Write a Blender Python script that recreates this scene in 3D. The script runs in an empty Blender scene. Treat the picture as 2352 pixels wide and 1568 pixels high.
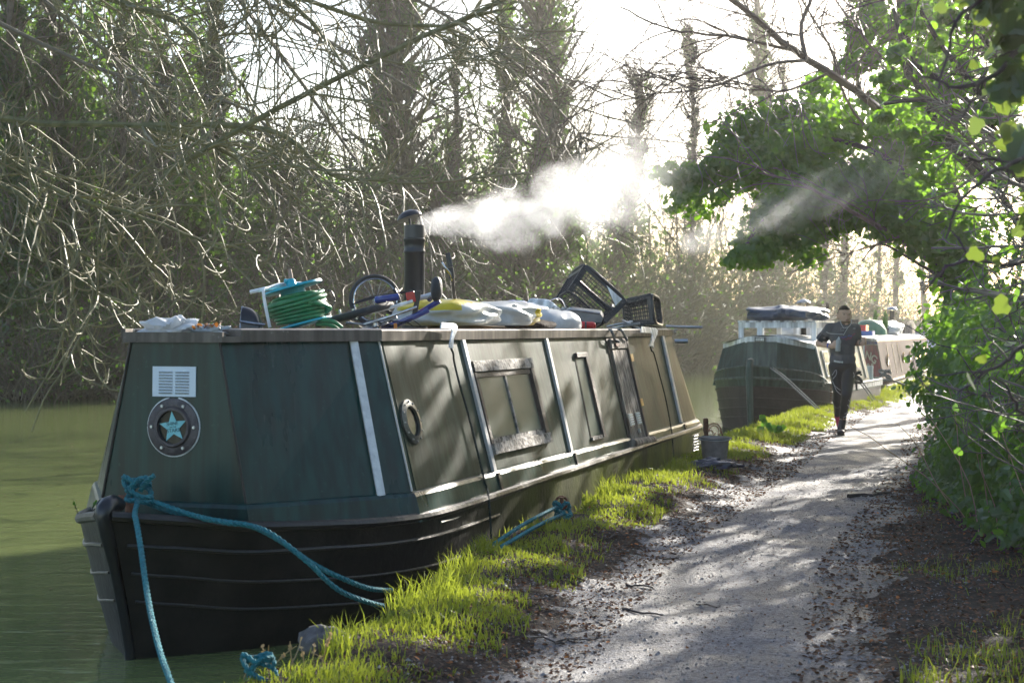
import bpy, math, random
import numpy as np
from mathutils import Vector, Matrix
R=math.radians
rng=np.random.default_rng(7); random.seed(7)
scene=bpy.context.scene
# ---------------------------------------------------------------- camera, sky, sun, exposure
CAMZ=1.536; FPX=3665.0; CX=1176.0; HY=755.0
cam=bpy.data.objects.new("camera",bpy.data.cameras.new("camera")); scene.collection.objects.link(cam)
cam.location=(0,0,CAMZ); cam.rotation_euler=(R(90)-math.atan((784-HY)/FPX),0,0)
cam.data.sensor_width=36; cam.data.lens=36*FPX/2352; cam.data.clip_start=.05; cam.data.clip_end=2000
cam.data.dof.use_dof=True; cam.data.dof.focus_distance=10.5; cam.data.dof.aperture_fstop=6.3
scene.camera=cam
SUN_AZ,SUN_EL=R(30),R(21)
world=bpy.data.worlds.new("World"); scene.world=world; world.use_nodes=True
wn=world.node_tree.nodes; wl=world.node_tree.links
bg=wn["Background"]; sky=wn.new("ShaderNodeTexSky"); sky.sky_type='NISHITA'; sky.sun_disc=False
sky.sun_elevation=SUN_EL; sky.sun_rotation=SUN_AZ; sky.dust_density=1.5; sky.air_density=1.0
wl.new(sky.outputs[0],bg.inputs[0]); bg.inputs[1].default_value=0.10
sl=bpy.data.lights.new("sun","SUN"); sl.energy=5.0; sl.angle=R(0.5); sl.color=(1.0,.93,.82)
so=bpy.data.objects.new("sun",sl); scene.collection.objects.link(so)
SD=Vector((math.sin(SUN_AZ)*math.cos(SUN_EL),math.cos(SUN_AZ)*math.cos(SUN_EL),math.sin(SUN_EL)))
so.rotation_euler=SD.to_track_quat('Z','Y').to_euler(); so.location=SD*60
scene.view_settings.view_transform='Standard'; scene.view_settings.look='None'
scene.view_settings.exposure=1.65; scene.view_settings.gamma=1
scene.cycles.max_bounces=6; scene.cycles.diffuse_bounces=3; scene.cycles.glossy_bounces=3
scene.cycles.transmission_bounces=4; scene.cycles.transparent_max_bounces=8; scene.cycles.volume_bounces=2
scene.cycles.use_denoising=True; scene.cycles.volume_step_rate=3.0; scene.cycles.volume_max_steps=128
# ---------------------------------------------------------------- helpers
COL=scene.collection
def link(o,parent=None):
    COL.objects.link(o)
    if parent is not None: o.parent=parent
    return o
def tag(o,label=None,cat=None,group=None,kind=None):
    if label: o["label"]=label
    if cat: o["category"]=cat
    if group: o["group"]=group
    if kind: o["kind"]=kind
    return o
def empty(name,loc=(0,0,0),rz=0.0,**k):
    o=bpy.data.objects.new(name,None); o.empty_display_size=.1; link(o); o.location=loc; o.rotation_euler=(0,0,rz); return tag(o,**k)
def np_mesh(name,V,Fs,mat,parent=None,smooth=False,mi=None):
    """V (n,3); Fs list of (m,k) int arrays with the same or different k"""
    me=bpy.data.meshes.new(name); V=np.asarray(V,dtype=np.float32).reshape(-1,3)
    Fs=[np.asarray(f,dtype=np.int32) for f in Fs if len(f)]
    me.vertices.add(len(V)); me.vertices.foreach_set("co",V.ravel())
    loops=np.concatenate([f.ravel() for f in Fs]); tot=np.concatenate([np.full(len(f),f.shape[1],np.int32) for f in Fs])
    st=np.concatenate([[0],np.cumsum(tot)[:-1]]).astype(np.int32)
    me.loops.add(len(loops)); me.loops.foreach_set("vertex_index",loops)
    me.polygons.add(len(tot)); me.polygons.foreach_set("loop_start",st); me.polygons.foreach_set("loop_total",tot)
    me.polygons.foreach_set("use_smooth",np.full(len(tot),bool(smooth)))
    mats=mat if isinstance(mat,(list,tuple)) else [mat]
    for m in mats: me.materials.append(m)
    if mi is not None: me.polygons.foreach_set("material_index",np.asarray(mi,np.int32))
    me.update(calc_edges=True)
    o=bpy.data.objects.new(name,me); return link(o,parent)
class MB:
    def __init__(s): s.v=[]; s.f={}; s.n=0
    def add(s,V,Fs):
        V=np.asarray(V,float).reshape(-1,3); s.v.append(V)
        for f in Fs:
            f=np.asarray(f,int)
            if len(f): s.f.setdefault(f.shape[1],[]).append(f+s.n)
        s.n+=len(V); return s
    def poly(s,pts): return s.add(pts,[np.arange(len(pts))[None]])
    def prism(s,pts,vec):
        P=np.asarray(pts,float); n=len(P); V=np.vstack([P,P+np.asarray(vec,float)])
        i=np.arange(n); j=(i+1)%n
        return s.add(V,[i[::-1][None],(i+n)[None],np.stack([i,j,j+n,i+n],1)])
    def box(s,c,size,M=None,taper=1.0,bev=0):
        x,y,z=[a/2 for a in size]; t=taper
        V=np.array([(-x,-y,-z),(x,-y,-z),(x,y,-z),(-x,y,-z),(-x*t,-y*t,z),(x*t,-y*t,z),(x*t,y*t,z),(-x*t,y*t,z)])
        if M is not None: V=V@np.array(M).T
        return s.add(V+np.asarray(c,float),[[(0,3,2,1),(4,5,6,7),(0,1,5,4),(1,2,6,5),(2,3,7,6),(3,0,4,7)]])
    def hexa(s,b,t):
        """b,t: 4 points each"""
        return s.add(np.vstack([b,t]),[[(0,3,2,1),(4,5,6,7),(0,1,5,4),(1,2,6,5),(2,3,7,6),(3,0,4,7)]])
    def beam(s,a,b,w,h,up=(0,0,1)):
        a=np.asarray(a,float); b=np.asarray(b,float); d=b-a; L=np.linalg.norm(d); d/=L
        sd=np.cross(d,up); sd/=np.linalg.norm(sd)+1e-9; u2=np.cross(sd,d)
        q=[sd*w/2*i+u2*h/2*j for i,j in((-1,-1),(1,-1),(1,1),(-1,1))]
        return s.hexa([a+k for k in q],[b+k for k in q])
    def tube(s,pts,r,n=8,closed=False,cap=True):
        P=np.asarray(pts,float); m=len(P); r=np.broadcast_to(np.asarray(r,float),(m,))
        if closed: T=np.roll(P,-1,0)-np.roll(P,1,0)
        else: T=np.gradient(P,axis=0)
        T/=np.linalg.norm(T,axis=1,keepdims=True)+1e-12
        ref=np.array([0,0,1.]) if abs(T[:,2]).mean()<.8 else np.array([1.,0,0])
        A=np.cross(T,ref); A/=np.linalg.norm(A,axis=1,keepdims=True)+1e-12; B=np.cross(T,A)
        a=np.arange(n)*2*np.pi/n
        V=P[:,None]+r[:,None,None]*(np.cos(a)[None,:,None]*A[:,None]+np.sin(a)[None,:,None]*B[:,None])
        i=np.arange(m if closed else m-1)[:,None]; k=np.arange(n)[None]; i2=(i+1)%m; k2=(k+1)%n
        F=np.stack([i*n+k,i*n+k2,i2*n+k2,i2*n+k],-1).reshape(-1,4)
        fs=[F]
        if cap and not closed: fs+=[np.arange(n)[::-1][None],(np.arange(n)+(m-1)*n)[None]]
        return s.add(V.reshape(-1,3),fs)
    def lathe(s,prof,c,n=24,M=None,cap=True):
        prof=np.asarray(prof,float); m=len(prof); a=np.arange(n)*2*np.pi/n
        V=np.stack([prof[:,0:1]*np.cos(a),prof[:,0:1]*np.sin(a),np.repeat(prof[:,1:2],n,1)],-1).reshape(-1,3)
        if M is not None: V=V@np.array(M).T
        i=np.arange(m-1)[:,None]; k=np.arange(n)[None]; k2=(k+1)%n
        F=np.stack([i*n+k,i*n+k2,(i+1)*n+k2,(i+1)*n+k],-1).reshape(-1,4); fs=[F]
        if cap: fs+=[np.arange(n)[::-1][None],(np.arange(n)+(m-1)*n)[None]]
        return s.add(V+np.asarray(c,float),fs)
    def sphere(s,c,r,n=12,M=None):
        r=np.broadcast_to(np.asarray(r,float),(3,)); t=np.linspace(0.02,np.pi-.02,n); a=np.arange(2*n)*np.pi/n
        V=np.stack([np.outer(np.sin(t),np.cos(a))*r[0],np.outer(np.sin(t),np.sin(a))*r[1],np.repeat(-np.cos(t)[:,None],2*n,1)*r[2]],-1).reshape(-1,3)
        if M is not None: V=V@np.array(M).T
        i=np.arange(n-1)[:,None]; k=np.arange(2*n)[None]; k2=(k+1)%(2*n)
        F=np.stack([i*2*n+k,i*2*n+k2,(i+1)*2*n+k2,(i+1)*2*n+k],-1).reshape(-1,4)
        return s.add(V+np.asarray(c,float),[F,np.arange(2*n)[::-1][None],(np.arange(2*n)+(n-1)*2*n)[None]])
    def grid(s,G):
        G=np.asarray(G,float); a,b=G.shape[:2]; i=np.arange(a-1)[:,None]; k=np.arange(b-1)[None]
        F=np.stack([i*b+k,(i+1)*b+k,(i+1)*b+k+1,i*b+k+1],-1).reshape(-1,4)
        return s.add(G.reshape(-1,3),[F])
    def arrays(s): return np.vstack(s.v),[np.vstack(f) for f in s.f.values()]
    def build(s,name,mat,parent=None,smooth=False,bevel=0,origin=None,label=None):
        V,F=s.arrays()
        if origin is not None: V=V-np.asarray(origin,float)
        o=np_mesh(name,V,F,mat,parent,smooth)
        if origin is not None: o.location=origin
        if bevel:
            b=o.modifiers.new("bevel","BEVEL"); b.width=bevel; b.segments=2; b.limit_method='ANGLE'; b.angle_limit=R(35)
        if smooth and bevel==0:
            try: o.data.set_sharp_from_angle(angle=R(42))
            except Exception: pass
        if label: o["label"]=label
        return o
def rotz(a): c,s=math.cos(a),math.sin(a); return np.array([[c,-s,0],[s,c,0],[0,0,1]])
def rotx(a): c,s=math.cos(a),math.sin(a); return np.array([[1,0,0],[0,c,-s],[0,s,c]])
def roty(a): c,s=math.cos(a),math.sin(a); return np.array([[c,0,s],[0,1,0],[-s,0,c]])
# ---------------------------------------------------------------- materials
def mat(name,c1,c2=None,rough=.6,scale=8,metal=0,bump=0,bscale=None,trans=0,tcol=None,spec=.5,stretch=None,detail=5,rvar=0,island=False,c3=None,contrast=1.0,coat=0,sheen=0):
    m=bpy.data.materials.new(name); m.use_nodes=True; nt=m.node_tree; N=nt.nodes; L=nt.links
    b=N["Principled BSDF"]; b.inputs["Roughness"].default_value=rough; b.inputs["Metallic"].default_value=metal
    b.inputs["Specular IOR Level"].default_value=spec; b.inputs["Base Color"].default_value=(*c1,1)
    if coat: b.inputs["Coat Weight"].default_value=coat; b.inputs["Coat Roughness"].default_value=.15
    tc=N.new("ShaderNodeTexCoord"); mp=N.new("ShaderNodeMapping"); L.new(tc.outputs["Object"],mp.inputs[0])
    if stretch: mp.inputs["Scale"].default_value=stretch
    colout=None
    if c2 is not None:
        r=N.new("ShaderNodeValToRGB"); h=.5/contrast*.6
        r.color_ramp.elements[0].position=.5-h*.5; r.color_ramp.elements[1].position=.5+h*.5
        r.color_ramp.elements[0].color=(*c1,1); r.color_ramp.elements[1].color=(*c2,1)
        if island:
            g=N.new("ShaderNodeNewGeometry"); r.color_ramp.elements[0].position=0; r.color_ramp.elements[1].position=1
            if c3 is not None: e=r.color_ramp.elements.new(.93); e.color=(*c2,1); r.color_ramp.elements[-1].color=(*c3,1)
            L.new(g.outputs["Random Per Island"],r.inputs[0])
        else:
            n=N.new("ShaderNodeTexNoise"); n.inputs["Scale"].default_value=scale; n.inputs["Detail"].default_value=detail; n.inputs["Roughness"].default_value=.62
            L.new(mp.outputs[0],n.inputs[0]); L.new(n.outputs[0],r.inputs[0])
            if rvar:
                mr=N.new("ShaderNodeMapRange"); mr.inputs[3].default_value=rough-rvar; mr.inputs[4].default_value=rough+rvar
                L.new(n.outputs[0],mr.inputs[0]); L.new(mr.outputs[0],b.inputs["Roughness"])
        L.new(r.outputs[0],b.inputs["Base Color"]); colout=r.outputs[0]
    if bump:
        n2=N.new("ShaderNodeTexNoise"); n2.inputs["Scale"].default_value=bscale or scale*4; n2.inputs["Detail"].default_value=6
        bp=N.new("ShaderNodeBump"); bp.inputs["Strength"].default_value=bump; bp.inputs["Distance"].default_value=.02
        L.new(mp.outputs[0],n2.inputs[0]); L.new(n2.outputs[0],bp.inputs["Height"]); L.new(bp.outputs[0],b.inputs["Normal"])
    if trans:
        t=N.new("ShaderNodeBsdfTranslucent"); mx=N.new("ShaderNodeMixShader"); mx.inputs[0].default_value=trans
        tc2=tcol or c1; t.inputs[0].default_value=(*tc2,1)
        L.new(b.outputs[0],mx.inputs[1]); L.new(t.outputs[0],mx.inputs[2]); L.new(mx.outputs[0],N["Material Output"].inputs[0])
    return m
def painted(name,c1,c2,fleck,rough=.42,scale=3,streak=True):
    """weathered boat paint: mottled colour, vertical run marks and small pale flecks"""
    m=mat(name,c1,c2,rough=rough,scale=scale,rvar=.1,bump=.08,bscale=30,stretch=(1,1,.25) if streak else None)
    m.node_tree.nodes['Principled BSDF'].inputs['Specular IOR Level'].default_value=.35
    N=m.node_tree.nodes; L=m.node_tree.links; b=N["Principled BSDF"]; ramp=[n for n in N if n.type=='VALTORGB'][0]
    tc=[n for n in N if n.type=='TEX_COORD'][0]
    v=N.new("ShaderNodeTexNoise"); v.inputs["Scale"].default_value=38; v.inputs["Detail"].default_value=3; L.new(tc.outputs["Object"],v.inputs[0])
    rr=N.new("ShaderNodeMapRange"); rr.inputs[1].default_value=.66; rr.inputs[2].default_value=.74; rr.inputs[4].default_value=.55; L.new(v.outputs[0],rr.inputs[0])
    mx=N.new("ShaderNodeMix"); mx.data_type='RGBA'; mx.inputs["B"].default_value=(*fleck,1)
    w=N.new("ShaderNodeTexNoise"); w.inputs["Scale"].default_value=16; w.inputs["Detail"].default_value=4; mw=N.new("ShaderNodeMapping"); mw.inputs["Scale"].default_value=(1,1,.07); L.new(tc.outputs["Object"],mw.inputs[0]); L.new(mw.outputs[0],w.inputs[0])
    wr=N.new("ShaderNodeMapRange"); wr.inputs[1].default_value=.38; wr.inputs[2].default_value=.66; wr.inputs[3].default_value=.62; wr.inputs[4].default_value=1.45; L.new(w.outputs[0],wr.inputs[0])
    vs=N.new("ShaderNodeVectorMath"); vs.operation='SCALE'; L.new(ramp.outputs[0],vs.inputs[0]); L.new(wr.outputs[0],vs.inputs["Scale"])
    L.new(rr.outputs[0],mx.inputs["Factor"]); L.new(vs.outputs[0],mx.inputs["A"]); L.new(mx.outputs["Result"],b.inputs["Base Color"])
    return m
MT={}
MT['green']=painted('green_paint',(.002,.024,.023),(.004,.036,.033),(.02,.07,.06),rough=.3)
MT['grey_green']=painted('grey_green_paint',(.026,.042,.034),(.045,.060,.048),(.12,.13,.10))
MT['black_hull']=mat('bitumen_black',(.006,.006,.007),(.022,.019,.018),rough=.4,scale=5,bump=.25,bscale=25,rvar=.12,stretch=(1,1,.5))
MT['band']=painted('brown_grey_paint',(.085,.070,.062),(.13,.11,.095),(.3,.28,.25),rough=.45)
MT['white']=painted('white_paint',(.62,.64,.66),(.78,.78,.77),(.35,.33,.3),rough=.4,scale=6)
MT['oldwood']=mat('weathered_wood',(.07,.045,.03),(.30,.26,.22),rough=.75,scale=6,bump=.5,bscale=30,stretch=(4,4,.35),contrast=1.6)
MT['frame_wood']=mat('peeling_frame',(.04,.035,.03),(.34,.31,.28),rough=.7,scale=14,bump=.5,bscale=40,contrast=2.2)
MT['darkwood']=mat('dark_wood',(.05,.035,.028),(.10,.075,.06),rough=.6,scale=10,bump=.3)
MT['bronze']=mat('dark_bronze',(.045,.038,.045),(.11,.095,.10),rough=.5,scale=14,metal=.3,bump=.3)
MT['steel']=mat('dull_steel',(.32,.33,.35),(.5,.5,.5),rough=.4,metal=.8,scale=12)
MT['blackplastic']=mat('black_plastic',(.010,.013,.020),(.02,.024,.034),rough=.33,scale=9)
MT['blackpaint']=mat('black_enamel',(.008,.009,.012),(.016,.017,.022),rough=.28,scale=5,bump=.06,bscale=30)
MT['teal']=mat('teal_plastic',(.0,.30,.40),(.02,.40,.50),rough=.35,scale=5)
MT['hose']=mat('green_hose',(.008,.13,.045),(.02,.22,.08),rough=.38,scale=30)
MT['rope']=mat('teal_rope',(.008,.115,.155),(.025,.22,.26),rough=.8,scale=60,bump=.9,bscale=90)
MT['rope_dark']=mat('dark_rope',(.012,.022,.022),(.03,.05,.05),rough=.9,scale=60,bump=.9,bscale=90)
MT['rope_grey']=mat('grey_rope',(.09,.11,.12),(.22,.24,.25),rough=.9,scale=60,bump=.9,bscale=90)
MT['blue']=mat('blue_enamel',(.008,.02,.16),(.02,.04,.24),rough=.25,scale=10,coat=.5)
MT['chrome']=mat('chrome',(.55,.55,.56),(.4,.38,.36),rough=.22,metal=1,scale=20)
MT['rubber']=mat('tyre_rubber',(.018,.02,.024),(.03,.032,.036),rough=.6,scale=30,bump=.3)
MT['redplastic']=mat('red_plastic',(.55,.012,.015),(.4,.01,.01),rough=.25,scale=8)
MT['rust']=mat('rusty_iron',(.07,.028,.016),(.20,.085,.045),rough=.8,scale=25,bump=.5)
def glass(name,col=(.06,.075,.075),rough=.12):
    m=mat(name,col,tuple(c*1.7 for c in col),rough=rough,scale=3,rvar=.05,spec=.4); return m
MT['glass']=glass('dusty_window_glass',(.035,.05,.048),.3); MT['darkglass']=glass('dark_glass',(.008,.012,.013),.08)
def plastic_film(name,c1,c2,trans=.35,rough=.3):
    return mat(name,c1,c2,rough=rough,scale=7,bump=.7,bscale=9,trans=trans,tcol=c2)
MT['film']=plastic_film('clear_plastic_film',(.42,.44,.46),(.7,.72,.72)); MT['filmwhite']=plastic_film('white_plastic_sheet',(.5,.54,.58),(.74,.76,.78))
MT['yellowfilm']=plastic_film('yellow_print_sack',(.55,.42,.01),(.72,.58,.02),.25)
# ---------------------------------------------------------------- boat frame (origin at the waterline under the cabin front, +Y aft)
BM=np.array([-1.654,7.785]); BU=np.array([.319,.948]); BU/=np.linalg.norm(BU); BV=np.array([BU[1],-BU[0]]); BROT=-math.atan2(BU[0],BU[1])
def bw(p,s,z): q=BM+BV*p+BU*s; return np.array([q[0],q[1],z])
def ray(x,y): return np.array([(x-CX)/FPX,1.0,-(y-HY)/FPX])
def at_p(x,y,p):
    """world point seen at photo position x,y on the boat's lengthwise plane p"""
    r=ray(x,y); o=-BM@BV; return np.array([0,0,CAMZ])+r*((p-o)/(r[:2]@BV))
def at_d(x,y,d): return np.array([0,0,CAMZ])+ray(x,y)*d
def at_z(x,y,z): r=ray(x,y); return np.array([0,0,CAMZ])+r*((z-CAMZ)/r[2])
# ================================================================ SETTING
BANK=np.array([(-1.9,-6),(-1.6,2.0),(-1.22,4.0),(-1.05,5.2),(-.74,6.1),(-.50,7.3),(-.20,8.6),(.44,10.6),(1.13,12.8),(1.72,14.9),(2.55,18.2),(4.25,24),(5.7,27.2),(7.7,32.7),(11.6,43.5),(20.5,68),(42,130),(90,260)])
FAR=np.array([(-40,-30),(-24,5),(-15.5,24),(-11.2,34),(-2,51),(8,70),(22,98),(60,190),(100,280)])
def bx(y): return np.interp(y,BANK[:,1],BANK[:,0])
def fx(y): return np.interp(y,FAR[:,1],FAR[:,0])
def sm(a,b,x): t=np.clip((x-a)/(b-a),0,1); return t*t*(3-2*t)
def nz(x,y,f,seed=0.0):
    return (np.sin(x*f+seed+1.7*np.sin(y*f*.7+seed))*np.cos(y*f*1.13-seed*1.3+1.1*np.sin(x*f*.9)))
def gh(x,y):
    x=np.asarray(x,float); y=np.asarray(y,float)
    e=x-bx(y)-.07*nz(x*0+3,y,5.,1.)-.03*nz(x*0+1,y,13.,2.)
    top=.30+.10*sm(5,13,y)-.09*sm(15.5,21,y)
    lip=top+.035*np.exp(-((e-.25)/.3)**2)
    near=lip*sm(-.10,.10,e)-1.0*(1-sm(-.55,.02,e))
    near=near-.085*sm(.35,1.0,e)*sm(3,8,y)*(1-sm(30,40,y)) +.22*sm(2.6,4.5,e)+.6*sm(4.,9,e)+.012*nz(x,y,3.1,.3)+.006*nz(x,y,9.,.8)+.004*nz(x,y,23.,.5)
    d=fx(y)-x
    far=-1.0+1.25*sm(-.3,.35,d)+.9*sm(.5,6,d)+2.5*sm(4,40,d)+.07*nz(x,y,1.3,2)*sm(0,1,d)
    return np.where(e>-.6,near,np.where(d>-.6,far,-1.0))
def graded(a,b,c,dn,df):
    out=[0.0]; x=0.0
    while x<c-a: x+=dn*(1+max(0,x-b)*df); out.append(x)
    return np.array(out)+a
xs=np.unique(np.concatenate([-graded(1.9,6,110,.055,.16)[::-1]*1.0,np.arange(-1.9,3.0,.05),graded(3.0,6,120,.06,.16)]))
ys=graded(-8,22,300,.085,.12)
X,Y=np.meshgrid(xs,ys,indexing='ij')
# shear the grid so that columns follow the bank
XX=X+np.interp(Y,BANK[:,1],BANK[:,0])*np.clip(1-(np.abs(X)-3)/60,0.25,1)
G=np.stack([XX,Y,gh(XX,Y)],-1)
MT['earth']=mat('wet_earth',(.018,.013,.011),(.062,.046,.038),spec=.12,rough=.85,scale=7,bump=1.0,bscale=38,rvar=.1,detail=8)
g=MB(); g.grid(G); ground=g.build('ground',MT['earth'],smooth=True); tag(ground,'dark wet earth of the canal bank and woodland floor',kind='structure')
# ---- towpath
ty=graded(1.0,14,66,.05,.06); tt=np.linspace(0,1,26)
def tp_edges(y):
    l=bx(y)+.62+.10*nz(y*0,y,1.7,.5)+.06*nz(y*0+2,y,5.3,1)+.10*np.exp(-((y-5)/1.6)**2)+.05*sm(9,14,y)+.045*nz(y*0+4,y,13.,.3)+.03*nz(y*0+7,y,29.,1.3)
    r=l+1.55+.10*nz(y*0+5,y,1.9,2)+.05*nz(y*0+2,y,6.3,1.4)+.05*nz(y*0+3,y,12.,.6)+.03*nz(y*0+6,y,31.,2.3)
    return l,r
tl,tr=tp_edges(ty); TX=tl[:,None]+(tr-tl)[:,None]*tt[None]; TY=np.repeat(ty[:,None],26,1)
ed=np.minimum(tt,1-tt); TZ=gh(TX,TY)+.010*np.clip(ed/.12,0,1)[None]-.004
g=MB(); g.grid(np.stack([TX,TY,TZ],-1)[::-1])
def path_mat():
    m=bpy.data.materials.new('wet_gravel'); m.use_nodes=True; N=m.node_tree.nodes; L=m.node_tree.links; b=N["Principled BSDF"]
    tc=N.new("ShaderNodeTexCoord")
    n1=N.new("ShaderNodeTexNoise"); n1.inputs["Scale"].default_value=42; n1.inputs["Detail"].default_value=6; n1.inputs["Roughness"].default_value=.7
    n2=N.new("ShaderNodeTexNoise"); n2.inputs["Scale"].default_value=2.2; n2.inputs["Detail"].default_value=6
    for n in(n1,n2): L.new(tc.outputs["Object"],n.inputs[0])
    r1=N.new("ShaderNodeValToRGB"); r1.color_ramp.elements[0].position=.38; r1.color_ramp.elements[1].position=.66
    r1.color_ramp.elements[0].color=(.022,.023,.030,1); r1.color_ramp.elements[1].color=(.19,.195,.232,1); L.new(n1.outputs[0],r1.inputs[0])
    r2=N.new("ShaderNodeValToRGB"); r2.color_ramp.elements[0].position=.35; r2.color_ramp.elements[1].position=.6
    r2.color_ramp.elements[0].color=(.35,.33,.33,1); r2.color_ramp.elements[1].color=(1,1,1,1); L.new(n2.outputs[0],r2.inputs[0])
    mx=N.new("ShaderNodeMix"); mx.data_type='RGBA'; mx.blend_type='MULTIPLY'; mx.inputs["Factor"].default_value=1
    L.new(r1.outputs[0],mx.inputs["A"]); L.new(r2.outputs[0],mx.inputs["B"]); L.new(mx.outputs["Result"],b.inputs["Base Color"])
    mr=N.new("ShaderNodeMapRange"); mr.inputs[1].default_value=.35; mr.inputs[2].default_value=.65; mr.inputs[3].default_value=.42; mr.inputs[4].default_value=.72
    L.new(n2.outputs[0],mr.inputs[0]); L.new(mr.outputs[0],b.inputs["Roughness"])
    bp=N.new("ShaderNodeBump"); bp.inputs["Strength"].default_value=1; bp.inputs["Distance"].default_value=.018
    n3=N.new("ShaderNodeTexNoise"); n3.inputs["Scale"].default_value=45; n3.inputs["Detail"].default_value=8; n3.inputs["Roughness"].default_value=.7
    L.new(tc.outputs["Object"],n3.inputs[0]); L.new(n3.outputs[0],bp.inputs["Height"]); L.new(bp.outputs[0],b.inputs["Normal"])
    return m
tp=g.build('towpath',path_mat(),smooth=True); tag(tp,'wet grey gravel towpath running between the boats and the ivy hedge',kind='structure')
# ---- canal water
def water_mat():
    m=bpy.data.materials.new('canal_water'); m.use_nodes=True; N=m.node_tree.nodes; L=m.node_tree.links; b=N["Principled BSDF"]
    b.inputs["Base Color"].default_value=(.135,.165,.062,1); b.inputs["Roughness"].default_value=.035; b.inputs["IOR"].default_value=1.33
    tc=N.new("ShaderNodeTexCoord"); mp=N.new("ShaderNodeMapping"); mp.inputs["Rotation"].default_value=(0,0,R(12)); mp.inputs["Scale"].default_value=(.55,1.6,1)
    n=N.new("ShaderNodeTexNoise"); n.inputs["Scale"].default_value=3.6; n.inputs["Detail"].default_value=4; n.inputs["Distortion"].default_value=.4
    bp=N.new("ShaderNodeBump"); bp.inputs["Strength"].default_value=.45; bp.inputs["Distance"].default_value=.03
    L.new(tc.outputs["Object"],mp.inputs[0]); L.new(mp.outputs[0],n.inputs[0]); L.new(n.outputs[0],bp.inputs["Height"]); L.new(bp.outputs[0],b.inputs["Normal"])
    return m
wy=np.linspace(-25,290,120); W=np.stack([np.stack([fx(wy)-1.2,wy,wy*0],-1),np.stack([bx(np.maximum(wy,-6))+.15,wy,wy*0],-1)],0)
g=MB(); g.grid(W); wo=g.build('canal_water',water_mat()); tag(wo,'murky olive green canal water with soft ripples',kind='structure')
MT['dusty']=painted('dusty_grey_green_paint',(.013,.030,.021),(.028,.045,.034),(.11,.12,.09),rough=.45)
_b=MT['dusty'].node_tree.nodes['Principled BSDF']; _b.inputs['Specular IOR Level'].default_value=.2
# ================================================================ NARROWBOAT (nearest)
GW=np.array([(-.60,.035,.69),(-.50,.14,.672),(-.38,.28,.652),(-.166,.50,.612),(.2,.76,.588),(.5,.90,.572),(.85,.99,.565),(1.3,1.02,.568),(1.9,1.02,.572),(3,1.02,.585),(4.2,1.02,.598),(5.5,1.02,.612),(6.8,1.02,.625),(7.6,1.0,.632),(8.05,.88,.636),(8.35,.62,.64),(8.5,.30,.642),(8.55,.0,.642)])
WL=np.array([(-.375,.02),(-.33,.08),(-.24,.18),(-.05,.38),(.25,.62),(.55,.80),(.95,.95),(1.35,1.01),(1.9,1.02),(3,1.02),(4.2,1.02),(5.5,1.02),(6.8,1.02),(7.5,.98),(7.9,.84),(8.15,.58),(8.25,.28),(8.3,.0)])
boat=empty('narrowboat',(BM[0],BM[1],0),BROT,label='nearest dark green narrowboat with cluttered roof and smoking chimney',cat='boat',group='narrowboats moored along the towpath')
def resamp(A,k=5):
    n=len(A); t=np.linspace(0,n-1,(n-1)*k+1); i=np.clip(t.astype(int),0,n-2); f=t-i
    im=np.clip(i-1,0,n-1); i2=np.clip(i+2,0,n-1); i1=i+1
    f=f[:,None]; P0,P1,P2,P3=A[im],A[i],A[i1],A[i2]
    return .5*((2*P1)+(-P0+P2)*f+(2*P0-5*P1+4*P2-P3)*f*f+(-P0+3*P1-3*P2+P3)*f**3)
gw=resamp(GW); wl=resamp(WL); gw[:,1]=np.maximum(gw[:,1],0); wl[:,1]=np.maximum(wl[:,1],0)
def hull_pt(q,t):
    """q index along, t 0 water .. 1 gunwale"""
    g_,w_=gw[q],wl[q]; z=g_[2]*t; bow=np.clip((1.5-g_[0])/2,0,1)
    k=t+.13*np.sin(t*np.pi)*bow
    s=w_[0]+(g_[0]-w_[0])*(t**1.15 if t>0 else t); p=w_[1]+(g_[1]-w_[1])*k
    return (s,p,z)
def hull_grid(sgn):
    ts=[-.5,0,.15,.3,.45,.6,.72,.82,.9,.96,1.0]; rows=[]
    for q in range(len(gw)): 
        row=[]
        for t in ts:
            s,p,z=hull_pt(q,t); row.append((sgn*max(p,.015),s,z))
        rows.append(row)
    G=np.array(rows)
    if sgn<0: G[...,0]*=(.84+.16*sm(.2,1.3,G[...,1]))
    return G if sgn<0 else G[:,::-1]
h=MB(); h.grid(hull_grid(1)); h.grid(hull_grid(-1))
hullm=mat('black_bitumen_hull',(.006,.006,.007),(.02,.018,.017),spec=.22,rough=.48,scale=5,bump=.25,bscale=25,rvar=.12)
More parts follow.
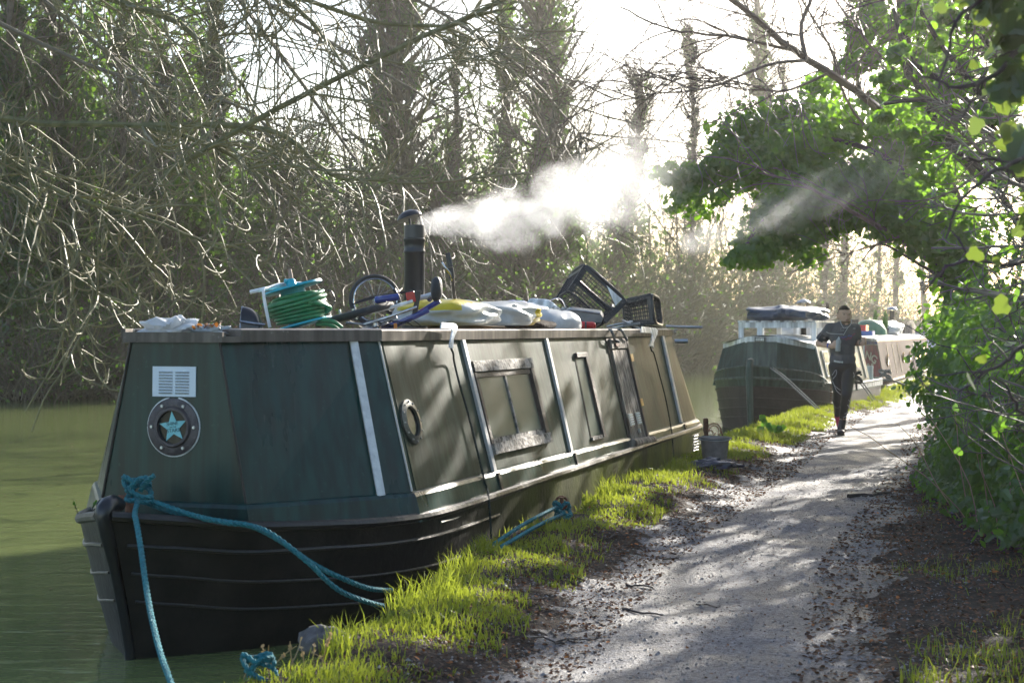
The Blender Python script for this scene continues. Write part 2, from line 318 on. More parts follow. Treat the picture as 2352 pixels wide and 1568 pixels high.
# algae stain along the aft hull side: a growth with a shape of its own
def hull_mat():
    m=hullm; N=m.node_tree.nodes; L=m.node_tree.links; b=N["Principled BSDF"]; ramp=[n for n in N if n.type=='VALTORGB'][0]; tc=[n for n in N if n.type=='TEX_COORD'][0]
    sx=N.new("ShaderNodeSeparateXYZ"); L.new(tc.outputs["Object"],sx.inputs[0])
    a=N.new("ShaderNodeMapRange"); a.inputs[1].default_value=1.2; a.inputs[2].default_value=5.2; L.new(sx.outputs[1],a.inputs[0])
    n=N.new("ShaderNodeTexNoise"); n.inputs["Scale"].default_value=3.2; n.inputs["Detail"].default_value=5; mp=N.new("ShaderNodeMapping"); mp.inputs["Scale"].default_value=(1,1,.4)
    L.new(tc.outputs["Object"],mp.inputs[0]); L.new(mp.outputs[0],n.inputs[0])
    r=N.new("ShaderNodeMapRange"); r.inputs[1].default_value=.25; r.inputs[2].default_value=.6; L.new(n.outputs[0],r.inputs[0])
    mu=N.new("ShaderNodeMath"); mu.operation='MULTIPLY'; L.new(a.outputs[0],mu.inputs[0]); L.new(r.outputs[0],mu.inputs[1])
    mx=N.new("ShaderNodeMix"); mx.data_type='RGBA'; mx.inputs["B"].default_value=(.13,.15,.022,1); L.new(mu.outputs[0],mx.inputs["Factor"]); L.new(ramp.outputs[0],mx.inputs["A"]); L.new(mx.outputs["Result"],b.inputs["Base Color"])
    return m
h.build('hull',hull_mat(),boat,smooth=True)
# deck / gunwale walkway
d=MB(); a=np.stack([gw[:,1]-.01,gw[:,0],gw[:,2]-.012],-1); bq=a*np.array([-1,1,1]); bq[:,0]*=(.84+.16*sm(.2,1.3,bq[:,1])); d.grid(np.stack([bq,a],0)[::-1]); d.build('deck',MT['black_hull'],boat)
# rounded gunwale guard
gm=MB()
for sg in(1,-1): gm.tube(np.stack([sg*gw[:,1]*(1 if sg>0 else (.84+.16*sm(.2,1.3,gw[:,0]))),gw[:,0],gw[:,2]],-1),.024,8)
gm.build('gunwale_guard',MT['black_hull'],boat,smooth=True)
# stem post
sp=MB(); pts=[]; 
for t in np.linspace(-.3,1.0,12):
    s,p,z=hull_pt(0,max(t,0)); pts.append((0,s-.012 if t<=1 else s,z if t>=0 else .69*t))
pts+= [(0,-.60,.712),(0,-.575,.735),(0,-.53,.742),(0,-.47,.725)]
sp.tube(pts,[.024]*9+[.03,.034,.038]+[.042,.042,.04,.03],10); sp.build('stem_post',MT['blackpaint'],boat,smooth=True)
# rubbing strakes on both bows
for off,q1,rr in((.115,41,.011),(.27,47,.007),(.405,47,.007)):
    for sg in(1,-1):
        pts=[]
        for q in range(2,q1):
            zt=gw[q,2]-off- (.03 if off<.2 else .0)*max(0,(.2-gw[q,0])); t=max(zt/gw[q,2],.02); s,p,z=hull_pt(q,t); pts.append((sg*(p+.004)*(1 if sg>0 else float(.84+.16*sm(.2,1.3,s))),s,z))
        m=MB(); m.tube(pts,rr,7); m.build('rubbing_strake',MT['black_hull'],boat,smooth=True)
# cabin: polygon rings at three heights
def ring(half_front,half,s0,s1,s2,s3,halfr,z): return np.array([(-half_front,s0,z),(half_front,s0,z),(half,s1,z),(half,s2,z),(halfr,s3,z),(-halfr,s3,z),(-half,s2,z),(-half,s1,z)])
def cring(z,off=0.0):
    t=(z-.69)/.795; 
    return ring(.398+(.242-.398)*t+off*.6,.937+(.73-.937)*t+off,0.0+.02*t-off,.78+.04*t-off*.4,7.80-.2*t+off*.4,8.12-.2*t+off,.50-.12*t+off*.6,z)
def rings_mesh(m,rs,cap_top=False):
    n=len(rs[0]); V=np.vstack(rs); k=np.arange(n); k2=(k+1)%n
    F=np.concatenate([np.stack([i*n+k,i*n+k2,(i+1)*n+k2,(i+1)*n+k],1) for i in range(len(rs)-1)]); fs=[F]
    if cap_top: fs.append(((len(rs)-1)*n+k)[None])
    m.add(V,fs)
c=MB(); rings_mesh(c,[cring(.60),cring(1.50)]); c.build('cabin',MT['green'],boat)
c=MB(); rings_mesh(c,[cring(.545,.024),cring(.672,.024),cring(.690,.016),cring(.697,.001)]); c.build('cabin_skirt',MT['green'],boat)
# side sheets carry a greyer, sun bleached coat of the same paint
def side_p(z): return .937-.26*(z-.69)
sN=np.array([.968,0,.252])
def sd(s,z,o=0.0): return np.array([side_p(z)+.968*o,s,z+.252*o])
for sgn in (1,):
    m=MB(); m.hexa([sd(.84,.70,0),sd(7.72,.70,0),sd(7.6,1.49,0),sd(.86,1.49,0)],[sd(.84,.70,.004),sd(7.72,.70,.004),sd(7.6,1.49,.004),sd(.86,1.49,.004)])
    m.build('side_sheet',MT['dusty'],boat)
# roof
def roof_ring(z,off): 
    r=cring(1.485,off); r[:,2]=z; return r
rf=MB(); full=cring(1.485,.028).copy(); 
main=full.copy(); main[0]=(-.40,.30,0); main[1]=(.335,.07,0); 
main[7]=(-.758,.80,0)
def zr(P,z): Q=P.copy(); Q[:,2]=z; return Q
inner=main*np.array([.93,1,1]); inner[:,1]=4+(main[:,1]-4)*.99
rings_mesh(rf,[zr(main,1.472),zr(main,1.532),zr(inner,1.538)],True)
rf.build('roof',MT['band'],boat,bevel=.006)
rf=MB(); lip=[(-.275,-.012),(.275,-.012),(.335,.066),(-.42,.30)]
rf.prism([(x,y,1.470) for x,y in lip],(0,0,.028)); 
rf.box((0,.0,1.509),(.55,.02,.022)); rf.beam((-.275,-.005,1.512),(-.42,.30,1.512),.02,.05); rf.build('front_tray',MT['band'],boat)
# battens
def batten(a,b,w,th,mt,out):
    m=MB(); a=np.array(a,float); b=np.array(b,float); out=np.array(out,float); out/=np.linalg.norm(out); d=b-a; sdv=np.cross(d,out); sdv/=np.linalg.norm(sdv)
    q=[a-sdv*w/2,a+sdv*w/2,b+sdv*w/2,b-sdv*w/2]; m.hexa([k+out*.001 for k in q],[k+out*th for k in q]); return m.build('batten',mt,boat,bevel=.002)
def cr(f,z,off=0.0):
    r=cring(z,off); return r[1]+(r[2]-r[1])*f
MT['battenwhite']=mat('batten_white',(.55,.55,.58),(.72,.72,.74),rough=.5,scale=20,bump=.2)
MT['battengrey']=mat('batten_grey',(.45,.43,.42),(.58,.56,.54),rough=.5,scale=20,bump=.2)
batten(cr(.80,.685),cr(.83,1.476),.042,.022,MT['battenwhite'],(.57,-.78,.25))
for s0,s1 in((2.04,2.04),(3.64,3.70),(7.10,7.22)):
    batten(sd(s0,.695,.003),sd(s1,1.474,.003),.05 if s0<7 else .07,.02,MT['battengrey'],sN)
for s0 in(2.06,3.67,7.15): 
    m=MB(); m.hexa([sd(s0-.02,.56,.02),sd(s0+.02,.56,.02),sd(s0+.02,.68,.02),sd(s0-.02,.68,.02)],[sd(s0-.02,.56,.034),sd(s0+.02,.56,.034),sd(s0+.02,.68,.034),sd(s0-.02,.68,.034)]); m.build('skirt_joint',MT['black_hull'],boat)
# pale edge lines at the cabin corners
for a,b in((cr(0,.56,.026),cr(0,.61,.026)),(cr(1,.70,.004),cr(1,1.47,.004))):
    m=MB(); m.tube([a,b],.006,6); m.build('corner_bead',MT['battengrey'],boat)
for k in(0,1):
    m=MB(); r0,r1=cring(.70,.003),cring(1.47,.003); m.tube([r0[k],r1[k]],.007,6); m.build('corner_bead',MT['black_hull'],boat)
# front porthole with star, bolts and vent
FN=np.array([0,-1,.025]); FN/=np.linalg.norm(FN)
def fpt(x,z,o=0.0): return np.array([x,.025*(z-.69),z])+FN*o
def disc_frame(parent_m,ctr,U,Vv,Nn,r1,r2,th,n=40,z0=.001,lip=0):
    a=np.arange(n)*2*np.pi/n; dirs=np.cos(a)[:,None]*U+np.sin(a)[:,None]*Vv
    rings=[(r1,z0),(r1,th*.8),(r1-.004,th),(r2+.02 if lip else r2+.004,th)]+([(r2+.012,th+lip),(r2,th+lip)] if lip else [])+[(r2,th*.3)]
    V=np.vstack([ctr+dirs*r+Nn*z for r,z in rings]); k=np.arange(n); k2=(k+1)%n
    F=np.concatenate([np.stack([i*n+k,i*n+k2,(i+1)*n+k2,(i+1)*n+k],1) for i in range(len(rings)-1)]); parent_m.add(V,[F])
def porthole(ctr,U,Vv,Nn,r1,r2,mt,bolts,br,glassm,ringcol=None,lip=.012):
    m=MB(); disc_frame(m,ctr,U,Vv,Nn,r1,r2,.014,lip=lip); ph=m.build('porthole',mt,boat,smooth=True)
    a=np.arange(36)*2*np.pi/36
    m=MB(); m.poly([ctr+(U*np.cos(t)+Vv*np.sin(t))*(r2+.001)+Nn*.006 for t in a]); m.build('glass',glassm,ph)
    for i in range(bolts):
        t=2*np.pi*i/bolts; q=ctr+(U*np.cos(t)+Vv*np.sin(t))*(r1+r2+.012)/2
        m=MB(); m.tube([q+Nn*.013,q+Nn*.021],[br,br*.8],8); m.build('bolt',MT['steel'],ph)
    if ringcol:
        m=MB(); rr=[ctr+(U*np.cos(t)+Vv*np.sin(t))*(r1+.003)+Nn*.003 for t in np.linspace(R(100),R(440),60)]; m.tube(rr,.0045,6); m.build('sealant_ring',ringcol,ph)
    return ph
U1=np.array([1,0,0.]); V1=np.array([0,.025,1.]); V1/=np.linalg.norm(V1)
ph=porthole(fpt(0,1.057),U1,V1,FN,.140,.082,MT['bronze'],6,.0095,MT['darkglass'],MT['white'])
star=[]; 
for i in range(10):
    rr=.078 if i%2==0 else .034; t=R(90+7)+i*math.pi/5; star.append(fpt(0,1.057,.008)+(U1*math.cos(t)+V1*math.sin(t))*rr)
MT['starblue']=mat('pale_blue_card',(.20,.52,.58),(.26,.60,.64),rough=.6,scale=20)
m=MB(); m.prism(star,FN*.002); st=m.build('star_sign',MT['starblue'],ph)
MT['ink']=mat('dark_ink',(.03,.10,.12),rough=.6)
def text(body,loc,size,rotM,mt,parent,name='lettering',extr=.0006,shear=0,bold=0):
    cu=bpy.data.curves.new(name,'FONT'); cu.body=body; cu.size=size; cu.extrude=extr; cu.align_x='CENTER'; cu.align_y='CENTER'; cu.offset=bold
    cu.materials.append(mt); o=bpy.data.objects.new(name,cu); link(o,parent); M4=Matrix([list(r) for r in rotM]).to_4x4(); M4.translation=Vector(loc); o.matrix_local=M4; return o
FM=np.stack([U1,V1,FN],1)
FM2=FM@rotz(R(7))
text('SHINE',fpt(-.004,1.073,.0115),.024,FM2,MT['ink'],st); text('STARS',fpt(.002,1.040,.0115),.026,FM2,MT['ink'],st)
text('LIKE THE',fpt(0,1.057,.0115),.009,FM2,MT['ink'],st)
# vent plate with louvres
MT['ventwhite']=mat('vent_white',(.58,.66,.76),(.66,.72,.80),rough=.4,scale=10)
m=MB(); m.hexa([fpt(x,z,.002) for x,z in((-.120,1.205),(.120,1.205),(.120,1.352),(-.120,1.352))],[fpt(x,z,.006) for x,z in((-.120,1.205),(.120,1.205),(.120,1.352),(-.120,1.352))])
vp=m.build('vent_plate',MT['ventwhite'],boat)
for cx_ in(-.046,.046):
    for i in range(8):
        z=1.330-i*.0145; m=MB(); a_,b_=cx_-.038,cx_+.038
        V=[fpt(a_,z,.0065),fpt(b_,z,.0065),fpt(b_-.004,z-.003,.013),fpt(a_+.004,z-.003,.013),fpt(a_,z-.008,.0065),fpt(b_,z-.008,.0065)]
        m.add(V,[[(0,1,2,3),(3,2,5,4)],[(0,3,4),(1,5,2)]]); m.build('louvre',MT['ventwhite'],vp)
        m=MB(); m.hexa([fpt(x,zz,.0061) for x,zz in((a_,z-.010),(b_,z-.010),(b_,z-.0075),(a_,z-.0075))],[fpt(x,zz,.0075) for x,zz in((a_,z-.010),(b_,z-.010),(b_,z-.0075),(a_,z-.0075))]); m.build('slot',MT['blackpaint'],vp)
# side porthole
US=np.array([0,1,0.]); VS=np.array([-.252,0,.968])
MT['sideport']=mat('green_bronze',(.06,.065,.06),(.12,.125,.11),rough=.4,metal=.4,scale=20)
porthole(sd(.975,1.042,.004),US,VS,sN,.122,.082,MT['sideport'],12,.006,MT['darkglass'],None,.006)
# window
def panel(parent,name,quad,o0,o1,mt,bev=0,lab=None):
    m=MB(); m.hexa([sd(s,z,o0) for s,z in quad],[sd(s,z,o1) for s,z in quad]); return m.build(name,mt,parent,bevel=bev,label=lab)
WQ=(2.09,3.215,.795,1.327)
def rect(s0,s1,z0,z1,k=0): return [(s0,z0),(s1,z0),(s1+k,z1),(s0+k,z1)]
s0,s1,z0,z1=WQ
win=panel(boat,'window',rect(s0,s1,z0,z1),.0045,.008,MT['darkwood'])
panel(win,'frame_rail',rect(s0-.01,s1+.01,z1-.055,z1+.01),.006,.032,MT['frame_wood'],.002)
panel(win,'frame_rail',rect(s0-.01,s1+.01,z0-.012,z0+.052),.006,.036,MT['frame_wood'],.002)
panel(win,'frame_stile',rect(s0-.008,s0+.035,z0+.054,z1-.057),.006,.026,MT['darkwood'],.002)
panel(win,'frame_stile',rect(s1-.06,s1+.008,z0+.054,z1-.057),.006,.030,MT['darkwood'],.002)
panel(win,'glass_pane',rect(s0+.05,s0+.535,z0+.085,z1-.09),.009,.0105,MT['glass'])
panel(win,'glass_pane',rect(s0+.57,s1-.09,z0+.085,z1-.09),.009,.0105,MT['glass'])
panel(win,'mullion',rect(s0+.54,s0+.565,z0+.085,z1-.09),.009,.019,MT['frame_wood'])
panel(win,'bottom_rail',rect(s0+.04,s1-.065,z0+.053,z0+.083),.009,.020,MT['frame_wood'])
panel(win,'top_rail',rect(s0+.04,s1-.065,z1-.088,z1-.058),.009,.020,MT['darkwood'])
# narrow window
nw=panel(boat,'window',[(4.20,.735),(4.56,.728),(4.60,1.352),(4.31,1.356)],.0045,.008,MT['darkwood'])
panel(nw,'frame_stile',[(4.49,.735),(4.56,.735),(4.60,1.32),(4.53,1.32)],.009,.028,MT['darkwood'],.002)
panel(nw,'frame_rail',[(4.31,1.322),(4.60,1.322),(4.602,1.356),(4.31,1.356)],.009,.028,MT['darkwood'],.002)
panel(nw,'glass_pane',[(4.215,.76),(4.485,.76),(4.525,1.315),(4.315,1.315)],.009,.0105,MT['glass'])
panel(nw,'frame_rail',[(4.20,.728),(4.485,.728),(4.485,.755),(4.21,.755)],.009,.022,MT['frame_wood'],.002)
# side hatch doors
dr=panel(boat,'side_door',[(5.20,.62),(5.74,.62),(5.84,1.46),(5.28,1.46)],.0045,.012,MT['darkwood'])
panel(dr,'door_leaf',[(5.24,.64),(5.455,.64),(5.52,1.36),(5.32,1.36)],.013,.028,MT['oldwood'],.003)
panel(dr,'door_leaf',[(5.47,.64),(5.69,.64),(5.77,1.36),(5.535,1.36)],.013,.026,MT['oldwood'],.003)
panel(dr,'door_head',[(5.31,1.37),(5.78,1.37),(5.80,1.45),(5.32,1.45)],.013,.036,MT['oldwood'],.003)
panel(dr,'door_jamb',[(5.70,.62),(5.75,.62),(5.85,1.46),(5.80,1.46)],.013,.04,MT['darkwood'],.003)
MT['brass']=mat('brass',(.30,.17,.05),(.45,.30,.10),rough=.45,metal=.7,scale=15)
for z in(.90,1.26): panel(dr,'hinge',[(5.70+(z-.62)*.12,z),(5.78+(z-.62)*.12,z),(5.785+(z-.62)*.12,z+.06),(5.705+(z-.62)*.12,z+.06)],.041,.045,MT['brass'])
for sx in(5.29,5.52):
    vn=panel(dr,'door_vent',rect(sx,sx+.13,.765,.865),.0285,.031,MT['steel'])
    for i in range(5): panel(vn,'louvre',rect(sx+.012,sx+.118,.774+i*.018,.784+i*.018),.0315,.039,MT['ventwhite'])
panel(dr,'latch',rect(5.40,5.50,1.385,1.41),.037,.05,MT['rust']); panel(dr,'door_handle',rect(5.47,5.50,.70,.735),.030,.05,MT['steel'],.004)
m=MB(); m.tube([sd(5.14,.635,.05),sd(5.78,.62,.05)],[.038,.04],10); m.build('step_log',MT['oldwood'],boat,smooth=True)
# pale lines of the gunwale: paint ridge along the cabin foot, hull weld seams, vent at the stern
m=MB(); m.tube([(1.012,s,float(np.interp(s,gw[:,0],gw[:,2]))-.05+.003*math.sin(s*9)) for s in np.linspace(1.0,7.6,60)],.007,6); m.build('lower_guard',MT['grey_green'],boat)
sv=MB(); sv.box((1.0,7.38,.50),(.03,.24,.17)); vv=sv.build('hull_vent',MT['black_hull'],boat)
for i in range(6): m=MB(); m.box((1.02,7.38,.435+i*.026),(.012,.20,.012),roty(R(30))); m.build('louvre',MT['steel'],vv)
m=MB(); m.box((0,8.1,.62),(1.3,.7,.05)); m.box((0,8.0,1.0),(1.0,.03,.8)); m.build('stern_bulkhead',MT['green'],boat)
m=MB(); m.tube([(.62,7.9,1.56),(.95,8.0,1.55)],.012,8); m.tube([(.70,7.92,1.42),(.82,7.95,1.42)],.022,10); m.build('stern_fitting',MT['steel'],boat)
# chimney
chx,chy=0.0,3.126
ch=MB(); ch.lathe([(.088,1.535),(.088,1.56),(.070,1.57),(.069,2.04),(.073,2.045),(.074,2.06),(.070,2.066),(.071,2.12),(.075,2.126),(.075,2.14),(.070,2.145),(.067,2.232)],(chx,chy,0),28)
cho=ch.build('chimney',MT['blackpaint'],boat,smooth=True)
cp=MB(); Mt=roty(R(-20)); cp.lathe([(.088,0),(.086,.012),(.07,.034),(.035,.050),(.004,.054)],(chx-.035,chy,2.280),24,Mt); cp.lathe([(.086,-.004),(.004,.02)],(chx-.035,chy,2.280),24,Mt)
cp.tube([(chx-.03,chy,2.22),(chx-.035,chy,2.29)],.008,6); cp.tube([(chx+.05,chy,2.2),(chx+.045,chy,2.25),(chx+.03,chy,2.30)],.0025,5); cp.build('chimney_cap',MT['blackpaint'],cho,smooth=True)
# ================================================================ VEGETATION
def unit(a): return a/(np.linalg.norm(a,axis=-1,keepdims=True)+1e-9)
def grow(S,D,L,n,wob=.15,pull=(0,0,0),curl=.0,rg=rng):
    S=np.asarray(S,float); D=unit(np.asarray(D,float)); K=len(S); L=np.broadcast_to(np.asarray(L,float),(K,)); P=np.empty((K,n,3)); P[:,0]=S; d=D.copy()
    ax=unit(rg.normal(size=(K,3))); pull=np.asarray(pull,float); st=(L/(n-1))[:,None]
    for i in range(1,n):
        d=unit(d+wob*rg.normal(size=(K,3))+pull+curl*np.cross(ax,d)); P[:,i]=P[:,i-1]+d*st
    return P
def tubes(m,P,R0,R1,n=3):
    K,N,_=P.shape; t=np.linspace(0,1,N)[None]; R0=np.broadcast_to(np.asarray(R0,float),(K,))[:,None]; R1=np.broadcast_to(np.asarray(R1,float),(K,))[:,None]
    r=R0+(R1-R0)*t; T=unit(np.gradient(P,axis=1)); ref=np.where(np.abs(T[:,:1,2:3])<.8,[[[0,0,1.]]],[[[1.,0,0]]]); A=unit(np.cross(T,ref)); B=np.cross(T,A)
    a=np.arange(n)*2*np.pi/n; V=P[:,:,None]+r[:,:,None,None]*(np.cos(a)[:,None]*A[:,:,None]+np.sin(a)[:,None]*B[:,:,None])
    k0=(np.arange(K)*N*n)[:,None,None]; i=np.arange(N-1)[None,:,None]*n; k=np.arange(n)[None,None]; k2=(k+1)%n
    F=np.stack([k0+i+k,k0+i+k2,k0+i+n+k2,k0+i+n+k],-1).reshape(-1,4); m.add(V.reshape(-1,3),[F])
IVY=np.array([(0,-.45),(.30,-.52),(.52,-.18),(.34,.02),(.36,.34),(.0,.62),(-.36,.34),(-.34,.02),(-.52,-.18),(-.30,-.52)])
QUAD=np.array([(0,-.5),(.36,.0),(0,.55),(-.36,0)])
OVAL=np.array([(0,-.5),(.26,-.2),(.24,.2),(0,.5),(-.24,.2),(-.26,-.2)])
def leaves(m,C,Nn,size,shape=QUAD,jit=.5,down=0.0,rg=rng,fold=.0):
    K=len(C); Nn=unit(Nn+jit*rg.normal(size=(K,3))); r=rg.normal(size=(K,3)); r[:,2]-=down; A=unit(r-np.sum(r*Nn,1,keepdims=True)*Nn); B=np.cross(Nn,A)
    s=np.broadcast_to(np.asarray(size,float),(K,))*rg.uniform(.6,1.25,K); k=len(shape)
    bend=(np.abs(shape[:,0])*fold)[None,:,None]*Nn[:,None]
    V=C[:,None]+s[:,None,None]*(shape[None,:,0:1]*B[:,None]+shape[None,:,1:2]*A[:,None]+bend)
    m.add(V.reshape(-1,3),[np.arange(K*k).reshape(K,k)])
def on(P,K,t0=.1,t1=1.0,rg=rng):
    """random points and tangents along branches P (M,N,3), by length"""
    seg=np.diff(P,axis=1); ln=np.linalg.norm(seg,axis=2).sum(1); i=rg.choice(len(P),K,p=ln/ln.sum()); t=rg.uniform(t0,t1,K)*(P.shape[1]-1); j=np.minimum(t.astype(int),P.shape[1]-2); f=(t-j)[:,None]
    return P[i,j]*(1-f)+P[i,j+1]*f, unit(seg[i,j]), t/(P.shape[1]-1)
def side_dirs(T,spread,rg=rng,up=0):
    r=rg.normal(size=T.shape); r-=np.sum(r*T,1,keepdims=True)*T; d=T*1.0+unit(r)*spread; d[:,2]+=up; return unit(d)
def spline(pts,n):
    A=np.asarray(pts,float); B=resamp(A,8) if len(A)>2 else np.array([A[0]*(1-t)+A[1]*t for t in np.linspace(0,1,9)])
    i=np.linspace(0,len(B)-1,n); j=np.minimum(i.astype(int),len(B)-2); f=(i-j)[:,None]; return B[j]*(1-f)+B[j+1]*f
def leafmat(name,c1,c2,c3,tc,trans=.4,rough=.35,spec=.5):
    return mat(name,c1,c2,rough=rough,island=True,c3=c3,trans=trans,tcol=tc,spec=spec)
MT['ivy']=leafmat('ivy_leaf',(.014,.050,.022),(.035,.090,.032),(.10,.17,.03),(.26,.52,.03),.48,.24,.7)
MT['ivyfar']=leafmat('ivy_leaf_far',(.011,.040,.013),(.032,.075,.018),(.12,.17,.03),(.17,.33,.025),.38,.34)
MT['ivynear']=leafmat('ivy_leaf_near',(.02,.06,.035),(.05,.10,.05),(.2,.2,.05),(.24,.34,.04),.3,.3,.6)
MT['bark']=mat('bark',(.045,.035,.026),(.12,.10,.075),rough=.85,scale=5,bump=.6,bscale=12)
MT['barkdark']=mat('dark_bark',(.03,.022,.02),(.075,.055,.05),rough=.7,scale=9,bump=.5)
MT['twig_pale']=mat('lichened_twig',(.10,.097,.05),(.21,.195,.105),rough=.55,scale=4)
MT['twig_brown']=mat('brown_twig',(.052,.045,.028),(.12,.10,.065),rough=.6,scale=2)
MT['twig_red']=mat('reddish_twig',(.075,.05,.045),(.16,.11,.09),rough=.5,scale=2)
MT['hazeltwig']=mat('grey_twig',(.10,.085,.075),(.20,.17,.14),rough=.5,scale=2)
MT['straw']=mat('dry_stalk',(.35,.25,.14),(.5,.38,.2),rough=.7,scale=3,trans=.3,tcol=(.5,.35,.15))
def far_z(x,y): return float(gh(np.array([x]),np.array([y]))[0])
def pxy(x,d): return (x-CX)/FPX*d
# ---- ivy clad trees on the far bank and beyond
def ivy_tree(name,label,x,d,wpx,ytop,lean=0,n=2600,leaf=.13,twigs=160,fullness=1.0,group='ivy clad trees on the far bank',mt='ivyfar',taper=.6,ybot=None):
    X0=pxy(x,d); base=np.array([X0,d,max(far_z(X0,d),0)-.1]); top=CAMZ+(HY-ytop)/FPX*d; w=wpx/FPX*d/2*(1.3 if 300<x<1500 else 1.15)
    rg=np.random.default_rng(int(x*7+d*13)); hgt=top-base[2]
    root=empty(name,tuple(base),label=label,cat='tree',group=group)
    pts=[(lean*t*hgt/10+.12*hgt/10*math.sin(t*5+x),.1*math.sin(t*4+d),t*hgt) for t in np.linspace(0,1,9)]; P=spline(pts,14)[None]
    m=MB(); tubes(m,P,w*.22,w*.09,8); m.build('trunk',MT['bark'],root,smooth=True)
    m=MB(); S,T,t=on(P,int(twigs),.25,1,rg); D=side_dirs(T,1.6,rg,.3); L=w*rg.uniform(.9,2.8,len(S))*(1.1-t*.4); B=grow(S,D,L,6,.16,(0,0,.08),.1,rg); tubes(m,B,.028*w+.008,.006,3)
    S2,T2,_=on(B,int(twigs*4),.3,1,rg); B2=grow(S2,side_dirs(T2,1.1,rg,.2),w*rg.uniform(.3,1.1,len(S2)),5,.22,(0,0,.05),.15,rg); tubes(m,B2,.010,.004,3)
    m.build('branches',MT['twig_brown'],root)
    # ivy: clumps round the trunk and along the inner branches
    nc=int(70*fullness); S,T,t=on(P,nc,.02,1.0,rg); r=unit(rg.normal(size=(nc,3))*[1,1,.35]); prof=(1-(1-taper)*t)*(.75+.25*np.sin(t*9+x))
    cc=S+r*(w*prof*rg.uniform(.15,.8,nc))[:,None]; cr_=w*rg.uniform(.22,.45,nc)*prof
    n=int(n*3.6); i=rg.integers(0,nc,n); o=unit(rg.normal(size=(n,3))); rr=rg.uniform(.55,1.08,n)[:,None]; C=cc[i]+o*rr*cr_[i][:,None]*[1,1,1.5]
    m=MB(); leaves(m,C,o+[0,-.2,.3],leaf*1.35,QUAD,.6,.5,rg); m.build('ivy',MT[mt],root); return root
for a in [('thick ivy clad tree at the far left edge of the picture',25,35,150,-60,.1,3600),('ivy clad tree second from the left edge leaning over the water',150,36,130,-30,-.25,3200),
          ('ivy clad trunk third from the left with shaded ivy base',262,37,95,60,.15,2400),('slender ivy clad trunk above the white bag on the roof',372,38,110,150,.1,2400),
          ('dark ivy clad tree behind the long bare branches',480,42,120,-40,.1,2600)]:
    ivy_tree('ivy_tree',a[0],a[1],a[2],a[3],a[4],a[5],a[6])
for a in [('tall conical ivy covered tree above the chimney',905,50,215,-80,.1,5200,.14,260,.5),('thin ivy covered tree right of the tall conical one',1035,54,80,60,.1,1500,.14,140,.7),
          ('broad ivy covered tree behind the smoke with full crown',1262,52,185,-120,-.15,4600,.14,260,1.1),('leaning ivy covered tree left of the broad one',1130,56,90,-40,.5,1700,.14,160,.8)]:
    ivy_tree('ivy_tree',a[0],a[1],a[2],a[3],a[4],a[5],a[6],a[7],a[8],taper=a[9])
ivy_tree('ivy_tree','snapped brown leaning tree top against the white sky',1405,58,85,175,.95,1100,.13,260,mt='ivyfar',taper=.9)
ivy_tree('ivy_tree','slim hazy tree at the right of the bright sky gap',1600,66,70,60,-.3,900,.15,260,taper=.7)
ivy_tree('ivy_tree','hazy ivy clad tree behind the arch of ivy',1740,72,110,-40,.1,1800,.17,260,taper=.8)
ivy_tree('ivy_tree','short bushy ivy tree in the gap behind the long branches',640,46,130,330,.1,2200,.13,160,taper=.8)
ivy_tree('ivy_tree','short ivy stump tree low behind the chimney',1010,47,120,400,-.1,1900,.13,120,taper=.8)
ivy_tree('ivy_tree','ivy mound tree low behind the smoke',1200,49,160,430,.1,2600,.13,120,taper=.9)
# hazy trunks framed by the arch
for i,(x,d,w,yt,lb) in enumerate([(1885,84,26,180,'hazy bare trunk above the blue tarpaulin'),(1935,96,40,150,'broad hazy trunk above the runner'),(2010,88,18,200,'slim hazy trunk right of the runner'),(2065,104,30,180,'hazy trunk above the furthest narrowboat'),(2120,92,22,150,'hazy trunk beside the ivy arch edge'),(1800,90,24,150,'hazy trunk left of the runner')]):
    ivy_tree('bare_tree',lb,x,d,w*2.0,yt,(-1)**i*.15,260,.2,220,.4,group='hazy bare trees far along the canal')
# ---- shrubs of arching bare stems along the far bank
def shrub(label,x,d,wpx,hpx,nst,mt,leafn=0,curlup=.0,group='bare arching shrubs along the far bank',base=None,r0=.014,name='bare_shrub'):
    X0=pxy(x,d) if base is None else base[0]; z0=max(far_z(X0,d),0)-.05; rg=np.random.default_rng(int(x*3+d*5)); w=wpx/FPX*d; h=hpx/FPX*d
    root=empty(name,(X0,d,z0),label=label,cat='shrub',group=group)
    S=np.stack([rg.normal(0,w*.22,nst),rg.normal(0,.9,nst),rg.uniform(0,.2,nst)],1); D=np.stack([S[:,0]/w*1.2+rg.normal(0,.45,nst),rg.normal(0,.45,nst),rg.uniform(.6,1.4,nst)],1)
    P=grow(S,D,h*rg.uniform(.75,1.45,nst),9,.09,(0,0,-.10),.07,rg); m=MB(); tubes(m,P,r0,.004,3)
    S2,T2,t=on(P,nst*4,.2,1,rg); P2=grow(S2,side_dirs(T2,.9,rg,.1),h*rg.uniform(.12,.38,len(S2)),6,.16,(0,0,-.04+curlup),.1,rg); tubes(m,P2,r0*.5,.003,3)
    m.build('stems',MT[mt],root)
    if leafn:
        C,T,_=on(P2,leafn,.1,1,rg); m=MB(); leaves(m,C+rg.normal(0,.08,C.shape),rg.normal(size=C.shape),.11,QUAD,.5,.3,rg); m.build('leaves',MT['ivyfar'],root)
    return root
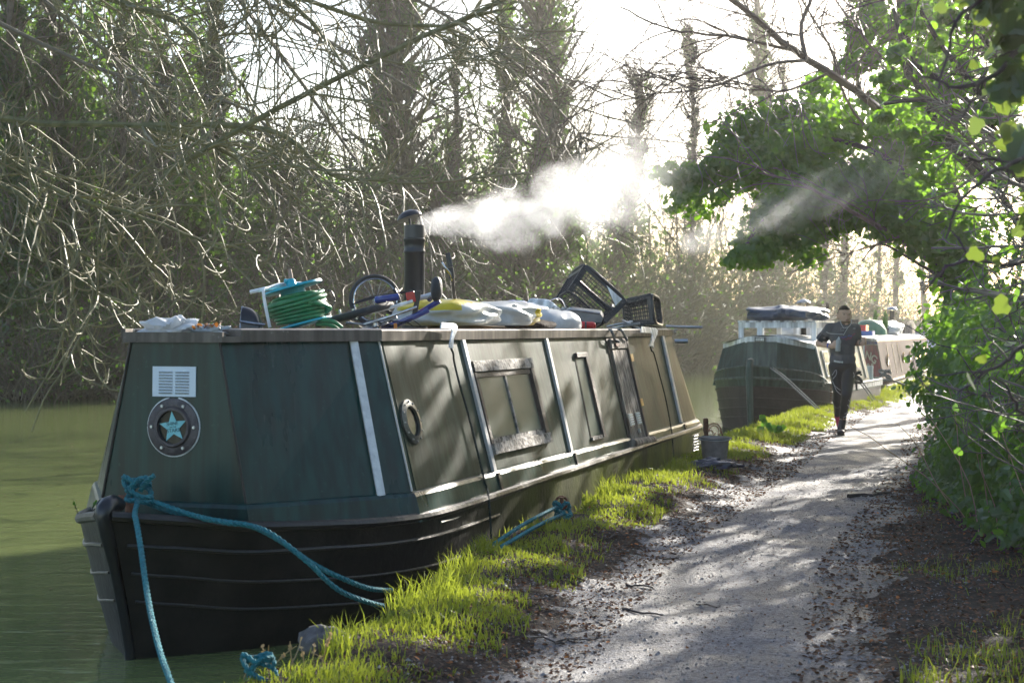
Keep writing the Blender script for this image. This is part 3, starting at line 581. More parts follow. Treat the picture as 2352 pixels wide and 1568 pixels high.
for x,d,w,h,n,mt,lf,lb in [(60,34,200,210,150,'twig_brown',900,'low brown shrub at the water edge far left'),(210,35.5,200,250,170,'twig_brown',700,'dry brown shrub under the left ivy trees'),(340,38,220,300,180,'twig_red',1300,'tangled shrub behind the front cabin corner'),
    (470,39,220,330,190,'twig_brown',1800,'tangled shrub behind the green hose reel'),(600,41,220,300,190,'twig_red',1500,'shrub thicket left of the chimney'),(740,43,230,330,200,'twig_red',1200,'brown thicket right behind the bicycle wheel'),
    (880,45,230,340,200,'twig_brown',900,'thicket behind the chimney pipe'),(1010,46,230,260,200,'twig_red',1500,'thicket behind the bicycle handlebar'),(1150,49,240,260,200,'twig_brown',2200,'leafy thicket behind the compost sacks'),
    (1290,52,260,300,220,'twig_brown',1800,'thicket behind the large basket'),(1420,55,280,340,260,'twig_pale',300,'pale arching thicket behind the small basket'),(1530,58,280,360,280,'twig_pale',250,'pale dense thicket over the open water'),
    (1640,62,300,370,280,'twig_pale',250,'pale dense thicket behind the second boat'),(1760,66,300,330,260,'twig_brown',600,'sunlit thicket behind the blue tarpaulin'),(1880,74,300,300,240,'twig_brown',300,'hazy thicket behind the runner'),(2010,82,300,240,220,'twig_brown',300,'hazy thicket behind the furthest boats'),(2140,90,300,220,200,'twig_brown',300,'hazy thicket at the end of the canal')]:
    shrub(lb,x,d,w,h,n,mt,lf,.03 if mt=='twig_pale' else 0)
# ---- far-off wood that closes the view
rg=np.random.default_rng(5); m=MB(); n=110000
d=44+76*rg.uniform(0,1,n)**1.7; x=rg.uniform(-250,2500,n); hp=np.interp(x,[-250,500,600,760,1000,1250,1330,1420,1620,1720,2100,2500],[13,12,6.5,5.5,7.5,9,6,5,4.4,6,5.5,10]); h=rg.beta(1.0,1.9,n)*hp*(1+.3*np.sin(x*.05+d*.2))*np.where(x>1300,d/75,d/58); Xw=pxy(x,d); ok=(Xw<fx(d)-.5)
C=np.stack([Xw,d,1.0+h],1)[ok]; leaves(m,C,rg.normal(size=C.shape),.30,QUAD,.5,.2,rg); 
nt=420; d=rg.uniform(52,120,nt); x=rg.uniform(-250,2500,nt); Xw=pxy(x,d); ok=Xw<fx(d)-.3; S=np.stack([Xw,d,d*0+.5],1)[ok]; P=grow(S,np.stack([rg.normal(0,.12,len(S)),rg.normal(0,.1,len(S)),np.ones(len(S))],1),rg.uniform(4,12,len(S)),8,.10,(0,0,0),.04,rg)
n2=120000; d2=rg.uniform(38.5,50,n2); x2=rg.uniform(-260,520,n2); C2=np.stack([pxy(x2,d2),d2,.4+rg.uniform(0,1,n2)*np.interp(x2,[-260,250,420,520],[15,14,9,5])*(1+.2*np.sin(x2*.06))],1); lump_=np.sin(C2[:,0]*1.9+np.sin(C2[:,2]*.8)*1.5)+.8*np.sin(C2[:,2]*1.3+C2[:,0]*.7)+.7*rg.normal(size=n2); C2=C2[lump_>-.15]; leaves(m,C2,rg.normal(size=C2.shape)+[0,-.3,.3],.19,QUAD,.5,.4,rg)
n3=60000; d3=rg.uniform(46,62,n3); x3=rg.uniform(420,1720,n3); C3=np.stack([pxy(x3,d3),d3,.5+rg.uniform(0,1,n3)**1.4*np.interp(x3,[420,600,800,1000,1250,1400,1720],[9,5.5,6,7.5,7.5,4.6,4.4])*(1+.25*np.sin(x3*.045))],1); C3=C3[C3[:,0]<fx(C3[:,1])-.6]; leaves(m,C3,rg.normal(size=C3.shape)+[0,-.3,.3],.20,QUAD,.5,.4,rg)
wood=m.build('distant_woodland',MT['ivyfar']); tag(wood,'far off mass of winter woodland closing the canal',kind='stuff')
m=MB(); tubes(m,P,.07,.02,4); S2,T2,_=on(P,6000,.3,1,rg); B=grow(S2,side_dirs(T2,.9,rg,.4),rg.uniform(.6,2.6,len(S2)),5,.14,(0,0,.05),.08,rg); tubes(m,B,.018,.006,3)
ws=m.build('distant_woodland_stems',MT['twig_brown']); tag(ws,'bare stems of the far off winter wood',kind='stuff')
# ---- limb trees given by their boughs
def bough_tree(name,label,boughs,mt,lv,seed,trunk=None,group=None,cat='tree',leafn=0,leafmt='ivy',leafsize=.05):
    """boughs: list of (points, r0, r1); lv: list of (count, spread, lmin, lmax, n, wob, pull, curl, r0, r1)"""
    rg=np.random.default_rng(seed); org=np.asarray(trunk[0][0] if trunk else boughs[0][0][0],float)
    root=empty(name,tuple(org),label=label,cat=cat,group=group)
    if trunk: m=MB(); m.tube(spline(trunk[0],24)-org,np.linspace(trunk[1],trunk[2],24),9); m.build('trunk',MT['bark'],root,smooth=True)
    P=np.array([spline(b[0],16) for b in boughs])-org; P+=rg.normal(0,.018,P.shape)*np.linspace(0,1,16)[None,:,None]
    m=MB(); 
    for p,b in zip(P,boughs): tubes(m,p[None],b[1],b[2],6)
    m.build('boughs',MT[mt] if mt!='twig_pale' else MT['bough_pale'],root,smooth=True)
    m=MB(); cur=P
    for c in lv:
        S,T,t=on(cur,c[0],c[10] if len(c)>10 else .12,1,rg); D=side_dirs(T,c[1],rg,c[11] if len(c)>11 else 0); cur=grow(S,D,rg.uniform(c[2],c[3],c[0]),c[4],c[5],c[6],c[7],rg); tubes(m,cur,c[8],c[9],4 if c[8]>.008 else 3)
    m.build('twigs',MT[mt],root)
    if leafn:
        C,T,_=on(cur,leafn,.1,1,rg); m=MB(); leaves(m,C,rg.normal(size=C.shape),leafsize,IVY,.5,.5,rg); m.build('leaves',MT[leafmt],root)
    return root
MT['bough_pale']=mat('mossy_bough',(.055,.06,.025),(.15,.15,.07),rough=.8,scale=6,bump=.5)
A=lambda *p:[at_d(*q) for q in p]
bough_tree('overhanging_tree','bare overhanging tree with pale up-curled twigs across the upper left',[
  (A((-700,-200,19),(-300,120,18.5),(0,270,18),(330,290,17.5),(560,370,17),(640,480,16.5)),.06,.015),
  (A((-300,120,18.5),(100,420,18),(330,500,17.5),(520,580,17)),.04,.012),
  (A((330,290,17.5),(620,300,17),(760,400,16.8),(930,420,16.5)),.045,.012),
  (A((380,400,17),(640,250,17),(900,120,17.2),(1240,-40,17.5)),.034,.03),
  (A((-300,-260,18.5),(150,-40,18),(420,60,17.5),(560,200,17)),.06,.02),
  (A((-100,-300,18.5),(300,-120,18),(640,-10,17.5),(800,160,17)),.05,.015),
  (A((0,-300,18),(560,-60,17.5),(900,60,17.5),(1180,20,17.5)),.04,.015),
  (A((-300,300,18.5),(0,420,18),(160,560,17.8),(230,700,17.6)),.05,.012)],
  'twig_pale',[(170,1.0,.7,2.0,11,.09,(0,0,-.10),.09,.014,.008,.08),(620,.9,.35,1.1,10,.08,(0,0,.11),.18,.0095,.006,.1),(1100,.8,.12,.45,7,.10,(0,0,.16),.2,.0075,.005,.2)],11,
  trunk=([(-15,20,-.1),(-14.6,20.2,3),(-13.8,20,6),(-12.6,19.8,9)],.4,.2))
bough_tree('overhanging_tree','leafless tree with fine dark twigs hanging over the chimney from the left',[
  (A((-200,-500,30),(300,-200,29),(700,60,28),(1000,240,27)),.07,.02),(A((300,-300,30),(800,-80,29),(1150,120,28),(1350,330,27)),.06,.015),(A((-300,-100,30),(200,150,29),(560,250,28),(760,460,27)),.06,.015),(A((100,0,30),(500,330,29),(700,500,28),(850,600,27)),.05,.012),(A((400,-200,30),(700,200,29),(860,420,28),(1000,480,27)),.05,.012)],
  'twig_brown',[(150,1.0,1.2,3.2,10,.12,(0,0,-.05),.05,.016,.007),(750,.9,.5,1.6,8,.14,(0,0,.0),.1,.009,.005),(1300,.8,.2,.7,5,.15,(0,0,.03),.1,.006,.004)],12,
  trunk=([(-20,31,-.1),(-19,31,4),(-17,31,9)],.45,.25))
# ---- trees on the towpath side
DSC=1.27; A2=lambda *p:[at_d(q[0],q[1],q[2]*DSC) for q in p]
bough_tree('towpath_tree','bare tree with a long diagonal limb arching over the second boat',[
  (A2((2110,330,16),(2041,270,15.6),(1930,185,15.2),(1820,117,15),(1740,50,14.8),(1620,-50,14.5)),.055,.03),
  (A2((1850,140,15),(1840,60,15.2),(1870,-20,15.4),(1890,-100,15.5)),.03,.02),
  (A2((1820,117,15),(1700,90,14.6),(1560,70,14.4),(1420,20,14.2)),.022,.008),
  (A2((1850,140,15),(1760,150,14.6),(1640,200,14.4),(1530,215,14.2),(1400,230,14)),.024,.006),
  (A2((1900,170,15.1),(1790,210,14.8),(1650,180,14.5),(1540,190,14.3)),.02,.006),
  (A2((2110,400,16),(1960,260,15.5),(1900,100,15.4),(1800,-60,15.2)),.02,.01),
  (A2((2190,640,15),(2060,545,14.6),(1960,490,14.2),(1860,430,14),(1740,400,13.8)),.04,.008),
  (A2((2200,300,15),(2040,150,15),(1960,60,15),(1880,-60,15)),.022,.01)],
  'twig_red',[(95,.9,.5,1.5,9,.13,(0,0,-.05),.08,.010,.004),(520,.9,.25,.8,7,.15,(0,0,-.04),.08,.006,.003),(950,.8,.08,.3,4,.15,(0,0,-.02),.1,.004,.0025)],21,
  trunk=(A2((2240,1000,16),(2225,760,16),(2180,500,16),(2110,330,16)),.13,.07),group='trees beside the towpath')
def blob_leaves(m,blobs,n,size,rg,shape=IVY,shell=.55,down=.9,jit=.55,face=(0,-.4,.45)):
    fr=rg.uniform(size=n)<.12
    B=np.array(blobs,float); vol=B[:,3]*B[:,4]*B[:,5]; vol=vol**.72; i=rg.choice(len(B),n,p=vol/vol.sum()); o=unit(rg.normal(size=(n,3))); r=rg.uniform(shell,1.06,n)**.7
    r*=1+.16*np.sin(o[:,0]*7+i)*np.cos(o[:,2]*6+i*2)
    r=np.where(fr,r*rg.uniform(1.0,1.35,n),r)
    C=B[i,:3]+o*r[:,None]*B[i,3:6]; leaves(m,C,o*.8+np.asarray(face),size,shape,jit,down,rg,fold=.25); return C
def pb(x,y,d,rx,rz,ry=.5): q=at_d(x,y,d); return (q[0],q[1],q[2],rx/FPX*d,ry,rz/FPX*d)
def pb2(x,y,d,rx,rz,ry=.5): return pb(x,y,d*DSC,rx,rz,ry)
rg=np.random.default_rng(31)
arch=[pb2(2212,760,14.5,52,120,.5),pb2(2190,620,14.6,62,100,.5),pb2(2120,520,14.6,80,80,.5),pb2(2050,455,14.8,90,75,.6),pb2(1970,420,15,100,90,.7),pb2(1880,440,15,100,80,.7),pb2(1800,500,15,80,70,.6),pb2(1735,555,15,60,50,.5),pb2(1700,600,14.8,36,26,.4),pb2(1860,350,15.4,110,80,.7),
      pb2(1760,380,15.6,100,70,.6),pb2(1680,400,15.8,90,55,.5),pb2(1620,430,15.8,60,40,.4),pb2(1590,395,15.8,50,30,.4),pb2(1545,425,15.8,30,18,.3),pb2(1530,385,15.8,26,14,.3),pb2(1640,465,15.6,30,18,.3),pb2(1570,455,15.6,22,12,.3),pb2(1700,310,16,100,50,.5),pb2(1800,280,16,110,55,.5),pb2(1920,300,16,120,60,.6),pb2(2040,340,15.5,100,70,.6),pb2(2130,400,15.5,90,80,.6),pb2(2200,560,14.5,80,110,.6),pb2(2060,560,14.6,60,40,.4),pb2(1990,510,14.8,70,40,.4),pb2(2235,880,14.5,52,90,.5),pb2(1900,530,15,50,36,.4),pb2(1830,560,15,46,30,.4)]
root=empty('ivy_arch',tuple(at_z(2215,990,.3)),label='mass of glossy ivy arching over the towpath on leaning branches',cat='ivy',group='ivy growth beside the towpath'); org=np.array(root.location)
m=MB(); C=blob_leaves(m,[(b[0]-org[0]+rg.normal(0,.12),b[1]-org[1],b[2]-org[2]+rg.normal(0,.1),b[3]*k_,b[4]*k_,b[5]*k_) for b in arch for k_ in (1.05,.7,.6)],21000,.074,rg,shell=.3); m.build('leaves',MT['ivy'],root)
m=MB()
for pts,r0,r1 in [(A2((2225,1060,14.6),(2200,800,14.6),(2150,600,14.8),(2060,470,15),(1900,430,15),(1760,500,15),(1700,590,14.8)),.07,.015),(A2((2150,600,14.8),(2080,400,15.2),(1900,320,15.6),(1700,360,15.8),(1590,400,15.8)),.05,.01),(A2((2180,650,14.6),(2100,600,14.6),(2020,560,14.7),(1980,600,14.7)),.025,.006)]:
    m.tube(spline(np.array(pts)-org,26),np.linspace(r0,r1,26),7)
m.build('stems',MT['barkdark'],root,smooth=True)
# second ivy tree behind, right of the runner, reaching to the top of the picture
rg=np.random.default_rng(33); root=empty('ivy_tree',tuple(at_z(2262,890,.3)),label='tall ivy tree behind the arch with sky showing between its leaves',cat='tree',group='trees beside the towpath'); org=np.array(root.location)
bl=[pb(x+rg.normal(0,40),y,26+rg.normal(0,.8),rg.uniform(28,58),rg.uniform(20,42),.5) for x,y in [(2075,y) for y in range(-60,420,30)]+[(1960,y) for y in range(20,330,45)]+[(2160,y) for y in range(-40,420,40)]+[(2010,y) for y in range(-60,300,50)]+[(2250,y) for y in range(-40,420,50)]+[(2180,300),(2120,250)]]
m=MB(); blob_leaves(m,[(b[0]-org[0],b[1]-org[1],b[2]-org[2],b[3],b[4],b[5]) for b in bl],9500,.10,rg,shell=.1); m.build('ivy',MT['ivy'],root)
m=MB(); m.tube(spline(np.array(A((2262,890,25.8),(2240,600,26),(2160,380,26),(2080,120,26),(2060,-300,26)))-org,20),np.linspace(.16,.08,20),9); m.build('trunk',MT['barkdark'],root,smooth=True)
m=MB(); P=np.array([spline(np.array(A(*q))-org,12) for q in [((2080,500,26),(2150,300,26),(2260,100,26)),((2075,400,26),(1990,250,26),(1940,60,26)),((2070,200,26),(2150,60,26),(2200,-100,26))]]); tubes(m,P,.04,.015,5)
S,T,_=on(P,90,.1,1,rg); B=grow(S,side_dirs(T,1,rg),rg.uniform(.5,1.6,90),7,.15,(0,0,0),.1,rg); tubes(m,B,.012,.005,3); m.build('branches',MT['barkdark'],root)
bough_tree('towpath_tree','bare ivy flecked tree just beyond the right edge whose twigs shade the near path',[  # unseen tree, added so that its twigs dapple the near path with shade
  ([(7.6,17.5,1.5),(7.2,17.2,3.6),(6.6,16.6,5.0),(6.0,16,6.2)],.07,.02),([(7.4,17.4,2.8),(6.6,18.3,4.2),(6.3,19.2,5.4)],.05,.012),([(7.4,17.4,2.6),(8.2,18.2,4.4),(8.0,19.6,6.0)],.05,.012),([(7.3,17.3,3.2),(7.6,15.8,4.6),(7.0,14.8,5.6)],.05,.012),([(7.2,17.2,3.6),(7.6,18.6,5.4),(7.2,20,7)],.05,.012)],
  'twig_brown',[(60,.9,.6,1.7,9,.12,(0,0,.0),.06,.016,.007),(330,.9,.3,.9,6,.14,(0,0,.0),.1,.008,.004)],23,trunk=([(7.8,17.6,.3),(7.7,17.6,1.6),(7.4,17.4,2.8)],.14,.10),group='trees beside the towpath',leafn=2600,leafsize=.11)
# ivy hung limbs before the arch, placed to throw shadow bands on the boat
rg=np.random.default_rng(35); root=empty('ivy_tree',tuple(at_z(2330,1050,.3)),label='ivy hung limbs reaching left above the hedge in front of the arch',cat='tree',group='trees beside the towpath'); org=np.array(root.location)
m=MB(); LB=[((2420,600,17),(2300,330,17),(2180,200,17),(2040,120,17)),((2420,500,17),(2280,260,17),(2150,90,17),(2080,-40,17)),((2400,640,17),(2280,420,17),(2160,330,17),(2060,300,17)),((2330,1040,17),(2400,800,17),(2420,560,17),(2440,200,17)),((2400,300,17.5),(2280,120,17.5),(2190,0,17.5),(2120,-120,17.5)),((2300,330,16),(2200,250,16),(2110,230,16),(2030,240,16)),((2260,420,18),(2150,280,18),(2090,160,18),(2050,20,18))]
for q,r_ in zip(LB,(.06,.05,.045,.12,.05,.045,.06)): m.tube(spline(np.array(A(*q))-org,20),np.linspace(r_,r_*.35,20),7)
m.build('limbs',MT['barkdark'],root,smooth=True)
bl=[pb(x,y,17+rg.normal(0,.2),rg.uniform(16,42),rg.uniform(10,22),.25) for x,y in [(2060,125),(2120,165),(2185,205),(2240,250),(2100,60),(2150,100),(2210,150),(2080,305),(2140,325),(2215,360),(2270,400),(2300,330),(2330,380),(2180,270),(2250,200),(2290,270),(2120,230),(2060,200),(2030,180),(2090,20),(2130,-20),(2180,40),(2240,60),(2030,270)]]
m=MB(); blob_leaves(m,[(b[0]-org[0],b[1]-org[1],b[2]-org[2],b[3],b[4],b[5]) for b in bl],4200,.075,rg,shell=.1); m.build('ivy',MT['ivy'],root)
# ---- hedge
rg=np.random.default_rng(41)
def hedge_edge(y): return np.interp(y,[4,7,9,11,13,16,20,26,40],[4.3,3.3,2.95,3.12,3.5,4.75,6.35,9.0,14.0])
hb=[]
for y in np.arange(7.2,30,.42):
    e=hedge_edge(y); top=np.interp(y,[7,9,11,13.5,16,30],[.75,1.0,1.4,1.7,1.9,2.3]); z=.35
    while z<top: 
        rr=rg.uniform(.22,.42); hb.append((e+rr*.6+rg.normal(0,.08)+.12*(z-.3)*rg.uniform(-.5,1),y+rg.normal(0,.15),z,rr,rr,rr)); z+=rg.uniform(.2,.34)
    hb.append((e+.05,y,.36,.3,.35,.16))
root=empty('ivy_hedge',(3.4,10,.3),label='dark glossy ivy hedge along the right edge of the towpath',cat='hedge',group='ivy growth beside the towpath'); org=np.array([3.4,10,.3])
hk=[(rg.uniform(3.6,5.5)+.0*y_,y_+rg.normal(0,.3),z_,.8,.8,.7) for y_ in np.arange(-9,6.0,.9) for z_ in np.arange(.6,4.6,.9)]+[(x_,-10+rg.normal(0,.5),z_,1.2,.8,1.0) for x_ in np.arange(-.5,5,1.3) for z_ in np.arange(.8,4,1.1)]  # unseen hedge beside and behind the camera, added to darken the boat's reflections
hb2=[(b[0]-org[0],b[1]-org[1],b[2]-org[2],*b[3:]) for b in hb]
m=MB(); blob_leaves(m,[b for b in hb2 if b[1]<4.5],22000,.052,rg,face=(-.45,-.3,.5)); blob_leaves(m,[b for b in hb2 if b[1]>=4.5],9000,.075,rg,face=(-.45,-.3,.5)); blob_leaves(m,[(b[0]-org[0],b[1]-org[1],b[2]-org[2],*b[3:]) for b in hk],9000,.16,rg,QUAD); m.build('leaves',MT['ivy'],root)
m=MB(); S=np.stack([hedge_edge(np.linspace(6.8,20,110))+rg.uniform(.15,.9,110)-org[0],np.linspace(6.8,20,110)-org[1],np.zeros(110)],1)
P=grow(S,np.stack([rg.normal(.12,.2,110),rg.normal(0,.25,110),np.ones(110)],1),rg.uniform(.7,1.9,110),10,.10,(0,0,-.02),.06,rg); tubes(m,P,.009,.004,4)
S2,T2,_=on(P,700,.2,1,rg); B=grow(S2,side_dirs(T2,1.1,rg),rg.uniform(.15,.5,700),7,.14,(0,0,-.02),.1,rg); tubes(m,B,.0045,.0025,3); m.build('stems',MT['barkdark'],root)
# ---- ivy clad wood behind the hedge, added to darken reflections in the boat side
rg=np.random.default_rng(47); n=46000; y=11+60*rg.uniform(0,1,n)**1.3; x=hedge_edge(y)*np.where(y>40,y/40,1)+rg.uniform(1.0,11,n)**1.0; zs=.3+(x-1.2)/.5*.384; hm=np.minimum(.92*zs,10)*(1+.12*np.sin(x*1.7+y*.9)); z=.3+hm*rg.uniform(0,1,n); lum=np.sin(x*1.6+np.sin(z*1.1)*1.2)+.8*np.sin(z*1.5+y*.8)+.8*rg.normal(size=n); ok=lum>-.5
m=MB(); C=np.stack([x,y,z],1)[ok]; leaves(m,C,rg.normal(size=C.shape)+[-.3,-.3,.3],.22,QUAD,.5,.4,rg)
S=np.stack([hedge_edge(np.linspace(12,60,90))*np.where(np.linspace(12,60,90)>40,np.linspace(12,60,90)/40,1)+rg.uniform(1,9,90),np.linspace(12,60,90),np.full(90,.2)],1); P=grow(S,np.stack([rg.normal(0,.15,90),rg.normal(0,.1,90),np.ones(90)],1),np.minimum(.3+(S[:,0]-1.2)*.75,9),8,.08,(0,0,0),.03,rg); tubes(m,P,.06,.02,5)
o=m.build('woodland',MT['ivyfar']); tag(o,'dense ivy clad wood standing behind the towpath hedge',kind='stuff')
# ---- hawthorn thicket on the right
def thicket(label,seed,x0,x1,y0,y1,d0,d1,n1,n2,n3,leafn,mt,org_px,r=(.012,.006,.004),bias=(-1,-.1,.15),leafsz=.05,L1=(1.0,2.6),group='thorny thickets right of the towpath'):
    rg=np.random.default_rng(seed); org=np.array(at_z(*org_px,.3)); root=empty('thorn_bush',tuple(org),label=label,cat='bush',group=group)
    X=rg.uniform(x0,x1,n1); Y_=rg.uniform(y0,y1,n1); D_=rg.uniform(d0,d1,n1); S=np.array([at_d(a,b,c) for a,b,c in zip(X,Y_,D_)])-org
    Dr=np.array(bias)+rg.normal(0,.5,(n1,3)); P=grow(S,Dr,rg.uniform(*L1,n1),11,.10,(0,0,.01),.06,rg); m=MB(); tubes(m,P,r[0],r[0]*.5,5)
    S2,T2,_=on(P,n2,.1,1,rg); B=grow(S2,side_dirs(T2,.9,rg),rg.uniform(.25,.9,n2)*L1[1]/2.6,8,.13,(0,0,0),.08,rg); tubes(m,B,r[1],r[1]*.5,4)
    S3,T3,_=on(B,n3,.1,1,rg); B3=grow(S3,side_dirs(T3,1.2,rg),rg.uniform(.06,.3,n3)*L1[1]/2.6,4,.13,(0,0,0),.08,rg); tubes(m,B3,r[2],r[2]*.5,3)
    m.build('branches',MT[mt],root)
    if leafn: C,T,_=on(B,leafn,.3,1,rg); m=MB(); leaves(m,C,rg.normal(size=C.shape)+[0,-.3,.3],leafsz,IVY,.3,.6,rg); m.build('leaves',MT['ivy'],root)
    return root
thicket('thicket of bare thorny twigs above the ivy hedge',51,2370,2600,120,1050,8.5,12.5,60,480,1300,520,'hazeltwig',(2380,1150),L1=(.3,.8))
thicket('upper thicket of reddish twigs over the ivy arch',52,2300,2700,-200,520,11,15,50,520,1500,420,'twig_red',(2330,1100),L1=(.5,1.5))
thicket('stemmy scrub at the foot of the hedge beside the camera',53,2420,2620,700,1150,5.5,8.0,24,180,380,70,'twig_brown',(2450,1300),r=(.005,.003,.002),L1=(.3,.75),bias=(-.8,0,.6))
# near blurred ivy at the top right corner
rg=np.random.default_rng(61); org=np.array([2.02,4.7,.32]); root=empty('ivy_sapling',tuple(org),label='close out of focus ivy hung sapling at the right edge of the picture',cat='sapling',group='ivy growth beside the towpath')
Pn=np.array([spline(np.array([(1.98,4.62,max(.6,CAMZ-(q[0][1]-HY)/FPX*4.5+.1))]+[at_d(u_[0],u_[1],u_[2]*1.42) for u_ in (q[1:] if q[0][0]>2650 else q)])-org,20) for q in [((2700,260,3.0),(2400,350,2.9),(2250,420,2.8),(2170,560,2.8)),((2700,-50,3),(2380,80,2.9),(2240,190,2.8),(2150,185,2.8)),((2700,420,3.2),(2400,580,3),(2230,600,3),(2160,650,3)),((2700,700,3.2),(2400,790,3),(2280,850,3),(2200,900,3)),((2700,850,3.2),(2450,1000,3.2),(2330,960,3.1),(2240,880,3)),((2600,-200,2.8),(2300,-30,2.8),(2200,90,2.8),(2170,200,2.8)),((2700,500,3),(2420,420,3),(2300,380,3),(2210,380,3))]])
m=MB(); m.tube(spline(np.array([(2.02,4.7,.3),(2.0,4.66,1.2),(1.97,4.6,2.2),(1.95,4.55,3.3)])-org,20),np.linspace(.035,.018,20),8); Pn+=np.cumsum(rg.normal(0,.006,Pn.shape),axis=1); tubes(m,Pn,.009,.003,6); S,T,_=on(Pn,34,.1,.85,rg); B=grow(S,side_dirs(T,1.0,rg),rg.uniform(.05,.16,34),6,.13,(0,0,0),.1,rg); tubes(m,B,.0028,.0015,4); m.build('branches',MT['barkdark'],root,smooth=True)
m=MB(); bl=[pb(2340,60,4.12,80,120,.15),pb(2330,200,4.12,45,60,.12),pb(2345,330,4.12,30,60,.1),pb(2270,-20,3.98,60,50,.12),pb(2380,480,4.26,40,90,.1)]; blob_leaves(m,[(b[0]-org[0],b[1]-org[1],b[2]-org[2],b[3],b[4],b[5]) for b in bl],170,.062,rg,shell=.1)
LP=[at_d(x,y,4.1)-org for x,y in [(2235,150),(2240,290),(2240,585),(2290,600),(2255,825),(2200,965),(2300,700),(2160,20),(2230,875)]]
leaves(m,np.array(LP),np.tile([[0,-1,.2]],(len(LP),1)),.042,IVY,.5,.5,rg); m.build('leaves',MT['ivynear'],root)
# ================================================================ FURTHER BOATS
class Thing:
    def __init__(s,name,org,label=None,cat=None,group=None,rz=0.0):
        s.o=np.asarray(org,float); s.e=empty(name,tuple(s.o),rz,label=label,cat=cat,group=group)
    def part(s,name,m,mt,smooth=False,bevel=0,parent=None,label=None):
        V,F=m.arrays(); o=np_mesh(name,V-s.o,F,mt,parent or s.e,smooth)
        if bevel: b=o.modifiers.new("bevel","BEVEL"); b.width=bevel; b.segments=2; b.limit_method='ANGLE'; b.angle_limit=R(35)
        elif smooth:
            try: o.data.set_sharp_from_angle(angle=R(45))
            except Exception: pass
        if label: o["label"]=label
        return o
def hull2(root,gwl,wll,mt_top,mt_low,band,stem_top,guard):
    """gwl rows (s,p,z); wll rows (s,p)"""
    G_=resamp(np.array(gwl,float),4); W_=resamp(np.array(wll,float),4); G_[:,1]=np.maximum(G_[:,1],.012); W_[:,1]=np.maximum(W_[:,1],.012)
    def rows(zs):
        out=[]
        for g_,w_ in zip(G_,W_):
            r=[]
            for q in zs(g_[2]):
                t=q/g_[2]; r.append((w_[1]+(g_[1]-w_[1])*(t+.12*math.sin(max(t,0)*math.pi)),w_[0]+(g_[0]-w_[0])*t,q))
            out.append(r)
        return np.array(out)
    for name,mt,zs in(('hull',mt_low,lambda z:[-.4,0,.1,.2,.3,.4,z-band]),('hull_band',mt_top,lambda z:[z-band,z-band*.5,z])):
        A_=rows(zs); m=MB(); m.grid(A_[:,::-1]); m.grid(A_*np.array([-1,1,1])); m.build(name,mt,root,smooth=True)
    m=MB(); a=np.stack([G_[:,1]-.01,G_[:,0],G_[:,2]-.01],-1); m.grid(np.stack([a*[-1,1,1],a],0)[::-1]); m.build('deck',mt_top,root)
    m=MB()
    for sg in(1,-1): m.tube(np.stack([sg*G_[:,1],G_[:,0],G_[:,2]],-1),.022,6)
    m.build('gunwale_guard',guard,root,smooth=True)
    m=MB(); s0,z0=G_[0,0],G_[0,2]; sw=W_[0,0]; m.tube([(0,sw+.02,-.3),(0,sw-.02,0),(0,(sw+s0)/2-.03,z0*.5),(0,s0-.03,z0),(0,s0-.02,(z0+stem_top)/2),(0,s0+.02,stem_top),(0,s0+.06,stem_top)],[.045,.045,.05,.055,.055,.055,.05],8); m.build('stem_post',guard,root,smooth=True)
    for off in(band+.0,.30,.44,.58):
        m=MB()
        for sg in(1,-1):
            pts=[]
            for g_,w_ in zip(G_[1:22],W_[1:22]):
                q=g_[2]-off; t=max(q/g_[2],.02); pts.append((sg*(w_[1]+(g_[1]-w_[1])*(t+.12*math.sin(t*math.pi))+.006),w_[0]+(g_[0]-w_[0])*t,max(q,.02)))
            m.tube(pts,.013,6)
        m.build('rubbing_strake',mt_low,root)
def cabin2(root,base,top,zb,zt,mt,mts=None,roofmt=None,camber=.10,band=.075):
    b=np.array([(p,s,zb) for p,s in base]); t=np.array([(p,s,zt) for p,s in top]); n=len(b)
    tc=t.copy(); hw=np.abs(t[:,0]).max(); tc[:,2]=zt+camber*(1-(np.abs(t[:,0])/hw)**1.6)
    m=MB(); k=np.arange(n); k2=(k+1)%n; m.add(np.vstack([b,tc]),[np.stack([k,k2,n+k2,n+k],1)]); m.build('cabin',mt,root)
    o=tc.copy(); o[:,0]*=1.02; o[:,1]=o[:,1].mean()+(o[:,1]-o[:,1].mean())*1.01
    def up(dz,inset=1.0): q=o.copy(); q[:,2]+=dz; q[:,0]*=inset; return q
    m=MB(); V=np.vstack([up(-band),up(0),up(.012,.95)]); m.add(V,[np.concatenate([np.stack([k+i*n,k2+i*n,k2+(i+1)*n,k+(i+1)*n],1) for i in(0,1)]),(2*n+k)[None]])
    y0,y1=t[:,1].min()+.12,t[:,1].max()-.05; xx=np.linspace(-hw*.97,hw*.97,11); ysn=np.linspace(y0,y1,4)
    m.grid(np.array([[(x,y,zt+.013+camber*(1-(abs(x)/hw)**1.6)) for y in ysn] for x in xx])); m.build('roof',roofmt or MT['white'],root)
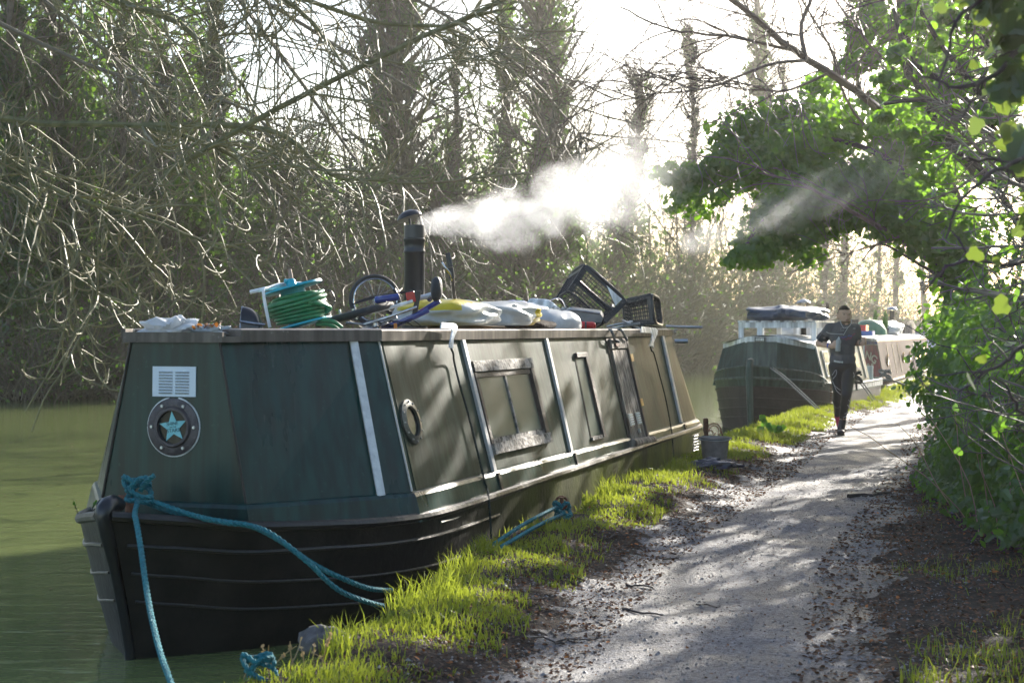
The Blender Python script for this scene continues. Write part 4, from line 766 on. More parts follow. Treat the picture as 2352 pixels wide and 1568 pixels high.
# ---- second boat
MT['slate_green']=painted('slate_green_paint',(.05,.085,.08),(.07,.11,.10),(.12,.16,.15),rough=.5)
MT['deep_green']=painted('deep_green_paint',(.018,.045,.04),(.028,.06,.052),(.07,.1,.09),rough=.45)
MT['hull_dark']=mat('weathered_black_hull',(.022,.020,.026),(.045,.040,.045),rough=.6,scale=4,bump=.2)
MT['hull_algae']=mat('algae_stained_hull',(.05,.05,.015),(.13,.14,.03),rough=.6,scale=3)
MT['tarpblue']=mat('navy_tarpaulin',(.012,.035,.075),(.025,.06,.12),rough=.35,scale=3,bump=.6,bscale=6)
O2=np.array([4.05,24.79]); a2=R(23); b2=empty('narrowboat',(O2[0],O2[1],0),-a2,label='second narrowboat with blunt green bow, white roof rack and blue tarpaulin',cat='boat',group='narrowboats moored along the towpath')
hull2(b2,[(-1.40,.0,.82),(-1.2,.30,.80),(-.9,.56,.775),(-.5,.78,.74),(0,.90,.70),(.6,.93,.675),(2,.93,.65),(3.4,.93,.64),(4.4,.90,.645),(4.8,.7,.645),(4.95,.3,.645),(5,0,.645)],[(-1.30,.0),(-1.05,.18),(-.7,.42),(-.3,.66),(.15,.84),(.7,.92),(2,.93),(3.4,.92),(4.3,.86),(4.7,.62),(4.85,.25),(4.9,0)],MT['deep_green'],MT['hull_dark'],.13,1.06,MT['slate_green'])
# bulwark rail round the fore well
m=MB()
for sg in(1,-1):
    P=np.array([(0,-1.42,1.00),(sg*.28,-1.18,.965),(sg*.55,-.88,.92),(sg*.74,-.55,.87),(sg*.84,-.30,.80),(sg*.88,-.12,.72)]); P=resamp(P,3); Lw=P.copy(); Lw[:,2]=np.interp(P[:,1],[-1.4,-.9,-.1],[.80,.76,.70]); m.grid(np.stack([Lw,P],1)) if sg>0 else m.grid(np.stack([P,Lw],1)); 
m.build('bulwark',MT['deep_green'],b2)
m=MB()
for sg in(1,-1):
    P=resamp(np.array([(0,-1.42,1.00),(sg*.28,-1.18,.965),(sg*.55,-.88,.92),(sg*.74,-.55,.87),(sg*.84,-.30,.80),(sg*.88,-.12,.72)]),3); m.tube(P,.016,6)
m.build('bulwark_rail',MT['slate_green'],b2,smooth=True)
def trap(hf,h,s0,s1,s2): return [(-hf,s0),(hf,s0),(h,s1),(h,s2),(-h,s2),(-h,s1)]
cabin2(b2,trap(.25,.86,-.72,-.36,3.5),trap(.225,.70,-.64,-.28,3.45),.66,1.30,MT['deep_green'],roofmt=MT['white'],camber=.13,band=.075)
m=MB(); f=np.array([(-.25,-.722,.68),(.25,-.722,.68),(.226,-.647,1.34),(-.226,-.647,1.34)]); m.hexa(f,f+np.array([0,-.008,0])); m.build('centre_panel',MT['slate_green'],b2,label='paler green centre panel')
m=MB(); m.box((-.02,-.70,1.375),(.155,.05,.065)); fl=m.build('floodlight',MT['blackplastic'],b2); 
for i in range(5): m=MB(); m.box((-.072+i*.026,-.727,1.375),(.02,.006,.045)); m.build('lens',MT['white'],fl)
def side2(root,p0,p1,z0_,z1_,quad,th,mt,name,off=.004,parent=None):
    f=lambda s,z,o:(p0+(p1-p0)*(z-z0_)/(z1_-z0_)+o,s,z)
    m=MB(); m.hexa([f(s,z,off) for s,z in quad],[f(s,z,off+th) for s,z in quad]); return m.build(name,mt,parent or root)
MT['pale_glass']=glass('pale_reflecting_glass',(.10,.14,.13),.15); MT['algae_paint']=painted('sunbleached_green_paint',(.09,.10,.07),(.15,.16,.12),(.3,.3,.26),rough=.5)
side2(b2,.86,.70,.66,1.30,[(-.30,.70),(3.45,.70),(3.45,1.26),(-.24,1.26)],.004,MT['algae_paint'],'side_sheet')
for s in(.05,):
    w=side2(b2,.86,.70,.66,1.30,rect(s,s+.42,.80,1.20),.02,MT['white'],'window',.009); 
    for za,zb_ in((.83,.99),(1.02,1.17)): side2(b2,.86,.70,.66,1.30,rect(s+.05,s+.37,za,zb_),.004,MT['pale_glass'],'glass_pane',.030,w)
for s in(1.6,2.4): 
    w=side2(b2,.86,.70,.66,1.30,rect(s,s+.4,.86,1.16),.02,MT['darkwood'],'window',.009); side2(b2,.86,.70,.66,1.30,rect(s+.04,s+.36,.89,1.13),.004,MT['pale_glass'],'glass_pane',.030,w)
for s in(-.28,.75,1.3,2.2,3.1): side2(b2,.86,.70,.66,1.30,rect(s,s+.05,.70,1.27),.02,MT['battengrey'],'batten',.009)
m=MB(); m.box((.93,2.3,.60),(.02,4.0,.11)); m.box((0,4.4,.75),(1.5,.03,.25)); m.tube([(.55,4.6,.66),(.55,4.6,1.25),(.2,4.5,1.35)],.02,6); m.build('stern_rail',MT['white'],b2)
def B2(p,s,z): return np.array([O2[0]+math.cos(a2)*p+math.sin(a2)*s,O2[1]-math.sin(a2)*p+math.cos(a2)*s,z])
# white roof rack with blue covered load
rk=Thing('roof_rack',B2(.05,.5,1.42),'white painted timber pallet rack on the second boat roof','rack'); Mr=rotz(-a2)
def bx2(m,p,s,z,sz): m.box(B2(p,s,z),sz,Mr)
m=MB()
for s in(.3,1.6):
    bx2(m,.0,s,1.595,(1.24,.04,.09)); 
    for p in(-.58,-.28,.58): bx2(m,p,s,1.47,(.08,.04,.24))
    rk.part('frame',m,MT['white'],bevel=.004); m=MB()
for p in np.linspace(-.56,.56,7):
    m=MB(); bx2(m,p,.95,1.653,(.11,1.45,.025)); rk.part('slat',m,MT['white'])
def lump(c,r,seed,n=26,amp=.12,f=3.0,flat=0.0,sq=2.6,M=None,fold=0.5):
    """wrinkled bag / bundle: superellipsoid with folds"""
    rg=np.random.default_rng(seed); t=np.linspace(0.02,np.pi-.02,n); a=np.arange(2*n)*np.pi/n; T,A_=np.meshgrid(t,a,indexing='ij')
    d=np.stack([np.sin(T)*np.cos(A_),np.sin(T)*np.sin(A_),-np.cos(T)],-1); k=(np.abs(d)**sq).sum(-1)**(-1/sq); V=d*k[...,None]
    w=rg.normal(size=(5,3))*f; ph_=rg.uniform(0,6,5); nn=sum(np.sin(V@w[i]*(1+.5*i)+ph_[i]+1.4*np.sin(V@w[(i+1)%5]+ph_[i]))/(1+.6*i) for i in range(5)); rid=(1-np.abs(np.sin(V@(w[0]*2.1)+nn*1.3)))*fold
    V=V*(1+amp*.5*nn+amp*.6*rid)[...,None]
    if flat: V[...,2]=np.where(V[...,2]<-flat,-flat+.1*(V[...,2]+flat),V[...,2])
    V=V*np.asarray(r,float)
    if M is not None: V=V@np.array(M).T
    V=V+np.asarray(c,float); m=MB(); i=np.arange(n-1)[:,None]; kk=np.arange(2*n)[None]; k2=(kk+1)%(2*n)
    m.add(V.reshape(-1,3),[np.stack([i*2*n+kk,i*2*n+k2,(i+1)*2*n+k2,(i+1)*2*n+kk],-1).reshape(-1,4),np.arange(2*n)[::-1][None],(np.arange(2*n)+(n-1)*2*n)[None]]); return m
o=lump(B2(.02,.95,1.76),(.60,.75,.13),3,30,.16,2.2,.75,3.2,Mr).build('tarpaulin',MT['tarpblue'],None,smooth=True,origin=B2(.02,.95,1.665)); tag(o,'dark blue tarpaulin bundled over the white roof rack','tarpaulin')
t=Thing('roof_vent',B2(.1,1.7,1.43),'small lantern shaped chimney behind the blue tarpaulin','chimney'); c=B2(.1,1.7,0); m=MB(); m.tube([c+[0,0,1.43],c+[0,0,1.88]],.05,10); t.part('pipe',m,MT['blackpaint'],True)
for x in(-.06,.06):
    for y in(-.06,.06): t.part('cage_bar',MB().tube([c+[x,y,1.88],c+[x,y,1.97]],.008,5),MT['blackpaint'])
m=MB(); m.lathe([(.12,1.965),(.11,1.98),(.04,2.02),(.003,2.03)],(c[0],c[1],0),16); t.part('cap',m,MT['steel'],True)
o=lump(B2(.10,2.55,1.60),(.13,.12,.20),8,18,.12,2,.9,2.2,Mr).build('grey_sack',mat('grey_sacking',(.22,.22,.23),(.34,.33,.33),rough=.8,scale=5),None,smooth=True,origin=B2(.10,2.55,1.42)); tag(o,'upright grey hooded sack on the second boat beside a dark pole','sack')
m=MB(); q=B2(.24,2.7,0); m.tube([q+[0,0,1.42],q+[.03,0,1.62],q+[.02,0,1.75],q+[.05,0,1.92],q+[.04,0,1.98]],[.02,.022,.02,.025,.018],7); o=m.build('driftwood_pole',MT['barkdark'],None,origin=q+[0,0,1.42]); tag(o,'dark crooked branch standing upright on the second boat roof','pole')
t=Thing('roof_crate',B2(.3,2.3,1.42),'open white crate standing on the second boat roof behind the rack','crate'); m=MB()
for p,s,sx,sy in((-.15,2.3,.02,.4),(.4,2.3,.02,.4),(.13,2.1,.55,.02),(.13,2.5,.55,.02)): m.box(B2(p,s,1.53),(sx,sy,.22),Mr)
t.part('side_board',m,MT['white'])
o=lump(B2(-.1,2.6,1.52),(.35,.3,.12),9,22,.2,3,.8,2.4,Mr).build('clear_sheet',MT['filmwhite'],None,smooth=True,origin=B2(-.1,2.6,1.43)); tag(o,'crumpled white sheet bundled behind the blue tarpaulin','sheet')
# ---- third boat
MT['maroon']=painted('maroon_paint',(.16,.018,.022),(.24,.03,.032),(.3,.08,.07),rough=.3); MT['navy']=painted('navy_paint',(.018,.026,.12),(.03,.04,.17),(.08,.09,.2),rough=.3)
MT['brown_paint']=painted('glossy_brown_paint',(.035,.018,.018),(.065,.035,.034),(.15,.12,.10),rough=.7); MT['brown_paint'].node_tree.nodes['Principled BSDF'].inputs['Specular IOR Level'].default_value=.08; MT['cream']=mat('cream_lettering',(.55,.47,.36),rough=.5)
a3=R(19); O3=np.array([6.92,33.53]); b3=empty('narrowboat',(O3[0],O3[1],0),-a3,label='third narrowboat with navy and maroon lettered cabin',cat='boat',group='narrowboats moored along the towpath')
hull2(b3,[(-2.0,0,.6),(-1.7,.35,.56),(-1.2,.7,.52),(-.5,.96,.48),(.4,1.0,.46),(4,1.0,.45),(9,1.0,.45),(13,.98,.5),(13.8,.7,.52),(14.1,.3,.52),(14.2,0,.52)],[(-1.8,0),(-1.4,.25),(-.9,.6),(-.2,.9),(.5,1.0),(4,1.0),(9,1.0),(12.8,.95),(13.5,.65),(13.9,.25),(14,0)],MT['brown_paint'],MT['hull_algae'],.10,.75,MT['blackpaint'])
m=MB(); m.box((1.03,5.2,.30),(.07,12.2,.06)); m.build('rubbing_band',MT['white'],b3)
cabin2(b3,trap(.30,.92,-1.25,-.45,12.5),trap(.26,.76,-1.18,-.38,12.4),.45,1.33,MT['navy'],roofmt=MT['white'],camber=.06,band=.05)
side2(b3,.92,.76,.45,1.33,[(-.42,.47),(12.3,.47),(12.3,1.27),(-.36,1.27)],.004,MT['brown_paint'],'side_sheet')
# maroon lettered panel on the angled cabin front
ba,bb=np.array([.30,-1.25,.45]),np.array([.92,-.45,.45]); ta_,tb_=np.array([.26,-1.18,1.33]),np.array([.76,-.38,1.33])
def ang(u_,v_,o_=0.0):
    q=(ba+(bb-ba)*u_)*(1-v_)+(ta_+(tb_-ta_)*u_)*v_; nn=np.cross(bb-ba,ta_-ba); nn/=np.linalg.norm(nn); return q+nn*o_
m=MB(); c4=[(.10,.05),(.98,.05),(.98,.86),(.10,.86)]; m.hexa([ang(*c,.004) for c in c4],[ang(*c,.010) for c in c4]); mp_=m.build('name_panel',MT['maroon'],b3)
m=MB(); m.tube([ang(*c,.012) for c in c4],.010,5,closed=True); m.build('panel_border',MT['cream'],mp_)
Ux=unit((bb-ba)[None])[0]; Nx=np.cross(bb-ba,ta_-ba); Nx/=np.linalg.norm(Nx); Vx=np.cross(Nx,Ux)
for ch_,u_,v_,rr in(('T',.22,.52,38),('R',.36,.60,18),('I',.50,.635,2),('N',.64,.60,-16),('G',.80,.52,-36)):
    text(ch_,ang(u_,v_,.014),.24,np.stack([Ux,Vx,Nx],1)@rotz(R(rr)),MT['cream'],mp_,bold=.004)
for i,ch_ in enumerate('1898'): text(ch_,ang(.36+.12*i,.36,.014),.15,np.stack([Ux,Vx,Nx],1),MT['cream'],mp_,bold=.003)
# maroon arched front doors
m=MB(); arc=[(-.20,-1.262,.55),(.20,-1.262,.55)]+[(.20*math.cos(t),-1.262+.045,1.0+.2*math.sin(t)) for t in np.linspace(0,math.pi,9)]; m.prism(arc,(0,-.01,0)); m.build('arched_door',MT['maroon'],b3)
m=MB(); m.tube([(p,s-.014,z) for p,s,z in arc],.012,5,closed=True); m.build('door_border',MT['cream'],b3)
for s in(1.2,2.4,3.6): side2(b3,.92,.76,.45,1.33,rect(s,s+.05,.55,1.2),.01,MT['cream'],'grab_line',.009)
for s in(7.6,8.6,9.5,10.4):
    w=side2(b3,.92,.76,.45,1.33,rect(s,s+.5,.68,1.14),.02,MT['white'],'window',.009); side2(b3,.92,.76,.45,1.33,rect(s+.04,s+.46,.70,1.06),.004,MT['darkglass'],'glass_pane',.030,w)
for s in(.8,4.4,6.1): 
    w=MB(); q=np.array([.86,s,.86]); w.tube([q,q+[.03,0,0]],.13,14); pw=w.build('porthole',MT['brass'],b3); w=MB(); w.tube([q+[.031,0,0],q+[.034,0,0]],.10,14); w.build('glass',MT['darkglass'],pw)
def B3(p,s,z): return np.array([O3[0]+math.cos(a3)*p+math.sin(a3)*s,O3[1]-math.sin(a3)*p+math.cos(a3)*s,z])
M3=rotz(-a3)
def roofbox(name,label,cat,p,s,z,sz,mt,bev=.01):
    m=MB(); m.box(B3(p,s,z),sz,M3,taper=.92); o=m.build(name,mt,None,origin=B3(p,s,z-sz[2]/2),bevel=bev); tag(o,label,cat)
def opencrate(name,label,cat,p,s,z,sz,mt):
    t=Thing(name,B3(p,s,z-sz[2]/2),label,cat); x,y,h=sz; m=MB()
    for dp,ds,w_,d_ in((-x/2,0,.02,y),(x/2,0,.02,y),(0,-y/2,x,.02),(0,y/2,x,.02)): m.box(B3(p+dp,s+ds,z),(w_,d_,h),M3)
    t.part('wall',m,mt); m=MB(); m.box(B3(p,s,z-h/2+.01),(x,y,.02),M3); t.part('base',m,mt); return t
opencrate('plastic_crate','red plastic crate on the third boat roof','crate',.1,1.9,1.52,(.42,.5,.2),MT['redplastic']); opencrate('plastic_tray','blue plastic tray in front of the red crate on the third boat','tray',.35,.9,1.44,(.42,.5,.1),mat('blue_tray',(.02,.12,.4),rough=.4))
opencrate('cabin_hatch_box','white edged low hatch box at the front of the third boat roof','hatch',-.25,.2,1.46,(.75,.7,.14),MT['navy'])
t=Thing('watering_pot',B3(-.1,2.6,1.40),'black square pot on the third boat roof','pot'); m=MB(); q=B3(-.1,2.6,0); m.lathe([(.11,1.40),(.15,1.74),(.16,1.75),(.145,1.75),(.12,1.5)],(q[0],q[1],0),4); t.part('pot',m,MT['blackplastic'])
t=Thing('folded_umbrella_dome',B3(.1,4.2,1.40),'green domed cover on the third boat roof','cover'); m=MB(); q=B3(.1,4.2,1.39); m.lathe([(.42,0),(.40,.12),(.32,.25),(.18,.34),(.004,.37)],q,20); t.part('dome',m,mat('bottle_green_cloth',(.01,.12,.07),(.02,.18,.10),rough=.5,scale=4),True)
o=lump(B3(.15,7.2,1.52),(.45,.8,.22),14,24,.10,2,.7,2.2,M3).build('grey_cover',mat('silver_tarpaulin',(.35,.37,.38),(.5,.52,.52),rough=.35,scale=5,bump=.4),None,smooth=True,origin=B3(.15,7.2,1.39)); tag(o,'silver grey rounded cover on the third boat roof','cover')
for i,(p,s) in enumerate(((.1,5.6),(.3,5.9))):
    t=Thing('potted_conifer',B3(p,s,1.39),['small pointed potted conifer nearer the green dome','small pointed potted conifer nearer the silver cover'][i],'plant','potted conifers on the third boat'); q=B3(p,s,0); m=MB(); m.lathe([(.07,1.39),(.10,1.55)],(q[0],q[1],0),12); t.part('pot',m,MT['blackplastic']); m=MB(); rg=np.random.default_rng(i); z=rg.uniform(0,1,260); th=rg.uniform(0,6.28,260); r_=.085*(1-z)**.7*np.sqrt(z+.1)*1.4; leaves(m,np.stack([q[0]+r_*np.cos(th),q[1]+r_*np.sin(th),1.55+z*.42],1),np.stack([np.cos(th),np.sin(th),th*0+.3],1),.06,QUAD,.3,-1,rg); t.part('foliage',m,leafmat('conifer_green',(.03,.10,.02),(.06,.16,.03),(.1,.2,.03),(.12,.28,.03)))
t=Thing('stove_pipe',B3(.1,9.6,1.39),'black stove pipe with bright cap on the third boat','chimney'); q=B3(.1,9.6,0); m=MB(); m.tube([q+[0,0,1.39],q+[0,0,2.02]],.075,12); t.part('pipe',m,MT['blackpaint'],True); m=MB(); m.lathe([(.15,2.04),(.13,2.08),(.04,2.13),(.003,2.135)],(q[0],q[1],0),14); t.part('cap',m,MT['chrome'],True)
opencrate('wooden_box','low wooden box of logs behind the stove pipe on the third boat','box',.1,11.4,1.52,(.8,.9,.22),MT['oldwood'])
# ---- fourth boat, mostly behind the hedge
O4=B3(0,17.5,0)[:2]; b4=empty('narrowboat',(O4[0],O4[1],0),-a3-R(2),label='fourth furthest narrowboat with pale cabin almost hidden by the hedge',cat='boat',group='narrowboats moored along the towpath')
hull2(b4,[(-2.0,0,.7),(-1.5,.5,.62),(-.5,.96,.55),(.4,1.0,.5),(9,1.0,.5),(10,.6,.5),(10.2,0,.5)],[(-1.8,0),(-1.2,.4),(-.2,.9),(.5,1.0),(9,1.0),(9.8,.6),(10,0)],MT['navy'],MT['hull_dark'],.12,.9,MT['white'])
cabin2(b4,trap(.30,.92,-.6,.2,8.8),trap(.26,.76,-.5,.3,8.7),.5,1.42,MT['white'],roofmt=MT['navy'],camber=.06,band=.05)
for s in(1.,2.6,4.2): w=side2(b4,.92,.76,.5,1.42,rect(s,s+.7,.85,1.25),.02,MT['darkwood'],'window',.004); side2(b4,.92,.76,.5,1.42,rect(s+.05,s+.65,.9,1.2),.004,MT['darkglass'],'glass_pane',.026,w)
# ================================================================ THINGS ON THE NEAREST BOAT'S ROOF
RZ=1.539
class PF:
    """a local frame on the roof seen at photo x,y on plane p: q(dx,dy,depth) gives points, dx,dy in photo pixels at that distance"""
    def __init__(s,x,y,p): s.o=at_p(x,y,p); s.s=s.o[1]/FPX; s.x=x; s.y=y
    def __call__(s,x,y,dd=0.0): return s.o+np.array([(x-s.x)*s.s,dd,-(y-s.y)*s.s])
# --- hose reel
f=PF(690,753,.12); S=f.s; t=Thing('hose_reel',f.o,'turquoise reel wound with green garden hose on the roof','hose reel')
ax=unit(np.array([[-.22,.10,.97]]))[0]; e1=unit(np.cross(ax,[0,1,0])[None])[0]; e2=np.cross(ax,e1); bc=f(694,746,0); tcn=f(671,661,0); ax=unit((tcn-bc)[None])[0]; e1=unit(np.cross(ax,[0,1,0.15])[None])[0]; e2=np.cross(ax,e1)
Mx=np.stack([e1,e2,ax],1)
hh=np.linalg.norm(tcn-bc)
m=MB(); m.lathe([(.03,-.004),(.165,-.004),(.172,.002),(.168,.010),(.14,.006),(.03,.010)],bc,36,Mx); t.part('flange',m,MT['teal'],True)
m=MB(); m.lathe([(.03,-.004),(.16,-.010),(.172,-.004),(.168,.008),(.14,.003),(.03,.012)],tcn,36,Mx); t.part('flange',m,MT['teal'],True)
m=MB(); m.lathe([(.075,0),(.07,hh)],bc,18,Mx); m.lathe([(.03,0),(.028,.04),(.018,.05)],tcn,14,Mx); t.part('drum',m,MT['teal'],True)
m=MB(); pts=[]; rg=np.random.default_rng(3); turns=13
for i in range(turns*26):
    th=i/26*2*np.pi; lay=(i/26)/turns; h=.018+(hh-.07)*abs(((lay*2.0)%2)-1); r=.120+.026*math.sin(lay*math.pi*3)+.012*math.sin(i*.043)+.02*(lay>.5)
    pts.append(bc+Mx@np.array([r*math.cos(th),r*math.sin(th),h+.010*math.sin(th+i*.01)]))
m.tube(pts,.0105,8)
for k in range(5):
    P=[bc+Mx@np.array([(.155+.01*k*.5)*math.cos(u_),(.155)*math.sin(u_),.02+(hh-.09)*(.5-.5*math.cos((u_+1.6+k*.25)*1.0))+.006*k]) for u_ in np.linspace(-3.4-k*.2,.2,30)]; m.tube(P,.0105,8)
P=spline([f(735,735,-.10),f(770,738,-.12),f(790,752,-.1)],14); m.tube(P,.0105,8); m.tube(P+[-.01,0.02,-.022],.0105,8)
t.part('hose',m,MT['hose'],True)
m=MB(); m.tube(spline([f(576,671,-.02),f(612,663,-.02),f(664,652,0)],10),.011,8); m.tube(spline([f(622,664,-.14),f(616,668,-.17),f(620,700,-.17),f(630,752,-.16)],14),.009,8); m.tube(spline([f(622,664,-.14),f(640,655,-.05),f(672,650,.05),f(700,650,.12)],10),.009,8)
t.part('frame',m,MT['white'],True)
m=MB(); m.tube([f(670,655),f(669,640)],.016,10); m.tube([f(669,646,0),f(655,646,-.02)],.013,8); t.part('crank',m,MT['teal'],True)
m=MB(); m.tube([f(669,641),f(665,618)],[.0125,.011],10); t.part('handle',m,mat('pale_brown_grip',(.32,.20,.15),rough=.6),True)
# --- coal scuttle
f=PF(588,754,.05); t=Thing('coal_scuttle',f.o,'shiny black coal scuttle hood left of the hose reel','scuttle')
m=MB(); n=12; pts=[]
for a in np.linspace(0,math.pi/2,n):
    ring_=[]; c=f(557+44*math.sin(a),754-0,0); hgt=(50*math.cos(a)**.8)*f.s
    for b in np.linspace(0,math.pi,13): ring_.append(c+np.array([0,.065*math.cos(b)*1.0,hgt*math.sin(b)]))
    pts.append(ring_)
m.grid(np.array(pts)); m.poly([q for q in pts[0]][::-1]); t.part('hood',m,MT['blackpaint'],True); m=MB(); m.tube(spline([f(556,738,-.068),f(580,742,-.07),f(612,746,-.05)],8),.008,6); m.tube([f(557,704,0),f(557,754,-.064)],.006,6); t.part('rim',m,MT['chrome'],True)
# --- white bag in the front tray
o=lump(bw(-.08,.13,1.53),(.15,.10,.055),21,30,.35,3.4,.6,2.2,rotz(BROT),.8).build('plastic_bag',MT['filmwhite'],None,smooth=True,origin=bw(-.08,.13,1.50)); tag(o,'crumpled white plastic bag lying in the front roof tray','bag')
o=lump(bw(.13,.12,1.515),(.10,.06,.035),22,20,.4,4,.6,2.2,rotz(BROT),.8).build('plastic_bag',mat('grey_bag',(.20,.24,.27),(.4,.42,.42),rough=.4,bump=.5),None,smooth=True,origin=bw(.13,.12,1.50)); tag(o,'small grey crumpled bag beside the white one in the front tray','bag')
m=MB(); rg=np.random.default_rng(9); C=np.array([bw(.15+rg.normal(0,.06),.09+rg.normal(0,.03),1.54+rg.uniform(0,.02)) for _ in range(26)]); leaves(m,C,rg.normal(size=C.shape),.03,OVAL,.5,0,rg); o=m.build('fallen_leaves',leafmat('dead_leaf',(.12,.05,.02),(.22,.10,.03),(.5,.12,.02),(.3,.12,.02),.3),None,origin=C[0]); tag(o,'brown and orange leaf litter caught in the front roof tray',kind='stuff')
# --- bicycle lying on its side: blue and white folding bike
f=PF(860,745,.30)
t=Thing('bicycle',f(860,752),'blue and white folding bicycle lying on its side beside the hose reel','bicycle','bicycles on the roof')
def tb(pts,r,n=8): 
    m=MB(); m.tube(spline([f(*q) for q in pts],max(3,6*len(pts))) if len(pts)>2 else [f(*q) for q in pts],r,n); return m
def wheel(t,c,ea,eb,rad,tyre,label=None):
    """wheel in the plane of ea, eb"""
    ea=unit(np.array([ea],float))[0]; eb=np.array(eb,float); eb=eb-ea*(eb@ea); eb=unit(eb[None])[0]; nn=np.cross(ea,eb); c=np.array(c)
    a=np.arange(40)*2*np.pi/40; m=MB(); m.tube([c+(ea*math.cos(x)+eb*math.sin(x))*rad for x in a],tyre,8,closed=True); w=t.part('wheel',m,MT['rubber'],True)
    m=MB(); m.tube([c+(ea*math.cos(x)+eb*math.sin(x))*(rad-tyre*1.35) for x in a],tyre*.55,6,closed=True); t.part('rim',m,MT['chrome'],True,parent=w)
    for i in range(20):
        x=i*2*np.pi/20; m=MB(); m.tube([c+nn*.02*(-1)**i,c+(ea*math.cos(x)+eb*math.sin(x))*(rad-tyre*1.5)],.0013,4); t.part('spoke',m,MT['chrome'],parent=w)
    m=MB(); m.tube([c-nn*.035,c+nn*.035],.016,10); t.part('hub',m,MT['chrome'],True,parent=w)
wheel(t,f(815,722,-.02),(1.0,.15,.27),(.1,1.0,.05),.22,.021)
t.part('mudguard',tb([(868,690,-.16),(890,687,-.17),(920,683,-.16)],.020),MT['blue'],True)
m=MB()
for pts in ([(900,750,.05),(960,720,.02),(1010,690,0)],[(880,754,-.06),(940,733,-.08),(985,712,-.06)]): m.tube(spline([f(*q) for q in pts],12),.017,8)
t.part('frame',m,MT['blue'],True)
t.part('seat_post',tb([(935,690,0),(970,683,0),(1005,672,0)],.015),mat('white_enamel',(.6,.6,.62),(.7,.7,.7),rough=.3),True)
t.part('chainstay',tb([(800,728,-.1),(880,712,-.1),(950,692,-.08)],.010),MT['white'],True)
t.part('seatstay',tb([(840,745,-.12),(900,727,-.12),(960,705,-.1)],.009),MT['chrome'],True)
for off in(0,6,12): t.part('rack_rail',tb([(800+off,702-off*.6,.02+off*.006),(860,684-off*.5,.03+off*.006),(935,668+off*.2,.04+off*.006),(945,668+off*.3,.04),(947,690,.03)],.0035,6),MT['blackpaint'],True)
m=MB(); m.box(f(945,683,-.06),(.052,.012,.062),roty(R(-12))); t.part('reflector',m,MT['redplastic'],bevel=.004)
m=MB(); m.box(f(958,697,-.05),(.03,.02,.15),roty(R(10))); t.part('rack_end',m,MT['blackpaint'],bevel=.003)
o=lump(f(1003,664,0),(.035,.06,.072),31,18,.06,1.6,.95,2.4,None,.2); t.part('saddle',o,MT['rubber'],True); m=MB(); m.tube([f(1000,672,-.03),f(985,690,0)],.014,8); t.part('saddle_clamp',m,MT['chrome'],True)
m=MB(); Mc=roty(R(-12)); m.lathe([(.075,-.004),(.08,0),(.075,.004)],f(865,748,-.10),22,Mc@rotx(R(8))); m.lathe([(.02,-.03),(.02,.03)],f(865,748,-.10),10,Mc); t.part('chainring',m,MT['chrome'])
for q0,q1 in(((865,748,-.10),(800,741,-.13)),((865,748,-.10),(915,728,-.12))): t.part('crank',tb([q0,q1],.008,6),MT['steel'])
m=MB(); m.box(f(786,722,-.10),(.055,.03,.012),roty(R(80))); t.part('pedal',m,MT['steel'],bevel=.003)
m=MB(); m.box(f(912,748,-.13),(.018,.02,.03)); t.part('reflector',m,mat('orange_reflector',(.7,.2,.01),rough=.3))
m=MB()
for k in range(9): 
    a0=f(815+k*14,735+((k*37)%13),-.12); m.tube(spline([a0,a0+[.05,.02,.03*math.sin(k)],a0+[.11,0,-.01]],8),.0025,5)
t.part('cables',m,MT['blackpaint'],True)
# --- second bicycle: wheel standing up behind, handlebar grip in the air
f=PF(862,745,-.05); t=Thing('bicycle',f(870,752),'dark bicycle behind the blue one with one wheel and handlebar sticking up','bicycle','bicycles on the roof')
wheel(t,f(862,690,0),(1,.25,0),(0,.12,1),.158,.0125)
m=MB()
for pts in ([(862,690,.03),(900,720,.05),(960,735,.05)],[(960,735,.05),(1000,715,0),(1042,690,0)],[(865,690,-.04),(905,700,0),(1010,695,0)]): m.tube(spline([f(*q) for q in pts],12),.013,8)
t.part('frame',m,MT['blackpaint'],True)
t.part('handlebar',tb([(1058,700,-.05),(1046,686,-.05),(1042,660,-.05),(1040,640,-.05),(1034,600,-.05)],.011),MT['darkwood'],True)
t.part('grip',tb([(1036,614,-.05),(1029,582,-.05)],.0165),MT['blackplastic'],True)
t.part('grip_shift',tb([(1039,640,-.05),(1036,616,-.05)],.020),MT['blackplastic'],True)
t.part('brake_lever',tb([(1017,604,-.08),(1026,618,-.09),(1036,632,-.07),(1040,646,-.05)],.008),MT['chrome'],True)
t.part('mudguard',tb([(905,664,.0),(914,680,.0),(920,700,0)],.012),MT['blackplastic'],True)
t.part('pedal_cage',tb([(752,668,0),(760,668,0),(770,690,0),(762,705,0)],.005),MT['blackpaint'],True)
# --- upturned amber canoe shell
f=PF(1040,754,.05); 
MT['amber']=mat('amber_grp',(.30,.14,.025),(.42,.24,.06),rough=.28,scale=5)
o=lump(bw(.02,4.15,1.60),(.24,.85,.105),33,36,.02,1,.9,2.1,rotz(BROT),.05).build('kayak',MT['amber'],None,smooth=True,origin=bw(.02,4.15,RZ)); tag(o,'amber brown upturned kayak hull behind the sacks','kayak')
o=lump(bw(.10,5.15,1.645),(.16,.28,.115),34,26,.2,2.6,.85,2.3,rotz(BROT),.6).build('tarpaulin',mat('blue_white_tarp',(.10,.16,.36),(.42,.46,.52),rough=.3,scale=5,bump=.5,contrast=1.6),None,smooth=True,origin=bw(.10,5.15,RZ)); tag(o,'folded blue and white tarpaulin behind the silver sack','tarpaulin')
